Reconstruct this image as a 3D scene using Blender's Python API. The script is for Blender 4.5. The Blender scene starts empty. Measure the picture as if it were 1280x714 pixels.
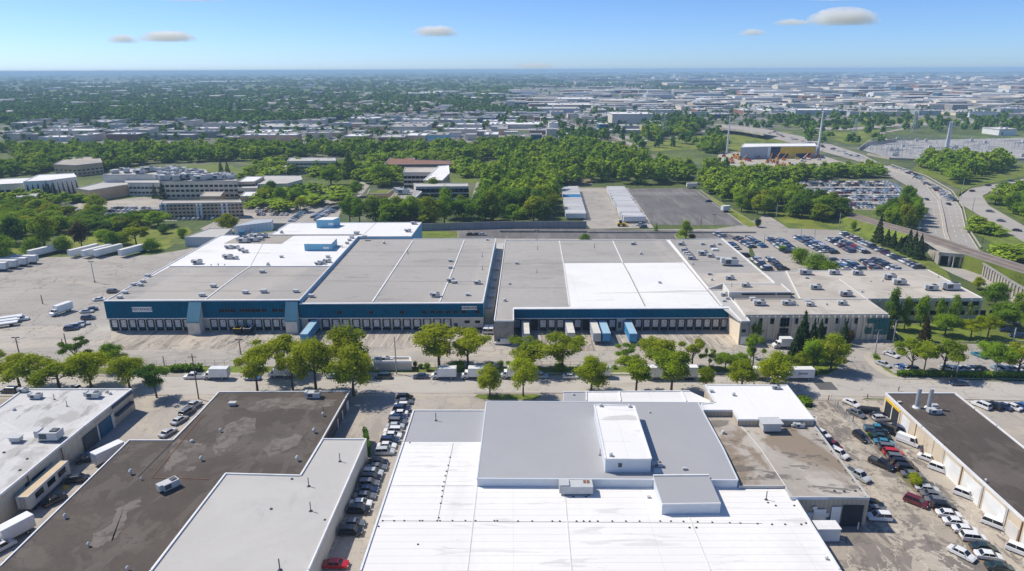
import bpy, math, random
import numpy as np
from mathutils import Vector, Matrix
random.seed(7); RNG = np.random.default_rng(7)
sc = bpy.context.scene
col = sc.collection

# ------------------------------------------------------------------ camera
H = 88.0; FPX = 853.0; PITCH = math.radians(17.55); ROLL = 5 / 1280
_f = np.array([0, math.cos(PITCH), -math.sin(PITCH)])
_u0 = np.array([0, math.sin(PITCH), math.cos(PITCH)])
_x0 = np.array([1.0, 0, 0])
_R = math.cos(ROLL) * _x0 - math.sin(ROLL) * _u0
_U = math.sin(ROLL) * _x0 + math.cos(ROLL) * _u0
cam_d = bpy.data.cameras.new('camera'); cam = bpy.data.objects.new('camera', cam_d); col.objects.link(cam)
cam_d.sensor_width = 36; cam_d.lens = 36 * FPX / 1280; cam_d.clip_start = 1; cam_d.clip_end = 90000
cam.matrix_world = Matrix(((_R[0], _U[0], -_f[0], 0), (_R[1], _U[1], -_f[1], 0), (_R[2], _U[2], -_f[2], H), (0, 0, 0, 1)))
sc.camera = cam

# ------------------------------------------------------------------ sky, sun, exposure
SUN = Vector((-0.74, 0.34, 1.0)).normalized()
elev = math.asin(SUN.z)
w = bpy.data.worlds.new('World'); sc.world = w; w.use_nodes = True
nt = w.node_tree; bg = nt.nodes['Background']
sky = nt.nodes.new('ShaderNodeTexSky'); sky.sky_type = 'NISHITA'; sky.sun_disc = False
sky.sun_elevation = elev; sky.sun_rotation = math.atan2(SUN.x, SUN.y)
sky.altitude = 2500; sky.air_density = 0.8; sky.dust_density = 3.0; sky.ozone_density = 10.0
nt.links.new(sky.outputs[0], bg.inputs[0]); bg.inputs[1].default_value = 0.122
sl = bpy.data.lights.new('sun', 'SUN'); so = bpy.data.objects.new('sun', sl); col.objects.link(so)
sl.energy = 3.65; sl.angle = math.radians(0.53); sl.color = (1.0, 0.93, 0.81)
so.rotation_euler = SUN.to_track_quat('Z', 'Y').to_euler(); so.location = (-300, 100, 400)
sc.view_settings.view_transform = 'Standard'; sc.view_settings.look = 'None'
sc.view_settings.gamma = 1; sc.view_settings.use_curve_mapping = False
sc.view_settings.exposure = 0.36
sc.cycles.max_bounces = 64; sc.cycles.diffuse_bounces = 4; sc.cycles.glossy_bounces = 4; sc.cycles.transmission_bounces = 6; sc.cycles.transparent_max_bounces = 8; sc.cycles.volume_bounces = 64
sc.cycles.volume_step_rate = 1.0; sc.cycles.volume_max_steps = 64

# ------------------------------------------------------------------ helpers
def G(px, py, z=0.0):
    """photo pixel -> the point of the place on the level z"""
    d = _f * FPX + _R * (px - 640) - _U * (py - 357)
    t = (z - H) / d[2]
    return Vector((d[0] * t, d[1] * t, z))
def Gs(pts, z=0.0): return [G(p[0], p[1], z) for p in pts]
def PX(p):
    v = np.array(p) - np.array([0, 0, H]); k = FPX / (v @ _f)
    return 640 + k * (v @ _R), 357 - k * (v @ _U)
def hgt(bx, by, ty):
    b = G(bx, by); lo, hi = 0.0, 87.0
    for _ in range(40):
        m = (lo + hi) / 2
        if PX((b.x, b.y, m))[1] > ty: lo = m
        else: hi = m
    return lo
def mpp(py): return (G(641, py) - G(640, py)).length
ORD = ['', 'first', 'second', 'third', 'fourth', 'fifth', 'sixth', 'seventh', 'eighth', 'ninth', 'tenth', 'eleventh', 'twelfth',
       'thirteenth', 'fourteenth', 'fifteenth', 'sixteenth', 'seventeenth', 'eighteenth', 'nineteenth']
TENS = {2: 'twent', 3: 'thirt', 4: 'fort', 5: 'fift', 6: 'sixt', 7: 'sevent', 8: 'eight', 9: 'ninet'}
def ordw(n):
    if n < 20: return ORD[n]
    if n >= 100: return 'hundred and ' + (ordw(n - 100) if n > 100 else 'zeroth')
    t, r = divmod(n, 10)
    return TENS[t] + 'ieth' if r == 0 else TENS[t] + 'y-' + ORD[r]

OFF = {}
def tag(o, label=None, cat=None, group=None, kind=None):
    if label: o['label'] = label
    if cat: o['category'] = cat
    if group: o['group'] = group
    if kind: o['kind'] = kind
    return o
def thing(name, label, cat, loc, group=None, rz=0.0):
    o = bpy.data.objects.new(name, None); col.objects.link(o); o.empty_display_size = 0.5
    o.location = loc; o.rotation_euler = (0, 0, rz); OFF[o.name] = Vector(loc)
    return tag(o, label, cat, group)
def inst(name, mesh, parent=None, loc=(0, 0, 0), rz=0.0, scale=None):
    o = bpy.data.objects.new(name, mesh); col.objects.link(o)
    o.location = loc; o.rotation_euler = (0, 0, rz)
    if scale is not None: o.scale = scale
    if parent is not None: o.parent = parent
    return o

class MB:
    def __init__(s): s.v = []; s.f = []; s.m = []
    def poly(s, pts, m=0):
        n = len(s.v); s.v += [tuple(p) for p in pts]; s.f.append(tuple(range(n, n + len(pts)))); s.m.append(m); return s
    def strip(s, A, B, m=0):
        n = len(s.v); k = len(A)
        for a, b in zip(A, B): s.v += [tuple(a), tuple(b)]
        for i in range(k - 1): s.f.append((n + 2 * i, n + 2 * i + 1, n + 2 * i + 3, n + 2 * i + 2)); s.m.append(m)
        return s
    def prism(s, pts, z0, z1, m=0, mt=None, top=True, bottom=False):
        pts = [Vector((p[0], p[1])) for p in pts]
        area = sum(pts[i].x * pts[(i + 1) % len(pts)].y - pts[(i + 1) % len(pts)].x * pts[i].y for i in range(len(pts)))
        if area < 0: pts = pts[::-1]
        k = len(pts); n = len(s.v)
        s.v += [(p.x, p.y, z0) for p in pts] + [(p.x, p.y, z1) for p in pts]
        for i in range(k):
            j = (i + 1) % k
            s.f.append((n + i, n + j, n + k + j, n + k + i)); s.m.append(m)
        if top: s.f.append(tuple(range(n + k, n + 2 * k))); s.m.append(m if mt is None else mt)
        if bottom: s.f.append(tuple(range(n + k - 1, n - 1, -1))); s.m.append(m)
        return s
    def box(s, c, sx, sy, z0, z1, rz=0.0, m=0, mt=None, bottom=True):
        ca, sa = math.cos(rz), math.sin(rz)
        P = [(c[0] + ca * a * sx / 2 - sa * b * sy / 2, c[1] + sa * a * sx / 2 + ca * b * sy / 2) for a, b in ((-1, -1), (1, -1), (1, 1), (-1, 1))]
        return s.prism(P, z0, z1, m, mt, True, bottom)
    def beam(s, a, b, wd, z0, z1, m=0, mt=None):
        a = Vector((a[0], a[1])); b = Vector((b[0], b[1])); d = b - a
        if d.length < 1e-6: return s
        return s.box(((a + b) / 2), d.length, wd, z0, z1, math.atan2(d.y, d.x), m, mt)
    def tube(s, p0, p1, r0, r1, n=8, m=0, cap=True):
        p0 = Vector(p0); p1 = Vector(p1); d = (p1 - p0).normalized()
        a = d.orthogonal().normalized(); b = d.cross(a); k = len(s.v)
        for p, r in ((p0, r0), (p1, r1)):
            for i in range(n):
                t = 2 * math.pi * i / n; q = p + a * (r * math.cos(t)) + b * (r * math.sin(t)); s.v.append(tuple(q))
        for i in range(n):
            j = (i + 1) % n; s.f.append((k + i, k + j, k + n + j, k + n + i)); s.m.append(m)
        if cap:
            s.f.append(tuple(range(k + n, k + 2 * n))); s.m.append(m)
            s.f.append(tuple(range(k + n - 1, k - 1, -1))); s.m.append(m)
        return s
    def mesh(s, name, mats, off=None, smooth=False):
        me = bpy.data.meshes.new(name)
        V = s.v if off is None else [(x - off.x, y - off.y, z - off.z) for x, y, z in s.v]
        me.from_pydata(V, [], s.f)
        if not isinstance(mats, (list, tuple)): mats = [mats]
        for m in mats: me.materials.append(m)
        if len(mats) > 1: me.polygons.foreach_set('material_index', s.m)
        if smooth: me.polygons.foreach_set('use_smooth', [True] * len(s.f))
        me.update(); return me
    def build(s, name, mats, parent=None, root=None, smooth=False):
        off = OFF[(root or parent).name] if (root or parent) is not None else None
        return inst(name, s.mesh(name, mats, off, smooth), parent)
def struct(name, mb, m, kind='structure'):
    o = mb.build(name, m); o['kind'] = kind; return o
def top_mesh(name, mb, mats, label, cat, group=None, loc=None):
    if loc is None: loc = Vector((sum(v[0] for v in mb.v) / len(mb.v), sum(v[1] for v in mb.v) / len(mb.v), min(v[2] for v in mb.v)))
    o = inst(name, mb.mesh(name, mats, Vector(loc)), None, loc); OFF[o.name] = Vector(loc)
    return tag(o, label, cat, group)
def np_mesh(name, V, nq, mat, k=4):
    me = bpy.data.meshes.new(name)
    me.vertices.add(len(V)); me.vertices.foreach_set('co', np.ascontiguousarray(V, dtype=np.float32).ravel())
    me.loops.add(nq * k); me.loops.foreach_set('vertex_index', np.arange(nq * k, dtype=np.int32))
    me.polygons.add(nq); me.polygons.foreach_set('loop_start', np.arange(0, nq * k, k, dtype=np.int32))
    try: me.polygons.foreach_set('loop_total', np.full(nq, k, dtype=np.int32))
    except Exception: pass
    me.materials.append(mat); me.update(calc_edges=True); return me

# ------------------------------------------------------------------ materials
def hexc(h):
    return tuple(((int(h[i:i + 2], 16) / 255) + 0.055) ** 2.4 / 1.055 ** 2.4 if int(h[i:i + 2], 16) > 10 else int(h[i:i + 2], 16) / 255 / 12.92 for i in (0, 2, 4))
def _mix(nt, fac, a, b):
    n = nt.nodes.new('ShaderNodeMix'); n.data_type = 'RGBA'
    for sck, v in ((n.inputs[0], fac), (n.inputs[6], a), (n.inputs[7], b)):
        if hasattr(v, 'links') or isinstance(v, bpy.types.NodeSocket): nt.links.new(v, sck)
        elif isinstance(v, (int, float)): sck.default_value = v
        else: sck.default_value = (*v[:3], 1)
    return n.outputs[2]
def _noise(nt, vec, scale, detail=4, rough=.55, dist=0.0):
    n = nt.nodes.new('ShaderNodeTexNoise'); n.inputs['Scale'].default_value = scale; n.inputs['Detail'].default_value = detail
    n.inputs['Roughness'].default_value = rough; n.inputs['Distortion'].default_value = dist
    nt.links.new(vec, n.inputs['Vector']); return n.outputs[0]
def _ramp(nt, v, a, b):
    n = nt.nodes.new('ShaderNodeMapRange'); n.inputs[1].default_value = a; n.inputs[2].default_value = b; n.clamp = True
    nt.links.new(v, n.inputs[0]); return n.outputs[0]
def _scale(nt, vec, s, rz=0):
    n = nt.nodes.new('ShaderNodeMapping'); n.inputs['Scale'].default_value = s; n.inputs['Rotation'].default_value = (0, 0, rz)
    nt.links.new(vec, n.inputs['Vector']); return n.outputs[0]
def _math(nt, op, a, b=None):
    n = nt.nodes.new('ShaderNodeMath'); n.operation = op
    for i, v in enumerate((a, b)):
        if v is None: continue
        if isinstance(v, (int, float)): n.inputs[i].default_value = v
        else: nt.links.new(v, n.inputs[i])
    return n.outputs[0]
def lin(c, k): return tuple(min(1, x * k) for x in c)
def surf(name, base, var=.12, scale=.08, fine=1.2, rough=.9, patches=None, streak=None, lines=None, cracks=None, spec=.3, metal=0.0, local=False, bump=0.0, tiles=None):
    """patches: list of (colour, noise scale, lo, hi, strength, (sx,sy)); lines: (axis, period, width, strength); cracks: (scale, width, colour, strength)"""
    m = bpy.data.materials.new(name); m.use_nodes = True; nt = m.node_tree; b = nt.nodes['Principled BSDF']
    if local: vec = nt.nodes.new('ShaderNodeTexCoord').outputs['Object']
    else: vec = nt.nodes.new('ShaderNodeNewGeometry').outputs['Position']
    c = _mix(nt, _ramp(nt, _noise(nt, vec, scale, 5, .6), .38, .62), lin(base, 1 - var), lin(base, 1 + var))
    c = _mix(nt, _math(nt, 'MULTIPLY', _ramp(nt, _noise(nt, vec, fine, 3, .65), .42, .66), .5), c, lin(base, 1 - 1.6 * var))
    c = _mix(nt, _math(nt, 'MULTIPLY', _ramp(nt, _noise(nt, vec, fine * 4.5, 2, .7), .5, .62), min(.9, 5 * var)), c, lin(base, 1 - 1.5 * var))
    for (pc, ps, lo, hi, st, sxy) in patches or []:
        v = vec if sxy is None else _scale(nt, vec, (sxy[0], sxy[1], 1), sxy[2] if len(sxy) > 2 else 0)
        c = _mix(nt, _math(nt, 'MULTIPLY', _ramp(nt, _noise(nt, v, ps, 6, .62, .6), .5 + (lo - .5) * .5, .5 + (hi - .5) * .5), st), c, pc)
    for (axis, per, wd, st) in lines or []:
        sep = nt.nodes.new('ShaderNodeSeparateXYZ'); nt.links.new(vec, sep.inputs[0])
        fr = _math(nt, 'FRACT', _math(nt, 'DIVIDE', sep.outputs[axis], per))
        c = _mix(nt, _math(nt, 'MULTIPLY', _math(nt, 'LESS_THAN', fr, wd / per), st), c, lin(base, .45))
    for (cs, cw, cc, st) in cracks or []:
        vo = nt.nodes.new('ShaderNodeTexVoronoi'); vo.feature = 'DISTANCE_TO_EDGE'; vo.inputs['Scale'].default_value = cs
        nv = nt.nodes.new('ShaderNodeTexNoise'); nv.inputs['Scale'].default_value = cs * 2.5; nv.inputs['Detail'].default_value = 4
        nt.links.new(vec, nv.inputs['Vector'])
        mx = nt.nodes.new('ShaderNodeVectorMath'); mx.operation = 'MULTIPLY_ADD'
        nt.links.new(nv.outputs['Color'], mx.inputs[0]); mx.inputs[1].default_value = (.9 / cs,) * 3; nt.links.new(vec, mx.inputs[2])
        nt.links.new(mx.outputs[0], vo.inputs['Vector'])
        gate = _ramp(nt, _noise(nt, vec, cs * .6, 2), .46, .52)
        c = _mix(nt, _math(nt, 'MULTIPLY', _math(nt, 'MULTIPLY', _math(nt, 'LESS_THAN', vo.outputs['Distance'], cw * cs), gate), st), c, cc)
    nt.links.new(c, b.inputs['Base Color']); b.inputs['Roughness'].default_value = rough
    b.inputs['Specular IOR Level'].default_value = spec; b.inputs['Metallic'].default_value = metal
    if bump:
        bn = nt.nodes.new('ShaderNodeBump'); bn.inputs['Strength'].default_value = bump; bn.inputs['Distance'].default_value = .3
        nt.links.new(_noise(nt, vec, fine, 4), bn.inputs['Height']); nt.links.new(bn.outputs[0], b.inputs['Normal'])
    return m
def plain(name, base, rough=.6, metal=0.0, spec=.4, var=.08): return surf(name, base, var, .3, 3.0, rough, spec=spec, metal=metal)
def glass(name, c=(.006, .010, .014)):
    m = bpy.data.materials.new(name); m.use_nodes = True; b = m.node_tree.nodes['Principled BSDF']
    b.inputs['Base Color'].default_value = (*c, 1); b.inputs['Roughness'].default_value = .15; b.inputs['Specular IOR Level'].default_value = .7 if name == 'car_glass' else .12; return m
def leafm(name, c1, c2, sc_=.18, trans=.5, objrand=.35):
    m = bpy.data.materials.new(name); m.use_nodes = True; nt = m.node_tree; nt.nodes.remove(nt.nodes['Principled BSDF'])
    vec = nt.nodes.new('ShaderNodeNewGeometry').outputs['Position']
    c = _mix(nt, _ramp(nt, _noise(nt, vec, sc_, 3, .6), .3, .7), c1, c2)
    c = _mix(nt, _math(nt, 'MULTIPLY', _ramp(nt, _noise(nt, vec, 2.2, 2), .35, .7), .55), c, lin(c2, 1.35))
    oi = nt.nodes.new('ShaderNodeObjectInfo')
    c = _mix(nt, _math(nt, 'MULTIPLY', oi.outputs['Random'], objrand), c, lin(c1, .75))
    c = _mix(nt, _math(nt, 'MULTIPLY', _ramp(nt, _noise(nt, vec, .085, 1), .42, .6), .55), c, lin(c1, .8))
    c = _mix(nt, _ramp(nt, _noise(nt, vec, .035, 2), .42, .62), c, _mix(nt, .45, c, (c2[0] * 1.25, c2[1] * 1.05, c2[2] * .8)))
    d = nt.nodes.new('ShaderNodeBsdfDiffuse'); t = nt.nodes.new('ShaderNodeBsdfTranslucent'); x = nt.nodes.new('ShaderNodeMixShader')
    nt.links.new(c, d.inputs[0]); nt.links.new(c, t.inputs[0]); x.inputs[0].default_value = trans
    nt.links.new(d.outputs[0], x.inputs[1]); nt.links.new(t.outputs[0], x.inputs[2]); nt.links.new(x.outputs[0], nt.nodes['Material Output'].inputs[0])
    return m

M = {}
LG = (.395, .365, .325)      # pale weathered asphalt
M['ground'] = surf('ground', (.13, .17, .04), .3, .006, .05, patches=[((.20, .185, .15), .004, .56, .62, .5, None), ((.05, .085, .03), .015, .5, .6, .6, None)])
M['yard'] = surf('yard_asphalt', LG, .10, .03, 1.0, patches=[((.33, .295, .255), .05, .55, .68, .5, None), ((.54, .475, .385), .03, .56, .7, .5, (.3, 1, .2)), ((.24, .215, .185), .35, .66, .74, .4, (.18, 1, 1.2))], cracks=[(.06, .26, (.20, .185, .165), .7), (.13, .12, (.24, .22, .2), .6)], lines=[(0, 18.0, .12, .22), (1, 14.0, .12, .22)])
M['apron'] = surf('dock_apron', (.43, .385, .325), .12, .04, 1.0, patches=[((.17, .145, .12), .22, .52, .72, .55, (1, .12)), ((.56, .48, .37), .08, .5, .7, .5, (1, .3)), ((.13, .115, .1), .5, .64, .7, .5, (1, .1))], lines=[(1, 9.0, .14, .35), (0, 7.3, .1, .25)], cracks=[(.10, .22, (.14, .13, .115), .7)])
M['road'] = surf('street_asphalt', (.475, .44, .395), .06, .03, 1.5, patches=[((.38, .345, .30), .12, .6, .75, .5, (.15, 1)), ((.27, .245, .22), .6, .72, .8, .5, (.25, 1))], cracks=[(.07, .16, (.27, .25, .225), .6)])
M['darkasph'] = surf('dark_asphalt', (.17, .16, .155), .12, .04, 1.0, patches=[((.25, .235, .22), .1, .5, .7, .6, (1, .12, .35)), ((.10, .095, .09), .25, .55, .65, .4, (1, .15, .35))])
M['patch'] = surf('asphalt_patch', (.12, .12, .118), .1, .2, 2)
M['southyard'] = surf('south_yard_asphalt', (.43, .38, .31), .10, .05, 1.3, patches=[((.20, .175, .155), .085, .54, .556, .85, (1, .62, .7)), ((.185, .165, .145), .16, .56, .575, .8, (1, .45, .75)), ((.47, .41, .325), .07, .56, .62, .6, (1, .4, .6)), ((.13, .115, .1), .3, .66, .7, .5, None)], cracks=[(.16, .16, (.53, .48, .40), .8), (.22, .09, (.14, .12, .1), .7)])
M['alley'] = surf('alley_asphalt', (.405, .365, .315), .1, .06, 1.4, patches=[((.29, .255, .215), .12, .58, .68, .6, (1, .35)), ((.48, .42, .335), .1, .55, .62, .6, None)], cracks=[(.2, .06, (.15, .13, .11), .5)])
M['walk'] = surf('sidewalk_concrete', (.47, .42, .35), .08, .1, 2, lines=[(0, 3, .1, .4)])
M['kerb'] = plain('kerb_concrete', (.46, .42, .36), .9)
M['paint'] = plain('white_paint', (.66, .64, .60), .7)
M['yellow'] = plain('yellow_paint', (.62, .42, .06), .7)
M['lawn'] = surf('lawn_grass', (.18, .235, .03), .25, .06, .8, patches=[((.15, .16, .035), .05, .5, .65, .6, None), ((.04, .075, .018), .3, .55, .7, .5, None)], bump=.6)
M['meadow'] = surf('meadow_grass', (.22, .255, .03), .25, .05, .5, patches=[((.07, .12, .025), .06, .5, .62, .7, (1, .6)), ((.2, .19, .06), .12, .6, .7, .5, None)], bump=.6)
M['dirt'] = surf('dirt', (.30, .24, .17), .2, .06, .8, patches=[((.12, .14, .04), .1, .5, .6, .6, None)])
M['gravel'] = surf('gravel', (.42, .41, .39), .15, .05, .6, patches=[((.2, .2, .2), .15, .5, .6, .6, None)])
M['ballast'] = surf('rail_ballast', (.29, .25, .215), .2, .2, 1.5)
M['hwy'] = surf('highway_concrete', (.40, .37, .33), .08, .01, .4, patches=[((.3, .28, .26), .1, .5, .65, .4, (.1, 1))])
M['citylot'] = surf('city_pavement', (.26, .245, .22), .2, .006, .05, patches=[((.15, .15, .145), .02, .5, .55, .7, None), ((.42, .40, .37), .03, .6, .65, .6, None), ((.085, .12, .035), .009, .52, .56, .9, None)])
M['roofwhite'] = surf('white_membrane', (.79, .775, .745), .03, .05, .9, patches=[((.60, .585, .55), .035, .56, .8, .5, (1, .45)), ((.50, .48, .45), .4, .70, .78, .4, (.15, 1))], lines=[(1, 1.9, .13, .34), (0, 26, .12, .2)], spec=.2)
M['roofwhite2'] = surf('white_membrane_plain', (.78, .77, .75), .03, .05, .9, patches=[((.64, .62, .58), .05, .58, .75, .4, (.3, 1)), ((.42, .40, .37), .22, .72, .78, .55, (.1, 1))], lines=[(0, 12, .14, .22)], spec=.2)
M['roofgrey'] = surf('grey_membrane', (.385, .365, .335), .07, .02, .8, patches=[((.30, .285, .262), .06, .55, .7, .55, (.25, 1)), ((.45, .415, .37), .03, .55, .7, .6, (1, .2)), ((.24, .225, .205), .3, .7, .76, .5, (.3, 1))], lines=[(0, 3.2, .08, .12)])
M['roofgrey2'] = surf('grey_membrane_warm', (.40, .365, .315), .07, .03, .8, patches=[((.47, .42, .345), .05, .5, .65, .6, None), ((.26, .235, .205), .14, .6, .72, .5, (.4, 1))])
M['rooftan'] = surf('tan_gravel_roof', (.47, .425, .365), .06, .04, 1, patches=[((.56, .515, .45), .05, .52, .65, .6, None), ((.33, .29, .24), .12, .6, .72, .5, (.5, 1))])
M['roofmetal'] = surf('grey_metal_roof', (.385, .385, .39), .03, .05, .6, patches=[((.36, .365, .375), .03, .5, .7, .4, None)], lines=[(1, 1.0, .07, .18)], rough=.5, spec=.4)
M['roofpale'] = surf('pale_grey_roof', (.49, .475, .445), .04, .04, .9, patches=[((.53, .515, .485), .06, .52, .7, .5, None), ((.38, .365, .34), .15, .7, .8, .4, (1, .4, .5))])
M['roofpale2'] = surf('stained_pale_roof', (.56, .555, .54), .07, .05, .9, patches=[((.34, .325, .30), .09, .55, .7, .6, (1, .5, .6)), ((.2, .19, .175), .25, .64, .72, .5, (1, .35, .5)), ((.66, .655, .64), .06, .55, .65, .6, None)])
M['roofbrown'] = surf('brown_tar_roof', (.100, .082, .067), .14, .06, 1.1, cracks=[(.05, .14, (.06, .05, .042), .6)], patches=[((.15, .128, .108), .045, .6, .66, .5, None), ((.075, .063, .054), .05, .5, .7, .5, None), ((.14, .12, .103), .2, .58, .66, .5, (1, .5))])
M['tarpale'] = surf('dried_puddle_silt', (.165, .143, .124), .16, .25, 1.5, patches=[((.105, .088, .074), .22, .5, .56, .85, None), ((.21, .185, .16), .35, .55, .62, .6, None)])
M['roofstain'] = surf('stained_tan_roof', (.40, .36, .31), .1, .05, 1, patches=[((.22, .165, .11), .08, .56, .68, .75, (1, .5)), ((.50, .46, .40), .07, .52, .62, .7, None), ((.12, .105, .09), .14, .63, .70, .7, (.35, 1)), ((.11, .10, .09), .3, .67, .7, .7, (.4, 1))])
M['coping'] = plain('white_coping', (.78, .78, .77), .5)
M['copingg'] = plain('grey_coping', (.50, .49, .47), .6)
M['teal'] = surf('teal_metal_siding', (.0, .115, .20), .1, .1, 1, lines=[(0, 1.2, .14, .35)], rough=.8, spec=.08, patches=[((.004, .075, .13), .2, .55, .7, .6, (1, 1))])
M['lteal'] = surf('light_teal_siding', (.17, .44, .60), .05, .1, 1, lines=[(0, 1.2, .12, .12), (1, 1.2, .12, .12)], rough=.55)
M['fin'] = plain('teal_canopy', (.11, .27, .35), .5)
M['cmu'] = surf('concrete_panel', (.68, .64, .565), .06, .1, 1, lines=[(0, 6.1, .12, .25)], patches=[((.46, .43, .37), .3, .58, .75, .5, (1, 1))])
M['cmud'] = surf('dark_concrete_panel', (.36, .34, .31), .1, .1, 1, lines=[(0, 6.1, .12, .4)], patches=[((.16, .15, .135), .3, .55, .7, .5, None)])
M['tanwall'] = surf('tan_panel_wall', (.64, .54, .40), .05, .1, 1, lines=[(1, 7.2, .18, .5)], patches=[((.40, .335, .25), .2, .6, .72, .5, None)])
M['greywall'] = surf('grey_block_wall', (.64, .59, .51), .05, .1, 1, lines=[(1, 8, .1, .25)])
M['brickdark'] = surf('dark_brick', (.14, .11, .09), .12, .3, 2)
M['brick'] = surf('buff_brick', (.68, .47, .295), .12, .2, 2)
M['brickred'] = surf('red_brick', (.27, .14, .095), .12, .2, 2)
M['buff'] = surf('buff_concrete', (.78, .675, .52), .08, .1, 1)
M['ribbed'] = surf('ribbed_tan_wall', (.47, .40, .305), .06, .1, 1, lines=[(0, .9, .16, .45)])
M['bluegrey'] = surf('white_blue_metal', (.62, .66, .70), .03, .1, 1, rough=.5)
M['corr'] = surf('corrugated_metal', (.47, .50, .53), .05, .1, 1, lines=[(0, 1.6, .25, .4)], rough=.5)
M['concrete'] = surf('concrete', (.45, .41, .345), .08, .1, 1, patches=[((.3, .27, .23), .15, .55, .7, .5, (1, 1))])
M['greyfence'] = surf('grey_fence_boards', (.30, .30, .30), .1, .2, 1, lines=[(0, 3.0, .2, .5)])
M['seam'] = plain('roof_seam_pale', (.68, .67, .64), .8)
M['seamd'] = plain('roof_seam_dark', (.27, .26, .24), .8)
M['metal'] = plain('galvanised_metal', (.50, .52, .54), .4, .4)
M['unit'] = plain('rooftop_unit_metal', (.52, .53, .53), .5)
M['unitd'] = plain('unit_grille', (.07, .08, .09), .6)
M['pole'] = plain('wood_pole', (.17, .13, .10), .8)
M['pole2'] = plain('grey_steel_pole', (.42, .43, .44), .5)
M['polew'] = plain('white_steel_pole', (.62, .64, .66), .5)
M['black'] = plain('black_rubber', (.02, .02, .022), .7)
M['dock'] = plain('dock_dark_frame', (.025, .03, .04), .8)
M['doorw'] = plain('white_dock_door', (.82, .82, .79), .5)
M['white'] = plain('white_vehicle_paint', (.80, .80, .79), .35, spec=.5)
M['whitetr'] = plain('white_trailer_side', (.74, .75, .75), .45)
M['bluetr'] = plain('blue_trailer', (.05, .30, .58), .45)
M['lbluetr'] = plain('light_blue_trailer_roof', (.33, .53, .66), .5)
M['beigetr'] = plain('pale_trailer_roof', (.70, .66, .58), .6)
M['greytr'] = plain('grey_trailer_side', (.46, .49, .54), .5)
M['tantop'] = plain('tan_trailer_top', (.62, .48, .31), .7)
M['rust'] = plain('rusty_steel', (.22, .11, .05), .8)
M['navy'] = plain('navy_panel', (.02, .045, .10), .5)
M['bluedoor'] = plain('blue_door', (.02, .11, .20), .5)
M['yellowp'] = plain('yellow_panel', (.75, .50, .03), .5)
M['red'] = plain('red_panel', (.5, .05, .04), .5)
M['orange'] = plain('orange_steel', (.62, .22, .04), .5)
M['glass'] = glass('window_glass'); M['tglass'] = glass('teal_window_glass', (.01, .14, .13))
M['carglass'] = glass('car_glass', (.012, .016, .022))
M['bark'] = plain('bark', (.10, .075, .055), .9)
M['leafstreet'] = leafm('street_leaves', (0.163, 0.253, 0.020), (0.389, 0.461, 0.032), .3)
M['leaflime'] = leafm('lime_leaves', (0.159, 0.244, 0.012), (0.465, 0.564, 0.030), .3)
M['leafmid'] = leafm('wood_leaves', (0.112, 0.226, 0.021), (0.315, 0.481, 0.040), .14)
M['leafdark'] = leafm('dark_leaves', (0.065, 0.146, 0.026), (0.184, 0.314, 0.040), .2)
M['leafcon'] = leafm('conifer_needles', (0.023, 0.052, 0.018), (0.058, 0.105, 0.034), .4, .1)
M['leafrust'] = leafm('rust_brown_leaves', (0.070, 0.060, 0.025), (0.130, 0.105, 0.040), .3)
M['leafwood'] = leafm('woodland_leaves', (0.109, 0.221, 0.021), (0.337, 0.481, 0.043), .05, .2)
M['leaffar'] = leafm('far_woodland_leaves', (0.055, 0.141, 0.023), (0.160, 0.289, 0.044), .02, .15)

# ------------------------------------------------------------------ ground, yards, roads
mb = MB(); S = 42000
mb.poly([(-S, -600, 0), (S, -600, 0), (S, S, 0), (-S, S, 0)]); struct('ground', mb, M['ground'])
def sheet(name, px, z, mat, kind='structure'):
    return struct(name, MB().poly(Gs(px, z)), M[mat], kind)
sheet('city_ground', [(520, 178), (700, 186), (760, 176), (1000, 158), (1290, 162), (1400, 140), (1420, 97), (1000, 97), (760, 100), (660, 108), (600, 132), (480, 140), (300, 147), (120, 150), (-40, 158), (-60, 180), (200, 182)], .1, 'citylot')
sheet('truck_yard', [(-160, 470), (300, 470), (960, 467), (985, 440), (940, 426), (936, 300), (930, 286), (640, 288), (345, 290), (270, 295), (236, 311), (190, 319), (40, 322), (-30, 331), (-160, 345)], .012, 'yard')
sheet('dock_apron', [(139, 411.5), (612, 411), (612, 432), (139, 438)], .020, 'apron')
sheet('dock_apron', [(640, 411.5), (909, 411.5), (921, 429), (930, 437), (640, 440)], .020, 'apron')
sheet('back_lane', [(350, 286), (735, 286), (950, 290), (944, 299.5), (345, 297)], .03, 'darkasph')
sheet('trailer_lot', [(692, 234), (786, 235), (817, 285), (738, 286)], .04, 'yard')
sheet('empty_lot', [(784, 236), (864, 235), (873, 238), (930, 282), (816, 281)], .05, 'darkasph')
sheet('staff_lot', [(935, 300), (890, 287), (932, 280.5), (958, 268), (986, 285), (1045, 287), (1065, 292), (1165, 339), (1190, 352), (960, 352)], .036, 'yard')
sheet('office_drive', [(965, 468), (985, 440), (940, 424), (1105, 424), (1125, 428), (1400, 434), (1400, 474), (1130, 474), (1085, 476), (960, 472)], .024, 'yard')
mb = MB(); mb.poly([(-700, 40, .014), (700, 40, .014), (700, 178, .014), (-700, 178, .014)]); struct('south_yard', mb, M['alley'])
sheet('east_yard', [(1019, 500), (1106, 500), (1150, 545), (1290, 668), (1400, 760), (1000, 760), (985, 610), (1020, 545)], .03, 'southyard')
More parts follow.
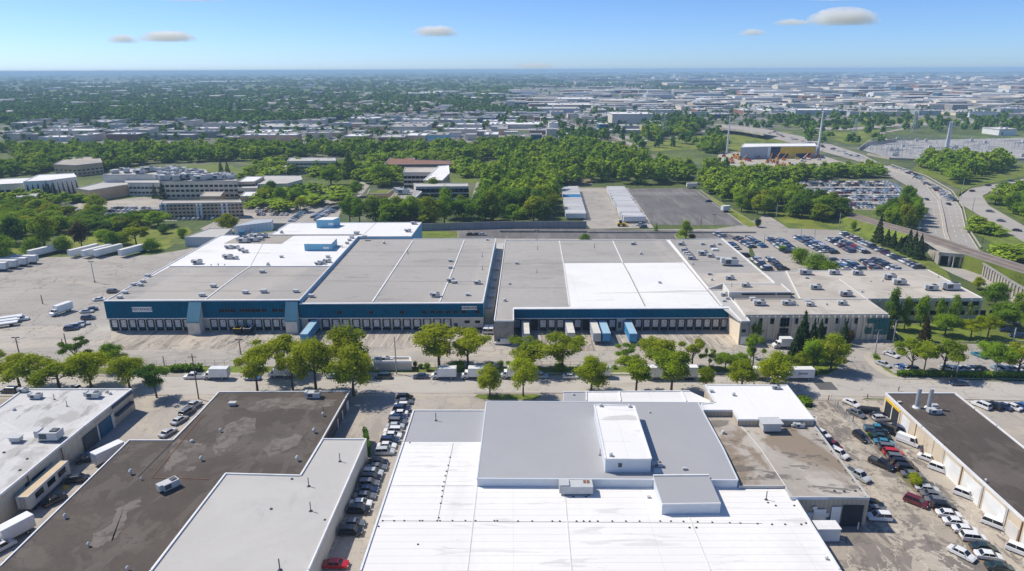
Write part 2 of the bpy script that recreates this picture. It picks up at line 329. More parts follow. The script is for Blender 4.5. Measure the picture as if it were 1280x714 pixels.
# the street with kerbs and walks
rt = [(-260, 472), (150, 470.5), (440, 470), (760, 470), (1005, 470.5), (1070, 472.5), (1125, 474), (1290, 478), (1500, 484)]
rb = [(-260, 497), (150, 494.5), (440, 491.5), (760, 491.5), (1005, 494), (1070, 495.5), (1125, 497), (1290, 501.5), (1500, 508)]
struct('street', MB().strip(Gs(rt, .034), Gs(rb, .034)), M['road'])
def kerb(px, z0=.03, ht=.16, wd=.3, name='kerb'):
    mb = MB(); P = Gs(px, 0)
    for a, b in zip(P[:-1], P[1:]): mb.beam(a, b, wd, z0, ht)
    struct(name, mb, M['kerb'])
kerb(rt[1:5] + [(1012, 470.3)]); kerb([(1128, 474.2), (1290, 478.2), (1500, 484)])
kerb(rb[:2] + [(212, 494)]); kerb([(272, 493), (440, 491.7), (470, 491.6)]); kerb([(592, 491.5), (760, 491.5), (1005, 494.2)]); kerb([(1078, 495.7), (1290, 501.7), (1500, 508)])
nw1 = [(x, y - 2.2) for x, y in rt[1:5]]; nw0 = [(x, y - 4.4) for x, y in rt[1:5]]
struct('sidewalk', MB().strip(Gs(nw0, .03), Gs(nw1, .03)), M['walk'])
sw0 = [(x, y + 1.4) for x, y in rb]; sw1 = [(x, y + 3.6) for x, y in rb]
struct('sidewalk', MB().strip(Gs(sw0, .028), Gs(sw1, .028)), M['walk'])
sheet('verge', [(175, 458), (240, 456), (262, 458), (600, 459), (700, 458), (945, 458), (945, 465.6), (700, 465.6), (175, 466)], .036, 'lawn')
sheet('verge', [(-150, 462), (90, 459), (170, 460), (170, 467), (-150, 469)], .036, 'lawn')
sheet('asphalt_patch', [(1015.5, 477.3), (1039, 477.6), (1048, 487.6), (1025, 487.4)], .042, 'patch')
# grass plots
def lawn(px, mat='lawn', z=.05, k=True):
    struct('lawn', MB().poly(Gs(px, z)), M[mat])
    if k: kerb(px + [px[0]], 0, .14, .25)
lawn([(592, 497), (597, 493.3), (640, 493.2), (672, 493.2), (678, 496), (668, 500.5), (604, 500.5)])
lawn([(996, 497.5), (1008, 497.5), (1017, 507), (1016, 512), (1006, 512)])
lawn([(1077, 500), (1080, 498.2), (1106, 498.7), (1107, 500.8)])
lawn([(975, 470), (966, 458), (975, 446), (1010, 440), (1044, 442), (1050, 455), (1046, 463), (1034, 469), (1012, 470)])
lawn([(1116, 406), (1238, 402), (1290, 416), (1296, 426), (1200, 428), (1126, 426.5)])
lawn([(1090, 447), (1099, 443.5), (1101, 446), (1104, 455), (1118, 467), (1130, 466), (1290, 468), (1290, 474.5), (1140, 472), (1122, 471.5), (1106, 463), (1095, 453)])
struct('footpath', MB().strip(Gs([(1082, 440.5), (1079.5, 446), (1086, 455), (1098, 465), (1112, 472), (1128, 474)], .055), Gs([(1091, 440), (1087.5, 446), (1094, 454), (1106, 463.5), (1118, 470), (1132, 472.4)], .055)), M['walk'])
lawn([(1233, 502.5), (1290, 504), (1290, 506.5), (1240, 505.5), (1208, 503.5)], k=False)
lawn([(527, 299), (527, 289), (572, 289), (573, 298)], z=.06)
lawn([(843, 294), (850, 289), (872, 298), (846, 299)], z=.06)
lawn([(874, 237), (932, 272), (948, 282), (936, 284), (929, 281)], 'meadow', .06)
lawn([(962, 268), (975, 262), (1020, 272), (1060, 274), (1052, 285), (1046, 287.5), (985, 285.5)], 'meadow', .06, False)
lawn([(1052, 287), (1060, 280), (1100, 292), (1180, 335), (1190, 352), (1160, 337), (1066, 291)], 'lawn', .055, False)
lawn([(165, 289), (236, 284), (240, 290), (228, 300), (205, 313), (160, 316), (78, 314), (80, 292)], 'meadow', .05, False)
lawn([(0, 322), (10, 306), (40, 300), (45, 314), (40, 321), (0, 328), (-40, 332), (-40, 325)], 'meadow', .05, False)
lawn([(168, 208), (290, 206), (300, 216), (250, 219), (170, 214)], 'lawn', .05, False)
lawn([(320, 245), (385, 232), (440, 240), (440, 252), (380, 258), (310, 260)], 'lawn', .045, False)
lawn([(565, 222), (592, 222), (592, 229), (565, 229)], 'lawn', .05, False)
lawn([(710, 222), (735, 220), (742, 232), (712, 234)], 'dirt', .05, False)
# campus lots and lanes
sheet('campus_lot', [(-20, 258), (95, 254), (215, 258), (235, 272), (220, 276), (-20, 276)], .05, 'yard')
sheet('campus_lot', [(300, 262), (360, 258), (430, 258), (420, 277), (330, 284), (295, 276)], .05, 'yard')
sheet('campus_lane', [(300, 262), (360, 254), (430, 244), (452, 226), (462, 232), (450, 246), (400, 260), (330, 278), (296, 288), (262, 292), (250, 286)], .055, 'yard')
sheet('campus_plaza', [(130, 252), (180, 246), (205, 250), (200, 260), (130, 262)], .056, 'yard')
sheet('campus_lane', [(596, 228), (603, 228), (600, 250), (588, 250)], .05, 'yard')
sheet('auction_lot', [(984, 230), (1012, 226), (1104, 226), (1130, 236), (1136, 252), (1120, 262), (1060, 262), (1006, 242)], .08, 'yard')
sheet('substation_pad', [(1072, 186), (1082, 180), (1120, 176), (1290, 172), (1290, 200), (1180, 200), (1110, 197)], .14, 'gravel')
sheet('plant_yard', [(895, 200), (900, 190), (1020, 192), (1060, 205), (1040, 213), (915, 211)], .1, 'concrete')
# highways
def ribbon(name, A, B, z, mat, kind='structure'): return struct(name, MB().strip(Gs(A, z), Gs(B, z)), M[mat], kind)
fa = [(-60, 183), (200, 180.5), (440, 179), (600, 179), (670, 178.5)]
ribbon('freeway', fa, [(x, y + 2.6) for x, y in fa], .2, 'hwy'); ribbon('freeway', [(x, y + 3.6) for x, y in fa], [(x, y + 6) for x, y in fa], .2, 'hwy')
ribbon('lawn', [(x, y + 6.2) for x, y in fa], [(x, y + 8) for x, y in fa], .18, 'meadow')
ribbon('highway', [(902, 156.5), (965, 163.5), (1000, 170), (1040, 181), (1080, 194), (1104, 206)], [(892, 160), (950, 169), (985, 178), (1030, 190), (1070, 201), (1096, 210)], .35, 'hwy')
ribbon('highway', [(1104, 206), (1134, 219), (1160, 234), (1173, 250), (1178, 270), (1181, 290), (1186, 305)], [(1096, 210), (1110, 219), (1132, 231), (1146, 244), (1148, 262), (1147, 285), (1147, 305)], .3, 'hwy')
ribbon('highway', [(1112, 207), (1155, 221), (1188, 240), (1202, 261), (1208, 287), (1224, 312), (1236, 322)], [(1106, 208), (1139, 220), (1166, 235), (1176, 250), (1180, 270), (1184, 296), (1190, 312)], .33, 'hwy')
ribbon('slip_road', [(1300, 228), (1243, 237), (1228, 245), (1236, 257), (1290, 288)], [(1300, 220), (1212, 236), (1198, 247), (1202, 256), (1290, 309)], .3, 'hwy')
ribbon('freeway', [(1000, 158), (1060, 160), (1120, 155), (1300, 148)], [(1000, 161), (1060, 163), (1122, 158), (1300, 151)], .3, 'hwy')
ribbon('slip_road', [(800, 176), (860, 168), (902, 157)], [(800, 177.6), (862, 170), (904, 159)], .3, 'hwy')
ribbon('slip_road', [(1130, 160), (1100, 166), (1098, 172), (1110, 177)], [(1134, 161), (1106, 166.5), (1103, 171.5), (1114, 176)], .26, 'hwy')
lawn([(880, 184), (960, 172), (1030, 190), (1000, 190), (900, 189)], 'meadow', .15, False)
lawn([(1010, 166), (1100, 163), (1096, 172), (1075, 182), (1060, 180)], 'meadow', .16, False)
lawn([(960, 158), (1080, 147), (1200, 148), (1180, 154), (1040, 160)], 'meadow', .17, False)
lawn([(1140, 212), (1200, 236), (1198, 248), (1204, 262), (1214, 290), (1290, 330), (1290, 305), (1200, 257), (1194, 246), (1214, 234), (1290, 219), (1290, 205), (1150, 203)], 'lawn', .2, False)
lawn([(1230, 246), (1245, 239), (1300, 230), (1300, 290)], 'lawn', .2, False)
lawn([(760, 182), (880, 170), (1000, 164), (960, 172), (880, 186), (800, 190)], 'meadow', .12, False)
kerbw = lambda A, z, wd, ht, nm: kerb(A, z, ht, wd, nm)
kerbw([(1098, 207.5), (1136, 220), (1162, 235), (1174, 250), (1178.5, 270), (1182, 292), (1187, 306)], .3, 1.0, 1.2, 'median_barrier')
kerbw([(1114, 206.5), (1157, 220.5), (1190, 239.5), (1204, 260.5), (1210, 286.5), (1226, 311)], .3, .5, 1.0, 'barrier')

# markings
def stripes(name, rows, wd=.12, z=.048, mat='paint'):
    mb = MB()
    for a, b in rows:
        a = Vector(a[:2]); b = Vector(b[:2]); d = (b - a).normalized(); n = Vector((-d.y, d.x)) * wd / 2
        mb.poly([(*(a - n), z), (*(b - n), z), (*(b + n), z), (*(a + n), z)])
    struct(name, mb, M[mat])
def lerp(a, b, t): return a + (b - a) * t
rows = []
for x in np.arange(402, 575, 12.6): rows.append((G(x, 412.5), G(640 + (x - 640) * 1.10, 434)))
for x in np.arange(263.5, 366, 11.2): rows.append((G(x, 413), G(640 + (x - 640) * 1.10, 432)))
for x in np.arange(140, 240, 11.2): rows.append((G(x, 413), G(640 + (x - 640) * 1.10, 432)))
for i in range(25): x = 641 + 10.75 * i; rows.append((G(x, 413.5), G(640 + (x - 640) * 1.10, 433)))
stripes('bay_markings', rows, .2, .032)
rows = []
for i in range(26):
    x0, y0 = lerp(786, 864, i / 25), 237
    rows.append((G(lerp(786, 866, i / 25), 240), G(lerp(786, 866, i / 25) + 3 + i * .1, 244)))
rows.append((G(794, 250), G(812, 277))); rows.append((G(872, 240), G(926, 279)))
stripes('lot_markings', rows, .2, .062)
rows = []
for i in range(9):
    y = 640 + i * 9; rows.append((G(412 - i * 3.4, y), G(440 - i * 4.4, y)))
for i in range(4): rows.append((G(88 - 4 * i, 580 + 6 * i), G(107 - 5 * i, 580 + 6 * i)))
stripes('lot_markings', rows, .12, .03)

# ------------------------------------------------------------------ buildings
UNIT = {}
def unit_mesh(kind):
    if kind in UNIT: return UNIT[kind]
    mb = MB()
    if kind == 'hvac':
        mb.box((0, 0), 2.6, 1.6, .25, 1.35, 0, 0); mb.box((0, 0), 2.2, 1.3, 0, .26, 0, 1); mb.box((.62, 0), .9, .9, 1.35, 1.5, 0, 1); mb.box((-.6, -.81), 1.0, .04, .45, 1.2, 0, 1); mb.box((-1.6, 0), .6, 1.2, .5, 1.5, 0, 0)
    elif kind == 'vent':
        mb.tube((0, 0, 0), (0, 0, .7), .16, .16, 8, 0); mb.tube((0, 0, .7), (0, 0, 1.0), .38, .14, 8, 0)
    elif kind == 'fan':
        mb.box((0, 0), .9, .9, 0, .35, 0, 0); mb.tube((0, 0, .35), (0, 0, .75), .42, .5, 10, 0); mb.tube((0, 0, .75), (0, 0, .95), .5, .2, 10, 0)
    elif kind == 'hood':
        mb.box((0, 0), 1.6, 1.1, .2, .9, 0, 0); mb.box((0, 0), 1.9, 1.3, .9, 1.0, 0, 0); mb.box((0, 0), 1.3, .9, 0, .2, 0, 1)
    elif kind == 'pipe':
        mb.tube((0, 0, 0), (0, 0, 1.5), .07, .07, 6, 1); mb.tube((0, 0, 0), (0, 0, .12), .3, .2, 8, 1)
    elif kind == 'drain':
        mb.tube((0, 0, 0), (0, 0, .14), .22, .16, 7, 1)
    elif kind == 'skylight':
        mb.box((0, 0), 1.5, 1.5, 0, .3, 0, 0); mb.box((0, 0), 1.2, 1.2, .3, .45, 0, 2)
    UNIT[kind] = mb.mesh(kind, [M['unit'], M['unitd'], M['white']]); return UNIT[kind]
NM = {'hvac': 'rooftop_unit', 'vent': 'roof_vent', 'fan': 'exhaust_fan', 'hood': 'vent_hood', 'pipe': 'vent_pipe', 'drain': 'roof_drain', 'skylight': 'skylight'}
def runit(root, px, py, z, kind='hvac', s=1.0, rz=0.0, sx=1.0, sy=1.0):
    p = G(px, py, z) - OFF[root.name]
    return inst(NM[kind], unit_mesh(kind), root, p, rz, (s * sx, s * sy, s))
def building(name, label, cat, foot, h, wall, roof, cop='coping', cw=.35, ch=.28, base=0.0, group=None, root=None, seam=None):
    """foot: plan points (x, y); walls to h, roof sheet a little below a raised coping"""
    c = sum((Vector((p[0], p[1], 0)) for p in foot), Vector()) / len(foot)
    if root is None: root = thing(name, label, cat, (c.x, c.y, 0), group)
    MB().prism(foot, base, h - .02, top=False).build('wall', M[wall], root)
    r = MB().poly([(p[0], p[1], h) for p in foot]).build('roof', M[roof], root)
    if cop:
        mb = MB(); n = len(foot)
        area = sum(foot[i][0] * foot[(i + 1) % n][1] - foot[(i + 1) % n][0] * foot[i][1] for i in range(n)); sg = 1 if area > 0 else -1
        for i in range(n):
            a = Vector(foot[i][:2]); b = Vector(foot[(i + 1) % n][:2]); d = b - a
            if d.length < .2: continue
            d.normalize(); nn = Vector((-d.y, d.x)) * sg
            mb.beam(a + nn * (cw / 2 - .06) - d * .05, b + nn * (cw / 2 - .06) - d * (cw - .05), cw, h - .25, h + ch)
        mb.build('coping', M[cop], r, root)
    return root
def foot(px, z): return [tuple(G(x, y, z)[:2]) for x, y in px]
def seams(root, segs, z, wd, mat='seam', th=.08, name='roof_seam'):
    for a, b in segs: o = MB().beam(G(*a, z), G(*b, z), wd, z + .001, z + th).build(name, M[mat], root)
    return o
def overlay(root, px, z, mat, name='roof_membrane'):
    return MB().poly(Gs(px, z)).build(name, M[mat], root)
def letters(cu, mat):
    tmp = bpy.data.objects.new('lettering', cu); me = bpy.data.meshes.new_from_object(tmp); bpy.data.objects.remove(tmp)
    me.materials.clear(); me.materials.append(M[mat]); return me
def text(root, s, loc, size, mat, rx=math.pi / 2, rz=0.0, name='lettering', bold=0.0):
    cu = bpy.data.curves.new(name, 'FONT'); cu.body = s; cu.size = size; cu.align_x = 'CENTER'; cu.align_y = 'CENTER'; cu.extrude = .02; cu.offset = bold
    o = inst(name, letters(cu, mat), root)
    o.location = Vector(loc) - OFF[root.name]; o.rotation_euler = (rx, 0, rz); return o
_dm = {}
def dock_mesh(wd, kind='white'):
    k = (round(wd, 1), kind)
    if k in _dm: return _dm[k]
    d = MB().box((0, -.10), wd * .62, .12, 1.25, 4.0, 0, 0)
    if kind != 'open':
        for i in range(4): d.box((0, -.17), wd * .62, .02, 1.9 + i * .55, 1.94 + i * .55, 0, 1)
        d.box((wd * .08, -.18), .35, .03, 3.1, 3.35, 0, 1)
    dm = d.mesh('dock_door', [M['doorw'] if kind == 'white' else M['dock'], M['unitd']])  # open kind: a closed slab coloured dark for the shade inside
    f = MB(); a = wd * .62 / 2 + .16
    for sx in (-1, 1): f.box((sx * a, -.25), .3, .5, 1.15, 4.3)
    f.box((0, -.25), 2 * a - .3, .5, 4.02, 4.3); f.box((0, -.2), 2 * a - .3, .4, .95, 1.23)
    fm = f.mesh('dock_seal', M['dock'])
    b = MB()
    for sx in (-1, 1): b.box((sx * wd * .25, -.25), .3, .36, .55, .95)
    bm = b.mesh('dock_bumper', M['black'])
    _dm[k] = (dm, fm, bm); return _dm[k]
def dock_row(root, xs, ypx, wallp, kinds=None):
    """xs: photo columns of the doors; wallp(x) gives the wall face y at world x"""
    wd = 3.25
    for i, x in enumerate(xs):
        g = G(x, ypx - 9, 2.6); k = (kinds or {}).get(i, 'white')
        if k == 'none': continue
        dm, fm, bm = dock_mesh(wd, k); loc = Vector((g.x, wallp(g.x), 0)) - OFF[root.name]
        d = inst('dock_door', dm, root, loc); inst('dock_seal', fm, d); inst('dock_bumper', bm, d)
def pilasters(root, xs, ypx, wallp, z1=4.6, mat='cmu'):
    pm = MB().box((0, -.12), .5, .24, 0, z1).mesh('pilaster', M[mat])
    for x in xs:
        g = G(x, ypx - 9, 2.6); inst('pilaster', pm, root, Vector((g.x, wallp(g.x), 0)) - OFF[root.name])
_wm = {}
def window(root, c, wd, ht, rz=0.0, mat='glass', panes=(2, 1), frame='unitd', name='window'):
    """c: centre on the wall face; the window looks along -y turned by rz"""
    k = (round(wd, 2), round(ht, 2), mat, panes, frame)
    if k not in _wm:
        mb = MB(); mb.box((0, -.03), wd, .06, -ht / 2, ht / 2, 0, 0)
        f = MB(); t = .09
        for i in range(panes[0] + 1): f.box((-wd / 2 + wd * i / panes[0], -.05), t, .12, -ht / 2, ht / 2)
        for j in range(panes[1] + 1): f.box((0, -.052), wd + t, .11, -ht / 2 + ht * j / panes[1] - t / 2, -ht / 2 + ht * j / panes[1] + t / 2)
        _wm[k] = (mb.mesh('window', M[mat]), f.mesh('frame', M[frame]))
    a, b = _wm[k]; o = inst(name, a, root, Vector(c) - OFF[root.name], rz); inst('frame', b, o); return o

# --- west warehouse (blue) -------------------------------------------------
HW1 = 11.0
FL = G(133.5, 375.5, HW1); FR = G(374, 376.2, HW1); yf1 = (FL.y + FR.y) / 2
xl1, xr1 = FL.x, FR.x
yb1 = G(300, 294.5, HW1).y; yext = G(480, 296, HW1).y; ybk = G(480, 278.5, HW1).y
f1 = [(xl1, yf1), (xr1, yf1), (xr1, yext), (G(514, 296, HW1).x, yext), (G(527, 278.5, HW1).x, ybk), (G(362, 278.5, HW1).x, ybk), (G(336, 294.5, HW1).x, yb1), (xl1, yb1)]
W1 = building('warehouse', 'long teal-fronted warehouse with white rear roof, westernmost of the main row', 'warehouse', f1, HW1, 'lteal', 'roofwhite2')
overlay(W1, [(133.5, 375.5), (374, 376.2), (413.8, 333.4), (212, 333.6)], HW1 + .01, 'roofgrey')
overlay(W1, [(279.5, 304.5), (352, 305), (367, 294.8), (298, 295.5)], HW1 + .012, 'roofgrey2')
seams(W1, [((212, 333.6), (413.8, 333.4))], HW1 + .01, .5, 'coping', .35, 'parapet')
seams(W1, [((255, 376), (296, 345)), ((296, 345), (313, 333.5))], HW1 + .01, .45, 'coping', .22)
seams(W1, [((134, 364), (386, 364)), ((180, 345), (404, 345))], HW1 + .01, .2, 'seamd', .05)
seams(W1, [((336, 294.5), (446, 294.2))], HW1 + .01, .6, 'copingg', .5, 'parapet'); seams(W1, [((313, 333), (334, 295)), ((452, 295.5), (470, 279))], HW1, .18, 'seamd', .05)
for x, y, k, s in [(150, 373, 'hood', 1.0), (157, 367, 'hood', 1), (167, 357, 'hood', 1), (176, 357.5, 'hood', 1), (179, 353, 'hood', 1), (185, 346, 'hood', 1.1), (267, 359, 'hood', 1.2), (253, 370.5, 'hood', 1.2), (307, 367, 'hood', 1.2),
                   (330, 366, 'hood', 1.3), (370, 365.5, 'hood', 1.1), (287, 311, 'hvac', 1.1), (296, 310.5, 'hvac', .9), (302, 313.5, 'hvac', .9), (307, 316, 'hvac', .9), (286, 323.5, 'hvac', 1.3), (294.5, 324, 'hvac', .9), (247.5, 330, 'hvac', 1.3),
                   (335, 331.5, 'fan', 1.3), (328, 341, 'hood', 1.2), (352, 291.5, 'fan', 1.6), (446, 293, 'hood', 1.5), (456, 297.5, 'hood', 1.3), (440, 298, 'hood', 1.2), (437, 301, 'hood', 1.0), (434, 305, 'hood', 1.0), (428, 310, 'pipe', 1), (352, 322, 'hood', .9), (410, 328, 'hvac', 1), (403, 330, 'hvac', 1), (398, 331, 'hvac', .8), (410, 322, 'hood', 1),
                   (518, 280.5, 'hvac', 1.0), (510.5, 290, 'hvac', 1.0), (264, 333, 'vent', 1), (273, 333, 'vent', 1.2), (281, 333, 'vent', 1), (305, 303, 'hvac', 1.6), (312, 300, 'hvac', 1.6), (318, 302, 'hvac', 1.4), (322, 298, 'hvac', 1.6), (330, 297, 'hvac', 1.4), (310, 291, 'fan', 2), (316, 292, 'fan', 2), (325, 300, 'hood', 1.6), (299, 301, 'hood', 1.5)]:
    runit(W1, x, y, HW1, k, s, random.uniform(-.1, .1))
# rooftop blue rooms
def penthouse(root, px, z, dz, wall, roofm, win=None, name='penthouse'):
    ft = foot(px, z + dz)
    p = MB().prism(ft, z, z + dz, top=False).build(name, M[wall], root)
    MB().poly([(a, b, z + dz) for a, b in ft]).build('penthouse_roof', M[roofm], p, root)
    return ft
penthouse(W1, [(380, 305), (414, 305), (421, 298), (389, 297)], HW1, 3.2, 'lteal', 'roofwhite2')
penthouse(W1, [(395, 275), (415.5, 275), (424.5, 271.5), (404, 271.5)], HW1, 4.2, 'lteal', 'roofwhite2')
penthouse(W1, [(292, 283), (339, 277.5), (341, 274), (318, 275)], HW1, 4.5, 'corr', 'corr')
for (x, y, z, a, b) in [(408.5, 309, HW1 + 1.4, 2.6, 1.0), (413, 280.5, HW1 + 2.1, 2.4, 1.1)]:
    g = G(x, y, z); MB().box((g.x, G(x, 305 if y > 300 else 275, HW1 + (3.2 if y > 300 else 4.2)).y - .06), a, .1, z - b / 2, z + b / 2).build('louvre', M['coping'], W1)
MB().prism([(a.x, a.y) for a in (G(300, 300, HW1), G(306, 300, HW1), G(308, 297.5, HW1), G(302, 297.5, HW1))], HW1, HW1 + 4).build('cooling_tower', M['bluedoor'], W1)
# facade
y1 = lambda x: yf1
MB().box(((xl1 + xr1) / 2, yf1 - .5), xr1 - xl1 + .3, .9, 4.9, HW1 + .1).build('fascia', M['teal'], W1)
MB().box(((xl1 + xr1) / 2, yf1 - 1.0), xr1 - xl1 + .4, .35, 4.55, 4.9).build('fascia_trim', M['coping'], W1)
MB().box(((xl1 + xr1) / 2, yf1 - .51), xr1 - xl1 + .32, .96, HW1 + .1, HW1 + .45).build('fascia_cap', M['coping'], W1)
MB().box(((xl1 + xr1) / 2, yf1 - .1), xr1 - xl1, .18, 0, 4.8).build('dock_wall', M['cmu'], W1)
dock_row(W1, [146.2 + 11.15 * i for i in range(9)], 412, lambda x: yf1 - .2)
dock_row(W1, [269.3 + 11.0 * i for i in range(9)], 412, lambda x: yf1 - .2)
pilasters(W1, [140.6 + 11.15 * i for i in range(10)] + [263.8 + 11.0 * i for i in range(10)], 412, lambda x: yf1 - .2)
for x in [277, 284, 291, 302, 309, 316, 322, 330, 343, 351, 361]:
    g = G(x, 387, 8.0); window(W1, (g.x, yf1 - .96, 7.6), 1.7, 1.1)
g = G(181, 385.3, 8); sg = MB().box((g.x, yf1 - 1.03), 7.0, .14, 7.25, 9.1).build('sign_board', M['white'], W1)
text(W1, 'TEXTERRACE', (g.x, yf1 - 1.13, 8.18), 1.25, 'navy')
for (xa, xb, yb) in [(236, 255.5, 418.7), (358, 372.5, 417.2)]:
    a = G(xa, yb); b = G(xb if xa > 300 else 251, yb); x0, x1_ = a.x, b.x; yv = a.y
    mb = MB(); z0, z1 = 5.2, HW1 - .2
    for xx in (x0, x1_): pass
    mb.prism([(x0, yv), (x1_, yv), (x1_, yf1 - 1.25), (x0, yf1 - 1.25)], 0, 4.6, 0)
    n = len(mb.v); mb.v += [(x0, yv, 4.61), (x1_, yv, 4.61), (x1_, yf1 - 1.25, 4.61), (x0, yf1 - 1.25, 4.61), (x1_, yf1 - 1.25, z1), (x0, yf1 - 1.25, z1), (x0, yv, 5.0), (x1_, yv, 5.0)]
    mb.f += [(n, n + 1, n + 7, n + 6), (n + 1, n + 2, n + 4, n + 7), (n, n + 6, n + 5, n + 3)]; mb.m += [0, 0, 0]
    fin = mb.build('stair_bay', M['cmu'], W1)
    mb = MB(); mb.poly([(x0 - .1, yv - .15, 5.03), (x1_ + .1, yv - .15, 5.03), (x1_ + .1, yf1 - 1.2, z1 + .05), (x0 - .1, yf1 - 1.2, z1 + .05)])
    mb.poly([(x0 - .1, yv - .15, 5.03), (x0 - .1, yv - .15, 4.4), (x1_ + .1, yv - .15, 4.4), (x1_ + .1, yv - .15, 5.03)]); mb.build('stair_bay_roof', M['fin'], fin, W1)
g = G(378, 405, 2); MB().box((g.x - 1.2, yf1 - .4), 3.4, .4, .0, 4.2).build('blue_door', M['fin'], W1)

# --- middle warehouse ----------------------------------------------------------
HW2 = 9.8
xl2 = xr1 + .06; P2r = G(604, 379, HW2); yf2 = P2r.y; xr2 = P2r.x; xr2b = G(620, 299.8, HW2).x; yb2 = yext - .06
W2 = building('warehouse', 'teal-fronted warehouse with plain grey roof, between the alley and the white-backed one', 'warehouse', [(xl2, yf2), (xr2, yf2), (xr2b, yb2), (xl2, yb2)], HW2, 'lteal', 'roofgrey')
seams(W2, [((516.7, 300.5), (484, 350)), ((484, 350), (465.5, 378))], HW2, .5, 'coping', .25); seams(W2, [((580.5, 300.5), (561, 350)), ((561, 350), (549.5, 378))], HW2, .45, 'coping', .22)
seams(W2, [((436, 315), (617, 315.4)), ((420, 332.6), (613.6, 333)), ((402, 351.3), (610, 352))], HW2, .25, 'seamd', .05)
for x, y, k, s in [(564.5, 352.5, 'hvac', 1.0), (567, 354, 'hood', 1), (597.5, 355, 'hvac', .9), (545, 371, 'hvac', 1.1), (584.5, 369.5, 'hood', .9), (389.5, 371.5, 'hood', 1.1), (480, 304.5, 'fan', 1.2), (510, 317.5, 'pipe', 1.4), (563, 327, 'hood', 1), (563, 335.5, 'hood', 1), (603, 321, 'pipe', 1.2), (603, 337, 'pipe', 1.2), (609, 300.5, 'hood', .8)]:
    runit(W2, x, y, HW2, k, s, random.uniform(-.1, .1))
xc = (xl2 + xr2) / 2; L2 = xr2 - xl2
MB().box((xc, yf2 - .5), L2, .9, 4.9, HW2 + .1).build('fascia', M['teal'], W2)
MB().box((xc, yf2 - 1.0), L2, .35, 4.55, 4.9).build('fascia_trim', M['coping'], W2)
MB().box((xc, yf2 - .51), L2, .96, HW2 + .1, HW2 + .4).build('fascia_cap', M['coping'], W2)
MB().box((xc, yf2 - .1), L2 - .1, .18, 0, 4.8).build('dock_wall', M['cmu'], W2)
dock_row(W2, [408.7 + 12.57 * i for i in range(13)], 411.5, lambda x: yf2 - .2); dock_row(W2, [392], 411.5, lambda x: yf2 - .2, {0: 'open'})
pilasters(W2, [402.4 + 12.57 * i for i in range(14)], 411.5, lambda x: yf2 - .2)
for x in [426, 465, 503.5, 530.5, 541.5, 551, 561, 570, 580, 597]:
    g = G(x, 388, 7); window(W2, (g.x, yf2 - .96, 6.9), 1.5, 1.1)
for x in [584, 597]:
    g = G(x, 402, 2.8); window(W2, (g.x, yf2 - .2, 2.9), 1.7, .9)
g = G(570, 406, 1.5); MB().box((g.x, yf2 - .24), 1.3, .1, 0.1, 2.4).build('door', M['unitd'], W2)
g = G(587, 383.5, 8.2); MB().box((g.x, yf2 - 1.03), 5.4, .14, 7.7, 9.1).build('sign_board', M['white'], W2)
text(W2, 'VANDOCK', (g.x, yf2 - 1.13, 8.4), 1.15, 'black', bold=.03)

fl_ = foot([(606.2, 387), (616.5, 387), (630.3, 304), (621.2, 304)], 5.0)
lk = MB().prism(fl_, 0, 4.98, top=False).build('link_wall', M['buff'], W2); MB().poly([(a, b, 5.0) for a, b in fl_]).build('link_roof', M['roofpale'], lk, W2)
for x, y in ((613, 385), (615, 372), (617, 360), (619, 350), (621, 338), (623, 326)): runit(W2, x, y, 5.0, 'hood', 1.1)
MB().box((xc, yf2 - .26), L2 - 1, .1, .0, .75).build('dock_grime_strip', M['dock'], W2); MB().box(((xl1 + xr1) / 2, yf1 - .26), xr1 - xl1 - 1, .1, .0, .75).build('dock_grime_strip', M['dock'], W1)  # dark strips standing in for the grimy band along the dock wall foot
# --- east warehouse (white roof) ------------------------------------------------
HW3 = 8.3
yf3 = G(780, 384.8, HW3).y; ybl = G(630, 401.5, HW3).y
xA = G(617.5, 401.5, HW3).x; xB = G(642.3, 401.5, HW3).x; xC = G(910, 384.8, HW3).x; xD = G(937.5, 402, HW3).x; yD = G(930, 402, HW3).y
yb3 = G(730, 300.6, HW3).y
f3 = [(xA, ybl), (xB, ybl), (xB, yf3), (xC, yf3), (xC + .3, yD), (xD, yD), (G(905, 363, HW3).x, G(905, 363, HW3).y), (G(885.5, 362, HW3).x, G(885, 363, HW3).y), (G(834, 300.6, HW3).x, yb3), (G(631.5, 300.6, HW3).x, yb3)]
W3 = building('warehouse', 'wide warehouse with white and grey roof and teal dock canopy, east of the alley', 'warehouse', f3, HW3, 'cmud', 'roofgrey')
overlay(W3, [(704.3, 329), (854, 327.8), (900.5, 384), (711.9, 384.2)], HW3 + .01, 'roofwhite2')
overlay(W3, [(886.5, 362.5), (904.5, 363.5), (936.5, 401.5), (923, 401.5), (901, 384)], HW3 + .014, 'roofpale')
seams(W3, [((699.3, 301.5), (704.3, 329)), ((704.3, 329), (711.9, 383))], HW3, .5, 'seam', .18); seams(W3, [((766, 301.5), (778.7, 329))], HW3, .45, 'coping', .2)
seams(W3, [((778.7, 329), (785, 340)), ((785, 340), (806.4, 383))], HW3 + .012, .35, 'seamd', .1); seams(W3, [((835, 301.2), (868, 340)), ((868, 340), (903, 383))], HW3, .5, 'coping', .3, 'parapet')
seams(W3, [((629, 329), (704, 329)), ((624, 360), (708, 360)), ((704, 329), (853, 328))], HW3 + .01, .2, 'seamd', .05)
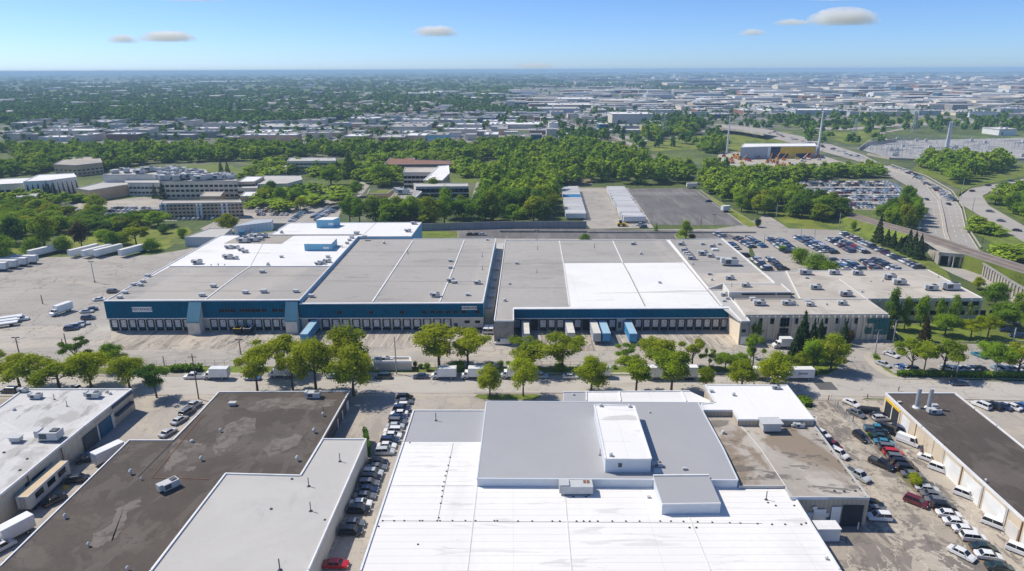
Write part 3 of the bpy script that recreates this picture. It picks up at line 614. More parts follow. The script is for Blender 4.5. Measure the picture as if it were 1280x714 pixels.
for x, y, k, s in [(792, 306, 'hvac', .8), (743, 310, 'pipe', 1.4), (801, 318, 'fan', 1.3), (637, 355.5, 'fan', 1.0), (631, 376.5, 'fan', 1.2), (646, 330, 'hood', .9), (671, 341, 'pipe', 1), (824.5, 354, 'hood', .7), (906, 370, 'hvac', .9), (909, 374, 'hood', .8), (672, 312, 'pipe', 1.2), (905, 377, 'hood', .7)]:
    runit(W3, x, y, HW3, k, s, random.uniform(-.1, .1))
xm = (xB + xC) / 2; L3 = xC - xB
MB().box((xm, yf3 - .9), L3 - .04, 1.7, 5.2, HW3 + .08).build('fascia', M['teal'], W3)
MB().box((xm, yf3 - 1.8), L3 - .04, .3, 4.95, 5.25).build('fascia_trim', M['bluegrey'], W3)
MB().box((xm, yf3 - .91), L3 - .04, 1.74, HW3 + .08, HW3 + .34).build('fascia_cap', M['coping'], W3)
MB().box((xm, yf3 - .26), L3 - 1, .1, 0, .75).build('dock_grime_strip', M['dock'], W3)  # same dark strip in place of grime at the wall foot
MB().box((xm, yf3 - .1), L3 - .1, .18, 0, 5.1).build('dock_wall', M['cmud'], W3)
dock_row(W3, [646.3 + 16.8 / 1.56 * i for i in range(25) if i != 12], 412, lambda x: yf3 - .2, {2: 'open', 8: 'open'})
pilasters(W3, [651.6 + 16.8 / 1.56 * i for i in range(24)], 412, lambda x: yf3 - .2, 4.9, 'cmud')
g = G(774, 402, 2); MB().box((g.x, yf3 - .6), 3.0, 1.0, 0, 4.9).build('stair_pier', M['cmu'], W3)
MB().box((g.x - .5, yf3 - 1.14), 1.1, .08, 1.2, 3.4).build('door', M['unitd'], W3)
# side wall of the east wing sunlit tan, its small front door
MB().box((xC + .12, (yf3 + yD) / 2 - .9), .3, yf3 - yD - 1.9, 0, HW3 - .1).build('side_wall', M['buff'], W3)
g = G(929, 423, 1.5); MB().box((g.x, yD - .06), 3.2, .1, .1, 3.0).build('door', M['white'], W3); window(W3, (G(929, 413, 5).x, yD - .04, 5.0), 1.2, .9)

# --- office block at the east end ---------------------------------------------
HO = 8.6
c1 = [(836, 300.2), (902.5, 298.2), (952, 340.2), (969, 355), (904, 355), (885.5, 361.5)]
OB = building('office_building', 'tan concrete office block stepped behind the spruces, joined to the white-roofed warehouse', 'office building', foot(c1, HO), HO, 'cmu', 'roofgrey')
overlay(OB, [(872.5, 341.5), (952, 341), (968.5, 354.8), (904, 354.8), (892, 357), (884, 354.5)], HO + .012, 'rooftan')
seams(OB, [((865, 327.5), (933, 326.8))], HO + .005, .3, 'seamd', .06); seams(OB, [((902.8, 299), (951.5, 340)), ((951.5, 340), (968, 354))], HO, .6, 'coping', .35, 'parapet')
for x, y, k, s in [(852, 306.5, 'hvac', 1.0), (856, 314, 'hvac', 1.0), (859.5, 318, 'hvac', 1.0), (862.5, 321, 'hvac', 1.0), (865, 324.5, 'hvac', 1.1), (878, 306, 'hood', 1.1), (891, 309, 'hvac', .9), (899, 306, 'hood', 1), (893.5, 313, 'skylight', 2.0), (879.5, 319, 'hvac', 1.4), (889, 321.5, 'hvac', 1), (897, 324, 'hood', 1), (866, 330.5, 'fan', .8), (913, 331.5, 'hvac', 2.2), (886.5, 343.5, 'hood', 1.0), (889.5, 350.5, 'fan', 1), (912.5, 349.5, 'hvac', 1.1), (853, 303, 'fan', 1)]:
    runit(OB, x, y, HO, k, s, random.uniform(-.08, .08))
# raised middle block, front block, rear-right block
def wing(px, z, wall, roof, base=0.0, cop='copingg'):
    ft = foot(px, z); wl = MB().prism(ft, base, z - .02, top=False).build('wall', M[wall], OB)
    r = MB().poly([(a, b, z) for a, b in ft]).build('roof', M[roof], OB)
    n = len(ft); mb = MB(); area = sum(ft[i][0] * ft[(i + 1) % n][1] - ft[(i + 1) % n][0] * ft[i][1] for i in range(n)); sg = 1 if area > 0 else -1
    for i in range(n):
        a = Vector(ft[i]); b = Vector(ft[(i + 1) % n]); d = (b - a).normalized(); nn = Vector((-d.y, d.x)) * sg
        mb.beam(a + nn * .13, b + nn * .13 - d * .3, .3, z - .2, z + .22)
    mb.build('coping', M[cop], r, OB); return ft
fB = wing([(903.7, 355), (976.8, 355), (989, 365.5), (911.5, 365.8)], 10.4, 'cmu', 'rooftan', 0, 'coping')
HF = 9.0
fF = wing([(917.5, 374), (1083.5, 374), (1111, 393.3), (932, 394.2)], HF, 'buff', 'rooftan')
fG = wing([(1000, 374), (1085, 373.9), (1228.5, 373), (1160, 337.5), (982.5, 339)], 8.4, 'buff', 'rooftan', 0, 'coping')
fH = wing([(954, 340.2), (982, 339), (1019.5, 374), (990, 374)], 8.0, 'cmu', 'roofgrey')
for x, y, k, s in [(932.5, 358.5, 'hvac', 1.0), (914.5, 358, 'pipe', 1)]: runit(OB, x, y, 10.4, k, s)
for x, y, k, s in [(940.5, 375.5, 'hood', 1.1), (950, 381.5, 'hvac', 1.3), (984, 381, 'hvac', 1.1), (990, 381, 'hvac', .9), (986, 378, 'fan', 1), (996, 382, 'fan', .8), (1009, 379, 'hood', 1.2), (1013, 382.5, 'hvac', .9), (1053, 381, 'hvac', 1.0), (1033, 381, 'fan', .8)]: runit(OB, x, y, HF, k, s)
for x, y, k, s in [(1020, 361.5, 'hvac', 1.3), (1007, 343, 'hvac', 1.5), (1043, 343, 'hvac', 1.3), (1072, 343.5, 'hvac', 1.3), (1057.5, 370, 'hvac', 1.4), (1077, 365.5, 'fan', .9), (1112.5, 349, 'hvac', 1.5), (1124.5, 355.5, 'hvac', 1.5), (1103, 351.5, 'fan', .7), (1164, 362.5, 'hvac', 1.5), (1158, 360, 'hood', 1), (1188, 362, 'hvac', 2.0), (1180, 359, 'hood', 1.2), (1088, 352, 'fan', .6), (1173, 347, 'pipe', 1.2), (1008, 348, 'hood', .8)]: runit(OB, x, y, 8.4, k, s)
seams(OB, [((1049, 349), (1083, 373.5))], 8.4, .3, 'seam', .12)
yO = fB[3][1]
for x in [963, 937.5]: pass
for i, x in enumerate((938, 958, 982)):
    g = G(x, 368.2, 9.6); window(OB, (g.x, (fB[2][1] + fB[3][1]) / 2 - .05, 9.75), 6.4, .5, panes=(1, 1))
yF = min(fF[2][1], fF[3][1]); xF0, xF1 = fF[3][0], fF[2][0]
# pilaster strips and windows along the front wall
pm_ = MB().box((0, -.14), .45, .5, 0, HF - .25).mesh('pilaster', M['buff'])
for t in np.linspace(0, 1, 25): inst('pilaster', pm_, OB, Vector((lerp(xF0, xF1, t), yF, 0)) - OFF[OB.name])
for i, x in enumerate([948.5, 962, 993, 1017.5, 1030, 1042, 1055, 1067]):
    g = G(x, 400, 6.5); window(OB, (g.x, yF - .1, 6.9), 1.1, 1.9, panes=(1, 2)); 
    if i in (0, 3, 4): window(OB, (g.x, yF - .1, 3.4), 1.1, 2.6, panes=(1, 2))
g = G(976.5, 403, 5.5); window(OB, (g.x, yF - .42, 6.6), 3.0, 3.0, panes=(3, 2)); window(OB, (g.x, yF - .42, 3.5), 3.0, 1.8, panes=(3, 2))
MB().box((g.x, yF - .5), 3.6, .6, .05, 2.3).build('entrance', M['unitd'], OB)
g = G(1086, 405, 5); window(OB, (g.x, yF - .42, 7.0), 3.6, 1.7, mat='tglass', panes=(3, 1)); g = G(1084, 412, 3.5)
window(OB, (G(1098, 405, 5).x, yF - .44, 5.0), 5.0, 5.8, mat='tglass', panes=(4, 3)); window(OB, (G(1082.5, 413, 3).x, yF - .42, 3.4), 2.0, 2.2, mat='tglass', panes=(2, 2))
yG = (fG[1][1] + fG[2][1]) / 2
for i, x in enumerate([1123, 1143.5, 1151, 1174, 1181, 1200, 1207, 1220]):
    for z in (6.4, 3.0):
        g = G(x, 380, z); window(OB, (g.x, lerp(fG[1][1], fG[2][1], (g.x - fG[1][0]) / (fG[2][0] - fG[1][0])) - .06, z), 2.4, 1.6, panes=(2, 1))
pm_ = MB().box((0, -.12), .6, .5, 0, 8.1).mesh('pilaster', M['cmu'])
for t in np.linspace(.02, .99, 12): inst('pilaster', pm_, OB, Vector((lerp(fG[1][0], fG[2][0], t), lerp(fG[1][1], fG[2][1], t), 0)) - OFF[OB.name])

# --- annex north-west and the boundary wall
AX = building('annex_shed', 'pale ribbed metal shed at the rear corner of the teal warehouse', 'shed', foot([(230.5, 297), (277, 297), (290, 286), (262, 286)], 5.0), 5.0, 'corr', 'roofpale', 'copingg')
def wallrun(name, pts, ht, wd, mat, label, cat, cap=None, group=None):
    mb = MB(); P = Gs(pts, 0)
    for a, b in zip(P[:-1], P[1:]): mb.beam(a, b, wd, 0, ht)
    return top_mesh(name, mb, M[mat], label, cat, group)
wallrun('boundary_wall', [(337, 288), (527, 288.6), (640, 285.5), (733, 285.5)], 4.2, .4, 'greyfence', 'long grey boundary wall behind the warehouses, before the wood', 'wall')
wallrun('boundary_wall', [(735, 291.5), (945, 291.5)], .9, .3, 'concrete', 'low concrete wall along the lane below the trailer lot', 'wall')
wallrun('boundary_wall', [(625, 290.5), (734, 291)], 1.1, .3, 'cmud', 'low dark wall along the back lane behind the east warehouse', 'wall')
# street-side pump house
PH = building('pump_house', 'small grey flat-roofed hut by the pavement beside a tall pole', 'hut', foot([(467, 453.3), (514.5, 453.3), (513, 447.6), (468.5, 447.6)], 2.7), 2.7, 'greywall', 'roofgrey2', 'coping', .5, .5)
runit(PH, 482, 450.5, 2.7, 'hvac', .9); runit(PH, 489, 451, 2.7, 'hood', .8)

# ------------------------------------------------------------------ south buildings
# pale roof, far left
h1 = 5.9
q = [(165, 487), (104.6, 534.3), (0, 620), (-150, 740), (-420, 740), (-60, 555), (0, 509), (30, 487)]
F1 = building('workshop_building', 'tan-walled workshop with stained pale roof beside the alley', 'workshop', foot(q, h1), h1, 'tanwall', 'roofpale2', 'coping', .35, .3)
A = Vector(foot([(165, 487)], h1)[0]); B = Vector(foot([(0, 620)], h1)[0]); dv = (B - A); LW = dv.length; dv.normalize(); nv = Vector((-dv.y, dv.x)); nv = nv if nv.x > 0 else -nv
rw = math.atan2(-dv.y, -dv.x)
def onwall(A, dv, nv, t, off, z): p = A + dv * t + nv * off; return (p.x, p.y, z)
def wallbox(root, name, A, dv, nv, t0, t1, z0, z1, th, mat, part=None):
    mb = MB(); mb.beam(A + dv * t0 + nv * th / 2, A + dv * t1 + nv * th / 2, th, z0, z1); return mb.build(name, M[mat], part or root, root)
wallbox(F1, 'fascia_panel', A, dv, nv, .3, 9.5, 5.0, 5.8, .15, 'navy'); wallbox(F1, 'awning', A, dv, nv, 1.5, 9.0, 2.6, 3.2, .9, 'navy')
wallbox(F1, 'wall_panel', A, dv, nv, 9.7, 10.2, 0, 4.4, .3, 'buff')
for (a, b, m) in ((10.6, 15.6, 'bluedoor'), (16.6, 22, 'unitd')):
    d = wallbox(F1, 'overhead_door', A, dv, nv, a, b, 0, 3.9, .14, m); wallbox(F1, 'door_track', A, dv, nv, a - .35, a - .02, 0, 4.0, .2, 'white', d)
def tpx(px, py, z, A, dv):  # distance along a wall of the spot seen at a pixel
    best = None
    for t in np.linspace(-5, 90, 1900):
        p = A + dv * t; q_ = PX((p.x, p.y, z)); e = (q_[0] - px) ** 2 + (q_[1] - py) ** 2
        if best is None or e < best[0]: best = (e, t)
    return best[1]
for (px_, py_, wd) in ((45, 598, 3.0), (52, 592, 1.6), (33.5, 609, 1.3)):
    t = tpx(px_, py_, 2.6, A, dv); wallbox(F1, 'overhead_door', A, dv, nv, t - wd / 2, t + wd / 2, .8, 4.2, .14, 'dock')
for t in (29.5, 40.5, 52): wallbox(F1, 'downpipe', A, dv, nv, t, t + .15, 0, 5.6, .15, 'rust')
for x, y, k, s in [(46, 498, 'hvac', 1.0), (118, 497, 'hvac', 1.2), (65, 549, 'hvac', 1.7), (21, 552, 'hood', 1.4), (68, 499.5, 'pipe', 1.1), (84, 508, 'pipe', 1.1), (134, 491, 'fan', .8), (138, 493, 'fan', .7), (18, 513, 'fan', .7), (34, 574, 'drain', 1.5), (25, 588, 'drain', 1.6), (5, 566, 'drain', 1.6), (30, 490, 'hvac', .8)]:
    runit(F1, x, y, h1, k, s)
# brown tar roof with side yard
h2 = 4.0
q2 = [(273.6, 490.3), (437, 489.5), (403.2, 549.4), (375.5, 595.5), (282, 593), (189, 714), (150, 765), (-60, 765), (0, 708), (161.4, 550.6), (216, 550.6), (246, 520)]
F2 = building('workshop_building', 'low building with brown tar roof and dried puddles, middle of the near row', 'workshop', foot(q2, h2), h2, 'brickdark', 'roofbrown', 'coping', .3, .22)
def blob(root, pts, z, mat, name, jit=1.0, seed=1):
    rr = random.Random(seed); P = Gs(pts, z); out = []
    for a, b in zip(P, P[1:] + P[:1]):
        for k in range(4):
            p = a.lerp(b, k / 4); out.append(p + Vector((rr.uniform(-jit, jit), rr.uniform(-jit, jit), 0)) * .5)
    return MB().poly(out).build(name, M[mat], root)
def z5(x, y): return (x / 3.966, 534 + y / 3.966)
blob(F2, [z5(440, 590), z5(480, 520), z5(550, 480), z5(580, 400), z5(700, 345), z5(690, 390), z5(620, 430), z5(610, 490), z5(560, 560), z5(500, 590)], h2 + .012, 'tarpale', 'dried_puddle', .9, 3)
blob(F2, [(213, 560), (222, 548), (238, 552), (258, 557), (255, 566), (240, 565), (232, 575), (222, 578), (212, 588), (206, 590)], h2 + .012, 'tarpale', 'dried_puddle', .8, 4)
blob(F2, [(262, 560), (275, 545), (283, 532), (305, 520), (320, 524), (318, 540), (300, 545), (290, 560), (275, 570)], h2 + .012, 'tarpale', 'dried_puddle', .8, 5)
blob(F2, [(300, 508), (330, 500), (352, 497), (398, 497), (420, 500), (415, 508), (385, 512), (350, 510), (320, 516)], h2 + .012, 'tarpale', 'dried_puddle', .8, 6)
blob(F2, [(330, 560), (345, 548), (365, 540), (380, 545), (372, 556), (350, 566), (336, 572)], h2 + .012, 'tarpale', 'dried_puddle', .8, 7)
blob(F2, [(222, 583), (245, 583), (244, 588), (228, 589)], h2 + .012, 'tarpale', 'dried_puddle', .6, 8)
seams(F2, [((190, 597), (252, 521))], h2 + .012, .16, 'rust', .1, 'gas_pipe'); seams(F2, [((190, 597.5), (262, 599))], h2 + .012, .16, 'rust', .1, 'gas_pipe'); seams(F2, [((173, 596), (240, 528))], h2 + .012, .3, 'black', .04)
for x, y, k, s in [(213, 610, 'hvac', 1.3), (393, 497, 'hvac', 1.3), (276, 540, 'vent', 1.0), (252, 576, 'vent', 1.2), (164, 593, 'vent', 1.3), (82, 648, 'vent', 1.1), (111, 683, 'vent', .9), (393, 541, 'vent', 1.3), (372, 576, 'vent', 1.3), (240, 553, 'fan', .8), (291, 507, 'hood', 1.0), (160, 713, 'vent', .9), (177, 600, 'vent', .7), (404, 520, 'vent', 1.1), (404, 513, 'pipe', .9), (221, 599, 'drain', 1.6)]:
    runit(F2, x, y, h2, k, s, .9 if k == 'hvac' and x < 300 else 0)
g0 = foot([(437, 489.5)], h2)[0]; g1 = foot([(403.2, 549.4)], h2)[0]; A2 = Vector(g0); d2 = (Vector(g1) - A2).normalized(); n2 = Vector((-d2.y, d2.x)); n2 = n2 if n2.x > 0 else -n2
for (t0, t1, m) in ((2, 4, 'doorw'), (8, 8.6, 'white'), (12.5, 13.1, 'white'), (17, 21, 'unitd')): wallbox(F2, 'door', A2, d2, n2, t0, t1, 0, 2.6, .12, m)
# grey roof in front of it
h3 = 5.0
q3 = [(282, 592.5), (375.5, 595), (403.2, 549.4), (458, 549.6), (386, 714), (362, 765), (150, 765), (189, 714)]
F3 = building('workshop_building', 'pale grey smooth-roofed building against the long car row', 'workshop', foot(q3, h3), h3, 'greywall', 'roofpale', 'coping', .3, .3)
for x, y, k, s in [(425, 577, 'pipe', 1.4), (386, 608, 'pipe', 1.4), (388.5, 639, 'pipe', 1.4), (350, 713, 'pipe', 1.6), (339, 636.5, 'drain', 1.5), (365, 599, 'drain', 1.5), (406, 650, 'drain', 1.2)]: runit(F3, x, y, h3, k, s)
# white plant
h4 = 6.0
yR = G(600, 552.6, h4)
q4 = [(516.5, 513.5), (880, 513.5), (926, 607.6), (985, 607.6), (1051, 714), (1085, 768), (430, 768), (450, 714), (504, 552.6)]
F4 = building('factory_building', 'big factory with dazzling white roof and raised grey middle bay, nearest of all', 'factory', foot(q4, h4), h4, 'bluegrey', 'roofwhite', 'coping', .35, .25)
overlay(F4, [(517.5, 514), (606.5, 513.5), (602, 552.6), (505.5, 552.6)], h4 + .012, 'roofmetal')
h4b = 7.9
fb = foot([(608, 501.8), (872.5, 503.2), (903.5, 560), (922.3, 600.2), (596.3, 598.2)], h4b)
gb = MB().prism(fb, 2, h4b - .02, top=False).build('raised_bay', M['bluegrey'], F4); MB().poly([(a, b, h4b) for a, b in fb]).build('raised_bay_roof', M['roofmetal'], gb, F4)
mb = MB()
for a, b in zip(fb, fb[1:] + fb[:1]): mb.beam(a, b, .3, h4b - .15, h4b + .08)
mb.build('raised_bay_edge', M['bluegrey'], gb, F4)
fp = foot([(743, 506.4), (792.6, 507.6), (814, 573.8), (757, 573.8)], h4b + 3.2)
ph = MB().prism(fp, h4b - .3, h4b + 3.2, top=False).build('penthouse', M['bluegrey'], F4); MB().poly([(a, b, h4b + 3.2) for a, b in fp]).build('penthouse_roof', M['roofwhite2'], ph, F4)
mb = MB()
for a, b in zip(fp, fp[1:] + fp[:1]): mb.beam(a, b, .35, h4b + 3.0, h4b + 3.35)
mb.build('penthouse_coping', M['coping'], ph, F4)
fs = foot([(816.5, 595), (886, 594.5), (901, 629), (828, 630)], h4 + 2.4)
pb = MB().prism(fs, h4, h4 + 2.4, top=False).build('penthouse', M['bluegrey'], F4); MB().poly([(a, b, h4 + 2.4) for a, b in fs]).build('penthouse_roof', M['roofmetal'], pb, F4)
mb = MB(); mb.beam(fs[0], fs[1], .35, h4 + 2.2, h4 + 2.65); mb.beam(fs[3], fs[2], .2, h4 + 2.2, h4 + 2.46); mb.build('penthouse_coping', M['coping'], pb, F4)
yfb = (G(600, 598, h4b).y)
g = G(778, 605, 6.9)
for xx in (694, 757, 783, 806): 
    a = G(xx, 604, 6.8); MB().box((a.x, yfb - .1), 3.2 if xx != 694 else 1.4, .1, 6.5, 7.2).build('clerestory', M['glass'], F4)
# long skinned air handler
g = G(721, 609, h4 + 1.2); mb = MB(); mb.box((g.x, g.y), 6.3, 2.6, h4 + .45, h4 + 2.1, 0, 0); mb.box((g.x - 2.6, g.y), 2.0, 2.2, h4 + .5, h4 + 2.4, 0, 0)
for sx in (-2.4, 2.4): mb.box((g.x + sx, g.y), .3, 2.2, h4, h4 + .45, 0, 1)
for sx in (1.6, 2.3): mb.box((g.x + sx, g.y + .5), .55, 1.1, h4 + 2.1, h4 + 2.16, 0, 2)
mb.build('air_handler', [M['unit'], M['unitd'], M['rust']], F4)
def z7(x, y): return (640 + x / 3.966, 534 + y / 3.966)
def z6(x, y): return (320 + x / 3.966, 534 + y / 3.966)
for x in (30, 100, 200, 237, 320, 355, 385, 425, 497, 565, 632, 735, 788, 850, 920, 993, 1080, 1132, 1217): runit(F4, *z7(x, 467 + max(0, x - 800) * .03), h4, 'drain', 1.0)
for x in (628, 685, 735, 812, 825, 898, 912, 974, 1038, 1088, 1182, 1196): runit(F4, *z6(x, 465), h4, 'drain', 1.0)
for x, y in ((962, 150), (953, 190), (945, 220), (938, 242), (932, 272), (926, 295), (924, 316), (921, 345), (916, 378), (906, 450), (608, 493), (763, 78), (803, 582)): runit(F4, *z6(x, y), h4, 'drain', 1.0)
for x, y in ((20, 483), (85, 483), (165, 483), (188, 477), (38, 390), (0, 375), (130, 390), (90, 312)): runit(F4, 960 + x / 3.966, 534 + y / 3.966, h4, 'drain', 1.1)
runit(F4, 1033, 699, h4, 'fan', .6); runit(F4, *z7(1260, 360), h4, 'pipe', 1.3); runit(F4, *z7(678, 350), h4, 'hood', .4); runit(F4, 545, 526, h4, 'pipe', 1.4)
for x, y in ((304, 346), (367, 346), (880, 499), (914, 499)): runit(F4, *z7(x, y), h4, 'drain', 1.1)
seams(F4, [(z6(900, 465), z6(978, 80))], h4 + .004, .1, 'seamd', .03); seams(F4, [(z6(620, 464), z7(1240, 478))], h4 + .004, .1, 'seamd', .03)
seams(F4, [(z6(1048, 714), z6(1096, 290)), (z7(262, 330), z7(296, 714)), (z7(872, 430), z7(985, 714)), (z6(665, 290), z6(1096, 290))], h4 + .004, .22, 'seam', .06)
for x, y in ((751, 508, ), (787, 509)): runit(F4, x, y, h4b + 3.2, 'fan', .8)
runit(F4, 763.5, 570, h4b + 3.2, 'fan', .8); runit(F4, 812, 516, h4b, 'fan', .5); runit(F4, 855.5, 587, h4b, 'hood', .5); runit(F4, 750, 569, h4b, 'pipe', 1.0)
g = G(774.5, 579, h4b + 1.8); MB().box((g.x, fp[2][1] - .05), .7, .08, h4b + 1.3, h4b + 2.2).build('louvre', M['unitd'], F4)
overlay(F4, [(815, 578), (826, 578.5), (829, 591), (818, 591.5)], h4b + .012, 'roofwhite2'); runit(F4, 822, 583, h4b, 'hvac', .7)
for xx in (848, 880): 
    g = G(xx, 631.5, h4 + 2.2); MB().box((g.x, fs[2][1] - .05), 1.0, .08, h4 + 1.9, h4 + 2.15).build('wall_lamp', M['white'], F4)
# rear strip, white rear wing, stained tan wing
h5 = 8.0
fr = foot([(704, 490.3), (862, 489), (893, 503.3), (704, 502.2)], 6.2); MB().prism(fr, 0, 6.18, top=False).build('wall', M['bluegrey'], F4); MB().poly([(a, b, 6.2) for a, b in fr]).build('roof', M['roofwhite2'], F4)
overlay(F4, [(704.4, 490.8), (733, 490.6), (733, 501.8), (704.4, 501.8)], 6.215, 'roofmetal'); seams(F4, [((733, 490.6), (733, 501.8)), ((774, 490.5), (776, 502)), ((704, 490.6), (862, 489.3)), ((852, 490), (858, 502))], 6.2, .3, 'coping', .25, 'parapet'); runit(F4, 717, 494, 6.2, 'fan', .6)
F5 = building('factory_wing', 'ribbed tan block with clean white roof between street and stained roof', 'factory', foot([(881.3, 481.4), (984, 482), (1018, 525), (922.7, 525), (915.5, 513.2), (879.5, 513.2), (876, 505.2), (893, 503.4)], h5), h5, 'ribbed', 'roofwhite2', 'coping', .35, .2)
runit(F5, 917, 494.5, h5, 'fan', .9); runit(F5, 970.5, 486, h5, 'hvac', .7); runit(F5, 889, 490, h5, 'hood', .6); seams(F5, [((879, 482.5), (891, 502.5))], h5, .35, 'copingg', .2)
h6 = 6.4
F6 = building('factory_wing', 'ribbed workshop with stained tan roof and an open dark doorway', 'factory', foot([(873.5, 519), (1021, 521), (1019.5, 534.3), (1087, 623.5), (988, 622.3), (981, 608.5), (924, 608.5), (903, 560)], h6), h6, 'ribbed', 'roofstain', 'copingg', .35, .25)
c6 = [tuple(v) for v in foot([(1087, 623.5), (988, 622.3)], h6)]; y6 = (c6[0][1] + c6[1][1]) / 2; x61 = c6[0][0]
MB().box(((c6[0][0] + c6[1][0]) / 2, y6 - .02), abs(c6[0][0] - c6[1][0]), .06, h6 - .3, h6 + .3).build('front_coping', M['bluegrey'], F6)
def f6(px, py): return G(px, py, 2.0).x
C60, C61 = c6
y6 = min(c6[0][1], c6[1][1]) - .0
MB().box((f6(1063, 645), y6 - .05), 4.1, .12, .02, 4.9).build('doorway_shade_panel', M['dock'], F6)  # flat dark panel on the wall, the opening's inner shade painted in its colour
MB().box((f6(1042, 645), y6 - .10), 1.9, .12, .02, 4.6).build('sliding_door', M['doorw'], F6)
d = MB().box((f6(1018.5, 640), y6 - .08), 2.5, .12, .3, 4.0).build('overhead_door', M['white'], F6)
mb = MB()
for k in (-.8, 0, .8): mb.box((f6(1018.5, 640) + k, y6 - .15), .45, .04, .8, 1.05)
mb.build('door_window', M['glass'], d, F6)
MB().box((f6(1037, 650), y6 - .17), .8, .06, 0.1, 2.1).build('door', M['bluedoor'], F6); MB().box((f6(1006.5, 632), y6 - .06), .9, .06, 4.0, 4.6).build('wall_sign', M['white'], F6)
for x in (1049, 1077): 
    g = f6(x, 655); MB().tube((g, y6 - 1.0, 0), (g, y6 - 1.0, 1.6), .13, .13, 8).build('bollard', M['coping'], F6)
for x, y, k, s in [(904, 542, 'fan', .9), (962, 538, 'hood', 2.6), (999, 534, 'hvac', .8), (990, 534, 'vent', .8), (1043, 614, 'drain', 1.4), (1055, 614.5, 'drain', 1.4), (1069, 614, 'drain', 1.4), (1082, 622, 'drain', 1.4)]: runit(F6, x, y, h6, k, s)
seams(F6, [((918, 523), (950, 560)), ((950, 560), (990, 620))], h6 + .004, .18, 'seam', .05)
mb = MB()
for i, (x, y) in enumerate(((1024, 545), (1033, 555), (1042, 566), (1051, 578), (1060, 590), (1069, 602), (1078, 613))): g = G(x, y, h6); mb.box((g.x - .6, g.y), .25, .25, h6 + .25, h6 + .5)
mb.build('roof_anchor', M['unitd'], F6)
# brown roofed garages at the right
h7 = 5.6
q7 = [(1106.7, 492.2), (1194, 492.2), (1220, 512.4), (1247.5, 534), (1330, 600), (1480, 720), (1400, 760), (1352, 716), (1280, 651), (1151.6, 534)]
F7 = building('garage_building', 'long garage block with brown tar roof and a row of white doors', 'garages', foot(q7, h7), h7, 'tanwall', 'roofbrown', 'coping', .35, .3)
A7 = Vector(foot([(1106.7, 492.2)], h7)[0]); B7 = Vector(foot([(1280, 651)], h7)[0]); d7 = (B7 - A7).normalized(); n7 = Vector((-d7.y, d7.x)); n7 = n7 if n7.x < 0 else -n7
wallbox(F7, 'sign_band', A7, d7, n7, 1.0, 8.2, 4.3, 4.9, .25, 'yellowp'); wallbox(F7, 'bay_shade_panel', A7, d7, n7, 1.2, 8.0, .02, 4.2, .1, 'dock')  # the bay is a dark sheet, its inner shade painted on
for t in (1.0, 4.6, 8.2): wallbox(F7, 'pilaster', A7, d7, n7, t - .2, t + .2, 0, 4.3, .22, 'buff')
t = 9.4; i = 0
while t < 76:
    wdt = (6.0, 6.4, 3.0, 5.6)[i % 4]; wallbox(F7, 'overhead_door', A7, d7, n7, t, t + wdt, .02, (4.6, 4.7, 3.2, 4.5)[i % 4], .1, 'doorw' if i % 4 != 2 else 'paint')
    wallbox(F7, 'downpipe', A7, d7, n7, t + wdt + .35, t + wdt + .6, 0, 5.3, .2, 'rust' if i % 3 == 0 else 'copingg'); t += wdt + 1.2; i += 1
st = MB()
for (x, y) in ((1145.5, 509.5), (1160.5, 510)):
    g = G(x, y, h7); s_ = MB(); s_.tube(g, g + Vector((0, 0, 5.0)), .5, .5, 14); o = s_.build('exhaust_stack', M['metal'], F7, smooth=False); MB().tube(g, g + Vector((0, 0, .35)), 1.0, .8, 12).build('stack_base', M['white'], o, F7); MB().tube(g + Vector((0, 0, 5.0)), g + Vector((0, 0, 5.35)), .42, .5, 14).build('stack_cap', M['unit'], o, F7)
runit(F7, 1168, 517, h7, 'hvac', 1.0); runit(F7, 1168, 509, h7, 'hood', .8); runit(F7, 1124, 504, h7, 'hood', .5); runit(F7, 1232, 602.5, h7, 'vent', .8); runit(F7, 1180, 556, h7, 'drain', 1.3)

ribbon('corridor_road', [(640, 130), (694, 149.5), (775, 178.5), (792, 186)], [(638, 131), (691, 151.6), (770, 181.5), (786, 190)], .34, 'hwy')
ribbon('corridor_road', [(645, 129.5), (703, 149), (785, 177), (800, 183.5)], [(644, 130.3), (700, 150.2), (781, 178.6), (797, 185.6)], .32, 'hwy')
ribbon('city_street', [(560, 163), (640, 161.5), (760, 160.5)], [(560, 164.6), (640, 163), (760, 162)], .3, 'hwy'); ribbon('city_street', [(0, 163), (60, 172), (200, 165), (215, 160)], [(0, 164.8), (60, 174.5), (202, 167), (219, 161)], .3, 'hwy')
ribbon('city_street', [(560, 137.5), (575, 128), (590, 119)], [(553, 137.5), (571, 128), (588, 119)], .3, 'hwy'); ribbon('city_street', [(486, 133), (496, 126), (505, 120)], [(482, 133), (494, 126), (504, 120)], .3, 'hwy')
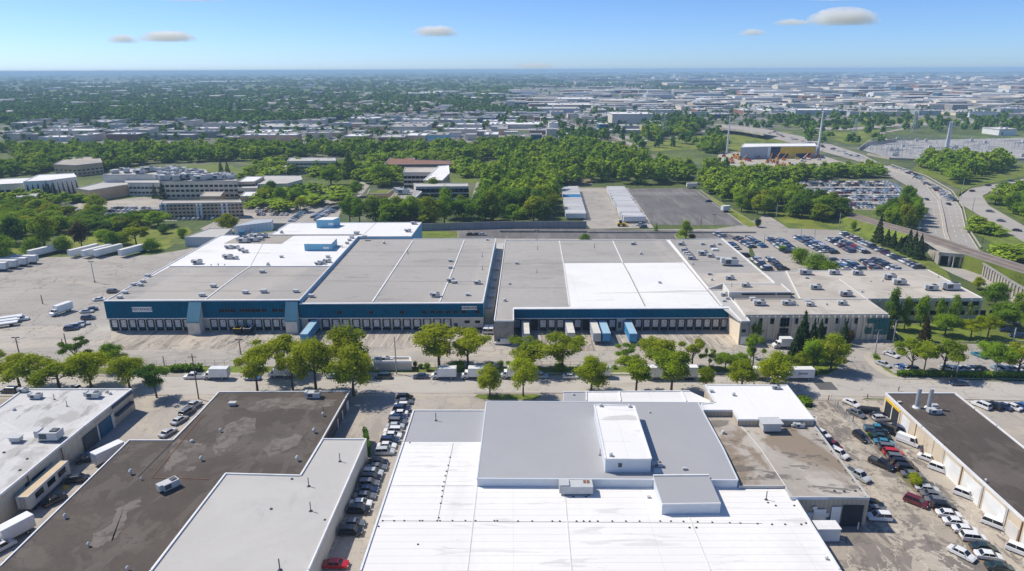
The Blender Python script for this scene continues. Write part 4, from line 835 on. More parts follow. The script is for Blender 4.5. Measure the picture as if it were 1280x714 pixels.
# ------------------------------------------------------------------ railway, bridge, underpass
tr = [((700, 146), .4), ((758.5, 170), .4), ((801, 191), .4), ((857, 211), .4), ((930, 235), .5), ((1000, 251), .8), ((1053, 266), 1.6), ((1100, 279.5), 4.5), ((1149, 293), 6.5), ((1163, 297.8), 6.5), ((1207.5, 313), 6.5), ((1228, 320), 6.5), ((1280, 336.6), 6.5), ((1380, 366), 6.5)]
C = [G(p[0], p[1], z) for p, z in tr]
def offs(P, d):
    out = []
    for i, p in enumerate(P):
        a = P[max(0, i - 1)]; b = P[min(len(P) - 1, i + 1)]; t = (b - a); t.z = 0; t.normalize(); out.append(p + Vector((-t.y, t.x, 0)) * d)
    return out
struct('railway_bed', MB().strip(offs(C, -6.0), offs(C, 6.0)), M['ballast'])
mb = MB()
for d in (-3.2, -1.7, 1.7, 3.2):
    A_, B_ = [p + Vector((0, 0, .14)) for p in offs(C, d - .14)], [p + Vector((0, 0, .14)) for p in offs(C, d + .14)]; mb.strip(A_, B_)
struct('railway_track', mb, M['rust'])
mb = MB()
for sgn in (-1, 1):
    top_ = offs(C, 6.0 * sgn); low = offs(C, 6.05 * sgn)
    for i in range(5, len(C) - 1):
        if i == 9: continue
        a, b = top_[i] - Vector((0, 0, .02)), top_[i + 1] - Vector((0, 0, .02)); sl_ = 8 if i < 8 else .3
        lo = offs(C, (6.0 + (sl_ if i < 8 else .3)) * sgn); c, d = lo[i + 1].copy(), lo[i].copy(); c.z = 0; d.z = 0; mb.poly([a, b, c, d])
struct('railway_embankment', mb, M['lawn'])
br = thing('railway_bridge', 'concrete railway bridge over the dark road underpass at the right', 'bridge', (C[9].x, C[9].y, 0))
mb = MB()
a, b = C[9], C[10]
mb.beam((a.x, a.y), (b.x, b.y), 12.2, 5.3, 6.42); mb.build('bridge_deck', M['concrete'], br)
for s_, t0 in ((0, .0), (1, 1.0)):
    dd = (b - a).normalized(); c = a.lerp(b, t0); c = c + dd * (-1.2 if s_ == 0 else 1.2); n = Vector((-dd.y, dd.x)); MB().beam((c.x - n.x * 7, c.y - n.y * 7), (c.x + n.x * 6.5, c.y + n.y * 6.5), 2.2, 0, 5.28).build('abutment', M['concrete'], br)
p0, p1 = G(1173, 332), G(1217, 336.5)
MB().beam((p0.x - 1, p0.y), (p1.x + 1, p1.y), .8, 5.0, 6.6).build('portal_beam', M['concrete'], br)
q0, q1 = G(1153, 300, 6.4), G(1208, 315, 6.4)
MB().poly([(p0.x, p0.y + .4, 6.3), (p1.x, p1.y + .4, 6.3), (q1.x, q1.y, 6.3), (q0.x, q0.y, 6.3)]).build('portal_roof', M['concrete'], br)
for (pa, qa) in ((p0, q0), (p1, q1)): MB().beam((pa.x, pa.y), (qa.x + (0 if pa is p1 else 4), qa.y), .7, 0, 6.28).build('wing_wall', M['concrete'], br)
for t in (.3, .62): c = p0.lerp(p1, t); MB().tube((c.x, c.y + .5, 0), (c.x, c.y + .5, 5.0), .45, .45, 10).build('column', M['concrete'], br)
wa, wb = G(1152, 304, 6.0), p0
rw_ = thing('retaining_wall', 'ribbed concrete retaining wall running from the underpass below the tracks', 'retaining wall', (p1.x, p1.y, 0))
P = [p1, G(1262, 367), G(1300, 390), G(1350, 420)]
mb = MB(); rb_ = MB(); pan = MB()
for a, b in zip(P[:-1], P[1:]):
    mb.beam(a, b, .7, 0, 5.4); d = (b - a); L = d.length; d.normalize(); n = Vector((-d.y, d.x, 0)); n = n if n.y < 0 or n.x < 0 else -n
    if n.x > 0: n = -n
    k = 0
    while k < L - 1.4:
        c = a + d * (k + .8) + n * .5; rb_.box((c.x, c.y), 1.0, .5, 0, 4.9, math.atan2(d.y, d.x)); k += 2.6
    k = 0
    mb.beam(a + n * .45, b + n * .45, .6, 4.9, 5.6)
mb.build('wall', M['dock'] if False else M['cmud'], rw_); rb_.build('rib', M['concrete'], rw_)
ribbon('underpass_road', [(1173, 333), (1192, 343), (1215, 353), (1240, 364), (1300, 396)], [(1217, 337.5), (1240, 353), (1264, 368), (1302, 391), (1360, 424)], .06, 'hwy')

def lanes(A, B, z, fr, dash=True):
    rows = []; P = [a.lerp(b, fr) for a, b in zip(Gs(A, z), Gs(B, z))]
    for a, b in zip(P[:-1], P[1:]):
        L = (b - a).length; n = max(1, int(L / 12)) if dash else 1
        for k in range(n): rows.append((a.lerp(b, k / n), a.lerp(b, (k + (.4 if dash else 1)) / n)))
    return rows
HA = [(1104, 206), (1134, 219), (1160, 234), (1173, 250), (1178, 270), (1181, 290), (1186, 305)]; HB = [(1096, 210), (1110, 219), (1132, 231), (1146, 244), (1148, 262), (1147, 285), (1147, 305)]
JA = [(1112, 207), (1155, 221), (1188, 240), (1202, 261), (1208, 287), (1224, 312)]; JB = [(1106, 208), (1139, 220), (1166, 235), (1176, 250), (1180, 270), (1184, 296)]
JA = JA[:6]; rr_ = []
for A_, B_, fs in ((HA, HB, (.33, .66)), (JA, JB, (.33, .66))):
    for f_ in fs: rr_ += lanes(A_, B_, .3, f_)
    for f_ in (.05, .95): rr_ += lanes(A_, B_, .3, f_, False)
stripes('lane_markings', rr_, .25, .355)
# ------------------------------------------------------------------ campus and other mid buildings
def mid(name, label, cat, px, z, wall, roof, wins=None, cop='copingg', base_px=None):
    b = building(name, label, cat, foot(px, z), z, wall, roof, cop, .5, .4)
    if wins:
        for (i, nx, zs, ww, wh) in wins:
            ft = foot(px, z); a = Vector(ft[i]); c = Vector(ft[(i + 1) % len(ft)])
            d = c - a; rz = math.atan2(d.y, d.x)
            n = Vector((math.sin(rz), -math.cos(rz)))
            if n.y > 0: n = -n; rz += math.pi
            for zz in zs:
                for k in range(nx):
                    p = a + d * ((k + .5) / nx) + n * .04; window(b, (p.x, p.y, zz), ww, wh, rz, panes=(1, 1), frame='copingg')
    return b
b = mid('apartment_building', 'long four-storey brick apartment block with pale vertical bays on the campus', 'apartment block', [(200.5, 255), (303, 253.5), (300, 250.2), (202, 251.2)], 9.5, 'brick', 'rooftan', [(0, 20, (1.6, 3.9, 6.2, 8.2), 1.7, 1.0)])
for x in (207, 213, 251, 256, 282, 288):
    g = G(x, 262, 5); MB().box((g.x, foot([(200.5, 255)], 9.5)[0][1] - .5), 1.2, 1.0, 0, 9.3).build('stair_bay', M['bluegrey'], b)
b = mid('hall_building', 'white ribbed hall with dark slanting slots at the left edge', 'hall', [(29, 227.5), (62, 226), (96, 221.5), (92, 217), (48, 219)], 11, 'white', 'roofwhite2', None, 'coping')
ft = foot([(29, 227.5), (62, 226), (96, 221.5)], 11)
for (a, c, n_) in ((ft[0], ft[1], 5), (ft[1], ft[2], 6)):
    a = Vector(a); c = Vector(c)
    for k in range(n_):
        p = a.lerp(c, (k + .6) / n_); mb = MB(); mb.v += [(p.x - 1.6, p.y - .2, 0), (p.x + 1.6, p.y - .2, 0), (p.x + .2, p.y - .25, 9), (p.x - .2, p.y - .25, 9)]; mb.f.append((0, 1, 2, 3)); mb.m.append(0); mb.build('dark_slot', M['dock'], b)
mid('hall_building', 'low white-roofed hall cut by the left edge of the photo', 'hall', [(-20, 232), (29, 229.5), (50, 222), (0, 224)], 8, 'buff', 'roofwhite2', [(0, 6, (3,), 3, 2)])
mid('college_building', 'long pale college wing with three rows of windows and roof plant', 'college building', [(199, 227), (297, 226.5), (288, 219.5), (205, 219.5)], 12.5, 'buff', 'roofpale', [(0, 16, (2.2, 5.8, 9.2), 2.6, 1.6)])
mid('college_building', 'tan angled college wing with blank brick gable before the lawn', 'college building', [(95, 236), (112, 238.5), (160, 231), (158, 224), (140, 225)], 8.0, 'brick', 'roofpale', [(2, 6, (2.5, 5.5), 2, 1.3)])
mid('college_building', 'grey college link building joining the two long wings', 'college building', [(160, 229), (200, 229), (200, 221), (150, 221)], 9.5, 'cmu', 'roofpale', [(0, 8, (2.5, 6), 2.4, 1.4)])
mid('college_building', 'low brick pavilion with flat roof beside small conifers', 'college building', [(250, 246), (275, 246), (280, 240), (256, 240)], 5.5, 'brick', 'rooftan', [(0, 4, (2.4,), 2.4, 1.6)])
mid('college_building', 'wide college roof crowded with blue-grey rooftop plant', 'college building', [(128, 219), (262, 218), (256, 212), (160, 211)], 13.5, 'cmu', 'roofpale', None)
mid('college_building', 'brown flat-roofed block half hidden by trees behind the white hall', 'college building', [(67, 206), (95, 207), (128, 203.5), (124, 196), (85, 197)], 9.5, 'brick', 'roofgrey2', [(0, 5, (2, 5), 2.4, 1.2), (1, 6, (2, 5), 2.4, 1.2)])
mid('college_building', 'pale curved-front college building with round bay', 'college building', [(322, 231), (359, 230), (378, 225), (376, 220), (330, 220)], 9.0, 'buff', 'roofpale', [(1, 5, (3, 6), 2.4, 1.6), (0, 5, (5,), 3, 1)])
mid('office_building', 'three-storey tan office with window bands behind campus trees', 'office building', [(359, 202), (420, 201.5), (419, 197.5), (362, 197.5)], 11, 'buff', 'roofpale', [(0, 12, (2.2, 5.4, 8.6), 3.2, 1.3)])
mid('school_building', 'long low red-roofed school building in the trees', 'school', [(480, 206), (567, 205.5), (567, 201.5), (518, 200), (518, 197.5), (488, 197.5)], 6.5, 'brickred', 'brickred', [(0, 12, (3,), 3, 1.4)])
mid('college_building', 'dark framed slab building with flat tan roof above the trees', 'college building', [(504, 216), (545, 216), (547, 209.5), (506, 209.5)], 13, 'cmu', 'rooftan', [(0, 8, (2.5, 6, 9.5), 3, 2)])
mid('college_building', 'bright white-roofed tower block with dark windowed side', 'college building', [(529, 226), (553, 226), (562, 217), (561, 207), (548, 208), (540, 216)], 14, 'brick', 'roofwhite2', [(1, 3, (3, 7, 11), 4, 2)], 'coping')
mid('college_building', 'grey column-fronted building with tall windows right of the brown roof', 'college building', [(520, 234), (585.5, 233.5), (584, 229.5), (517, 229.5)], 13, 'cmu', 'roofpale', [(0, 11, (3, 7, 10.6), 3.6, 2.6)])
b = mid('college_building', 'brick block with grey-brown roof, glazed right side and roof plant', 'college building', [(484, 251), (516, 251), (527.5, 240), (501, 235.5)], 12, 'brick', 'roofgrey', [(1, 5, (2.5, 6, 9.5), 3.4, 2.4)], 'coping')
runit(b, 504, 243, 12, 'hvac', 2.5); runit(b, 508, 241, 12, 'hood', 2.5); runit(b, 500, 240, 12, 'hvac', 2)
mid('college_building', 'low block with moss green roof beside the campus lane', 'college building', [(459, 243), (484, 242.5), (492, 237.2), (462, 237.2)], 7.5, 'brick', 'meadow', [(0, 5, (2.5, 5), 2.4, 1.4)])
cb = bpy.data.objects
rr = random.Random(5)
for o in [o for o in col.objects if o.get('label', '').startswith(('wide college roof', 'long pale college', 'grey college link'))]:
    for k in range(26):
        lb = o['label']; x = rr.uniform(140, 255) if 'wide' in lb else (rr.uniform(203, 292) if 'long' in lb else rr.uniform(160, 198)); y = rr.uniform(212.5, 218) if 'wide' in lb else (rr.uniform(220.5, 226) if 'long' in lb else rr.uniform(222, 228))
        runit(o, x, y, 13.5 if 'wide' in lb else (12.5 if 'long' in lb else 9.5), rr.choice(['hvac', 'hood', 'hvac']), rr.uniform(1.6, 3.2), rr.uniform(0, 3))
mid('college_building', 'small tan block among trees left of the campus car park', 'college building', [(20, 247), (44, 247), (48, 242), (24, 242)], 7, 'brick', 'roofpale', [(0, 4, (2, 5), 2.4, 1.4)])
mid('college_building', 'long tan link wing right of the rooftop plant', 'college building', [(297, 236), (322, 235.5), (322, 230), (300, 230)], 8, 'buff', 'roofpale', [(0, 6, (2.2, 5.4), 2.6, 1.5)])
mid('college_building', 'stepped tan wing right of the long three-storey front', 'college building', [(297, 228), (318, 227.5), (330, 221), (308, 221)], 11, 'brick', 'roofwhite2', [(0, 5, (2.2, 5.4, 8.6), 2.6, 1.5)])
mid('college_building', 'white-roofed low hall left of the curved-front building', 'college building', [(300, 246), (318, 245.5), (324, 240), (306, 240)], 6, 'brick', 'roofwhite2', [(0, 4, (2.5,), 2.6, 1.5)])
mid('storage_building', 'low white roofs stepped left of the three-storey tan office', 'storage', [(336, 213), (358, 212.5), (360, 207), (340, 207)], 5, 'grey' if False else 'cmu', 'roofwhite2', None)
b = mid('store_building', 'store with grey side and yellow front panel beside the white monopole', 'store', [(926, 184.5), (960, 183.5), (1021, 183.0), (1018, 179.5), (930, 179.8)], 12, 'corr', 'roofwhite2', None, 'coping')
fy = lambda x: G(x, 190, 5)
a0 = Vector(foot([(960, 183.5)], 12)[0]); a1 = Vector(foot([(1021, 183.0)], 12)[0])
def fpan(root, nm, t0, t1, z0, z1, mat, th=.4):
    mb = MB(); d = (a1 - a0); n = Vector((d.y, -d.x)).normalized() * th / 2; mb.beam(a0 + d * t0 + n, a0 + d * t1 + n, th, z0, z1); mb.build(nm, M[mat], root)
fpan(b, 'front_panel', 0.0, .06, 0, 12, 'white'); fpan(b, 'front_panel', .06, .26, 0, 11.7, 'navy'); fpan(b, 'yellow_panel', .26, .97, 5.0, 11.7, 'yellowp'); fpan(b, 'yellow_panel', .44, .58, .1, 4.98, 'yellowp'); fpan(b, 'front_panel', .27, .43, .1, 4.96, 'navy'); fpan(b, 'front_panel', .6, .93, .1, 4.96, 'navy')
MB().box((a0.x - 6, a0.y - .3), 5, .4, .1, 5).build('overhead_door', M['navy'], b)

# plant yard machines: orange and red hire machines, each its own thing
def lift(px, py, mat, label, kind):
    g = G(px, py, .1); t = thing('hire_machine', label, 'machine', g, 'hire machines in the yard of the yellow store', random.uniform(-1, 1))
    MB().box((0, 0), 3.6, 2.0, .7, 1.9).build('chassis', M[mat], t, t) if False else inst('chassis', MB().box((0, 0), 3.8, 2.2, .7, 2.0).mesh('chassis', M[mat]), t)
    for sx in (-1.2, 1.2):
        for sy in (-1.0, 1.0): inst('wheel', MB().tube((sx, sy - .2, .5), (sx, sy + .2, .5), .5, .5, 10).mesh('wheel', M['black']), t)
    if kind == 'boom': inst('boom', MB().tube((-1.4, 0, 2.0), (3.5, 0, 6.0 + random.random() * 4), .35, .25, 6).mesh('boom', M[mat]), t)
    else: inst('cab', MB().box((.3, 0), 1.6, 1.6, 2.0, 3.4).mesh('cab', M['carglass']), t)
cn = {'orange': 'orange', 'red': 'red', 'white': 'white', 'yellowp': 'yellow'}; k = 0
for i in range(34):
    x = random.uniform(901, 1030); y = random.uniform(196, 210); 
    if x > 1000: y = random.uniform(197, 203)
    if y < 197 and x > 925: y += 3
    mt = random.choice(['orange', 'orange', 'red', 'white', 'yellowp']); kd = random.choice(['boom', 'cab'])
    lift(x, y, mt, f"small {cn[mt]} hire machine with {'raised boom' if kd == 'boom' else 'dark cab'} in the yard before the yellow-fronted store", kd)

# ------------------------------------------------------------------ far city
BC = {'white': 'coping', 'grey': 'greywall', 'beige': 'buff', 'brick': 'brickred', 'brown': 'brick', 'blue': 'teal', 'navy': 'navy', 'dark': 'cmud', 'red': 'brickred', 'yellow': 'yellowp', 'teal': 'lteal', 'steel': 'corr'}
RC = {'white': 'roofwhite2', 'pale': 'roofpale', 'grey': 'roofgrey', 'dark': 'roofgrey2', 'tan': 'rooftan'}
M['glassblue'] = plain('blue_glass_wall', (.03, .12, .2), .2, spec=.7); BC['glass'] = 'glassblue'
placed = []
farcount = {}
def farb(x0, x1, yt, yb, wc, rc, depth, base=None, name='industrial_building', rz=0.0, gable=False):
    a, b_ = G(x0, yb), G(x1, yb); h = max(3.5, hgt((x0 + x1) / 2, yb, yt)); L = (b_ - a).length; c = (a + b_) / 2; c = c + Vector((0, depth / 2, 0))
    fb_ = [(a.x, a.y), (b_.x, b_.y), (b_.x + depth * .0, b_.y + depth), (a.x, a.y + depth)]
    placed.append((c.x, c.y, L, depth)); return c, L, h, fb_
def farb_obj(x0, x1, yt, yb, wc, rc, depth, where):
    c, L, h, fb_ = farb(x0, x1, yt, yb, wc, rc, depth)
    t = thing('industrial_building', '', 'building', (c.x, c.y, 0), 'buildings of the far industrial district')
    wn = MB().prism(fb_, 0, h - .05, top=False).build('wall', M[BC[wc]], t)
    rf = MB().poly([(p[0], p[1], h) for p in fb_]).build('roof', M[RC[rc]], t)
    mb = MB()
    for p, q_ in zip(fb_, fb_[1:] + fb_[:1]): mb.beam(p, q_, .9, h - .6, h + .7)
    mb.build('coping', M['copingg'], rf, t)
    rq = random.Random(int(x0 * 7 + yb))
    for k in range(min(6, int(L * depth / 350))):
        mb = MB(); mb.box((rq.uniform(fb_[0][0] + 4, fb_[1][0] - 4), rq.uniform(fb_[0][1] + 4, fb_[2][1] - 4)), 3.5, 3, h, h + 2.2); mb.build('rooftop_unit', M['unit'], rf, t)
    if L > 18:
        n_ = int(min(7, L / 8))
        for k in range(n_):
            xx = lerp(fb_[0][0], fb_[1][0], (k + .5) / n_); mb = MB(); mb.box((xx, fb_[0][1] - .1), 4.2, .25, .3, min(h * .55, 4.5)); mb.build('overhead_door', M[rq.choice(['dock', 'copingg', 'unitd'])], t)
    size = 'long' if L > 70 else ('small' if L < 32 else 'mid-sized'); key = f"{size} {wc}-walled building with {rc} flat roof {where}"
    farcount.setdefault(key, []).append((x0, t)); return t
big = [(765, 816, 143, 157, 'grey', 'white', 60), (686, 782, 131.5, 136, 'blue', 'white', 90), (667, 744, 124, 130, 'grey', 'white', 120), (743, 796, 114, 118, 'navy', 'pale', 150), (699, 710, 168, 174, 'steel', 'white', 18), (634, 656, 171, 177, 'brick', 'grey', 28), (611, 680, 156, 161, 'grey', 'white', 60), (473, 506, 172, 178, 'brick', 'pale', 40), (507, 532, 170, 177.5, 'brown', 'white', 40), (534, 560, 169, 178, 'teal', 'grey', 40), (487, 533, 159, 167, 'grey', 'grey', 70), (475, 489, 151, 156, 'teal', 'pale', 50), (369, 396, 159, 163, 'navy', 'pale', 60), (310, 368, 159, 163, 'steel', 'pale', 70), (303, 358, 166, 170, 'brick', 'white', 50), (262, 316, 155, 158, 'grey', 'white', 70), (298, 320, 149, 152, 'grey', 'white', 60), (362, 384, 150, 152.5, 'grey', 'white', 60), (280, 297, 172, 177, 'navy', 'pale', 20), (187, 206, 156.5, 163, 'navy', 'dark', 40), (151, 186, 163, 174, 'grey', 'grey', 30), (241, 292, 161, 166, 'brown', 'white', 25), (1119, 1129, 108, 118, 'glass', 'dark', 40), (1134, 1140, 110, 118, 'glass', 'dark', 40), (1172, 1177, 116, 124, 'glass', 'dark', 30), (1183, 1224, 122, 129, 'red', 'pale', 90), (1114, 1152, 126.5, 132, 'navy', 'pale', 70), (1221, 1252, 111, 116, 'blue', 'pale', 150), (1107, 1133, 140, 145.5, 'beige', 'tan', 40), (1086, 1107, 140, 145.5, 'grey', 'pale', 45), (1080, 1111, 126, 133, 'red', 'dark', 60), (1248, 1270, 162, 169.5, 'white', 'white', 35), (849, 875, 97.5, 101, 'teal', 'grey', 300), (936, 954, 119, 122, 'yellow', 'pale', 80), (853, 871, 123, 127, 'red', 'dark', 60), (892, 913, 143, 148, 'navy', 'pale', 45), (1149, 1234, 133, 137, 'grey', 'white', 130), (862, 886, 116, 120, 'white', 'white', 120), (994, 1048, 138, 144, 'steel', 'white', 60), (1048, 1068, 139, 144, 'navy', 'pale', 50), (967, 1030, 119, 124, 'beige', 'white', 120), (1028, 1056, 130, 133, 'grey', 'white', 80), (990, 1040, 131, 134, 'beige', 'pale', 90), (1270, 1300, 120, 126, 'grey', 'pale', 80), (1252, 1290, 126, 130, 'beige', 'white', 80), (806, 830, 132, 137, 'grey', 'pale', 40), (760, 800, 163, 167, 'grey', 'white', 20), (508, 570, 117, 119.5, 'grey', 'white', 200), (545, 640, 116.5, 118, 'beige', 'white', 200), (636, 650, 113, 118, 'white', 'white', 90), (630, 642, 92, 96.5, 'white', 'white', 300), (60, 190, 104, 105.5, 'beige', 'tan', 300)]
for e in big: farb_obj(*e, 'in the distant industrial belt' if e[3] < 150 else 'near the freeway')
def clash(c, L, d):
    for (x, y, l2, d2) in placed:
        if abs(c.x - x) < (L + l2) / 2 + 6 and abs(c.y - y) < (d + d2) / 2 + 8: return True
    return False
zones = [  # px polygon boxes: x0, x1, ybase0, ybase1, count, individual
    (560, 700, 140, 178, 70), (0, 560, 160, 178, 75), (120, 560, 148, 160, 45), (700, 830, 140, 170, 30), (640, 1290, 122, 140, 70), (830, 1290, 138, 147, 22), (20, 150, 148, 172, 26)]
rz_ = random.Random(11)
for (x0, x1, y0, y1, n) in zones:
    k = tries = 0
    while k < n and tries < n * 8:
        tries += 1; yb = rz_.uniform(y0, y1); x = rz_.uniform(x0, x1); m_ = mpp(yb)
        if x > 700 and yb > 145 and (x - 700) * .46 + 144 < yb + 6 and x < 860: continue
        if 640 < x < 800 and abs(yb - (151 + (x - 694) * .358)) < 5: continue
        L = rz_.choice([18, 25, 35, 45, 60, 80, 110]) if yb < 150 else rz_.choice([14, 18, 24, 30, 40, 55, 70]); dp = rz_.uniform(14, 45) if yb > 145 else rz_.uniform(25, 90)
        h = rz_.uniform(4.5, 9.5); a = G(x, yb); c = a + Vector((0, dp / 2, 0))
        if clash(c, L, dp): continue
        pw = L / m_ / 2; ytop = PX((a.x, a.y, h))[1]
        wc = rz_.choice(['white', 'grey', 'grey', 'beige', 'beige', 'brick', 'brown', 'steel', 'steel', 'dark', 'blue', 'navy']); rc = rz_.choice(['white', 'white', 'white', 'pale', 'pale', 'grey', 'grey', 'tan', 'dark'])
        zone = 'left of the freeway junction' if x < 300 else ('behind the campus woods' if x < 560 else ('behind the big wood' if x < 760 else 'on the right skyline'))
        farb_obj(x - pw, x + pw, ytop, yb, wc, rc, dp, zone); k += 1
for key, L in farcount.items():
    L.sort(key=lambda e: e[0])
    for i, (x, o) in enumerate(L): o['label'] = key if len(L) == 1 else f"{key}, {ordw(i + 1)} from the left"
# the rest of the city, uncountable: one mass of boxes
mbs = MB(); mats = [M[m] for m in ('coping', 'greywall', 'buff', 'brickred', 'corr', 'cmud', 'roofwhite2', 'roofpale', 'roofgrey', 'rooftan', 'navy')]
def massb(x, yb, L, dp, h, wm, rm, rz=0.0):
    a = G(x, yb)
    mbs.box((a.x, a.y + dp / 2), L, dp, 0, h, rz, wm, rm, False)
for i in range(1000):
    x = rz_.uniform(560, 1300); t = rz_.random(); yb = 95 + 43 * t ** 1.25
    if x < 900 and yb < 116 and yb > 103 and rz_.random() < .8: continue
    if x < 700 and rz_.random() < .5: continue
    s_ = 1 + (138 - yb) / 20
    massb(x, yb, rz_.uniform(15, 70) * s_, rz_.uniform(12, 38) * s_, rz_.uniform(5, 12) * (1 + (138 - yb) / 45), rz_.choice([0, 1, 1, 2, 2, 3, 4, 5, 5, 10]), rz_.choice([6, 6, 7, 7, 8, 8, 8, 9, 9, 5]), rz_.uniform(-.15, .15))
for i in range(420):   # rows of tan and grey roofed houses
    x = rz_.uniform(320, 572); yb = 130 + rz_.random() ** .8 * 17
    if x < 400 and yb < 136: continue
    if x > 520 and yb > 142: continue
    massb(x, yb, rz_.uniform(10, 16), rz_.uniform(9, 13), rz_.uniform(5, 8), rz_.choice([2, 3, 5]), rz_.choice([8, 8, 9]), rz_.uniform(-.5, .5))
for i in range(260):   # scattered roofs in the leafy suburb
    x = rz_.uniform(-20, 620); yb = rz_.uniform(98, 148)
    s_ = 1 + (148 - yb) / 14; massb(x, yb, rz_.uniform(9, 22) * s_, rz_.uniform(8, 14) * s_, 7 + (148 - yb) / 12, rz_.choice([0, 1, 2, 3]), rz_.choice([6, 7, 8, 9]), rz_.uniform(-.5, .5))
for (xa, xb_, yb, dp, h, wm, rm) in ((240, 326, 104, 250, 12, 0, 6), (286, 318, 134, 60, 7, 2, 9), (95, 125, 111, 200, 10, 0, 6), (12, 22, 99, 300, 30, 0, 6), (325, 350, 133, 50, 7, 2, 9), (470, 482, 125, 60, 6, 0, 6), (366, 388, 101, 300, 14, 0, 6), (490, 512, 103, 250, 14, 0, 7), (508, 545, 119, 90, 8, 0, 6), (420, 452, 147, 30, 7, 0, 6), (0, 14, 151, 30, 6, 0, 7), (66, 84, 147, 24, 6, 0, 6), (212, 236, 128, 40, 7, 2, 8)):
    m_ = mpp(yb); massb((xa + xb_) / 2, yb, (xb_ - xa) * m_, dp, h, wm, rm)
o = inst('distant_rooftops', mbs.mesh('distant_rooftops', mats)); tag(o, 'mass of tiny roofs spreading to the horizon beyond the industrial belt', 'buildings', kind='stuff')

# ------------------------------------------------------------------ vehicles
PAINT = {'black': (.012, .012, .014), 'white': (.78, .78, .77), 'silver': (.50, .52, .54), 'grey': (.14, .15, .165), 'navy': (.015, .03, .085), 'dark green': (.02, .045, .04), 'red': (.48, .015, .02), 'maroon': (.14, .012, .02), 'teal': (.04, .22, .33), 'blue': (.03, .12, .36), 'tan': (.38, .33, .25), 'light blue': (.28, .42, .55)}
PM = {}
def paint(c):
    if c not in PM:
        m = plain('car_paint_' + c.replace(' ', '_'), PAINT[c], .28, spec=.6, var=.02); b = m.node_tree.nodes['Principled BSDF']; b.inputs['Coat Weight'].default_value = .6; b.inputs['Coat Roughness'].default_value = .06; PM[c] = m
    return PM[c]
CAR = {}; LAMP = {}; LM_ = {}
def lamp_mesh(k):
    if k not in LM_: LM_[k] = MB().box((0, 0), .16, .36 if k == 'headlight' else .26, 0, .13).mesh(k, M['coping'] if k == 'headlight' else M['red'])
    return LM_[k]
WHEEL = None
def wheel_mesh():
    global WHEEL
    if WHEEL is None:
        mb = MB(); mb.tube((0, -.11, 0), (0, .11, 0), .33, .33, 14, 0); mb.tube((0, -.125, 0), (0, .125, 0), .19, .19, 10, 1); WHEEL = mb.mesh('wheel', [M['black'], M['metal']])
    return WHEEL
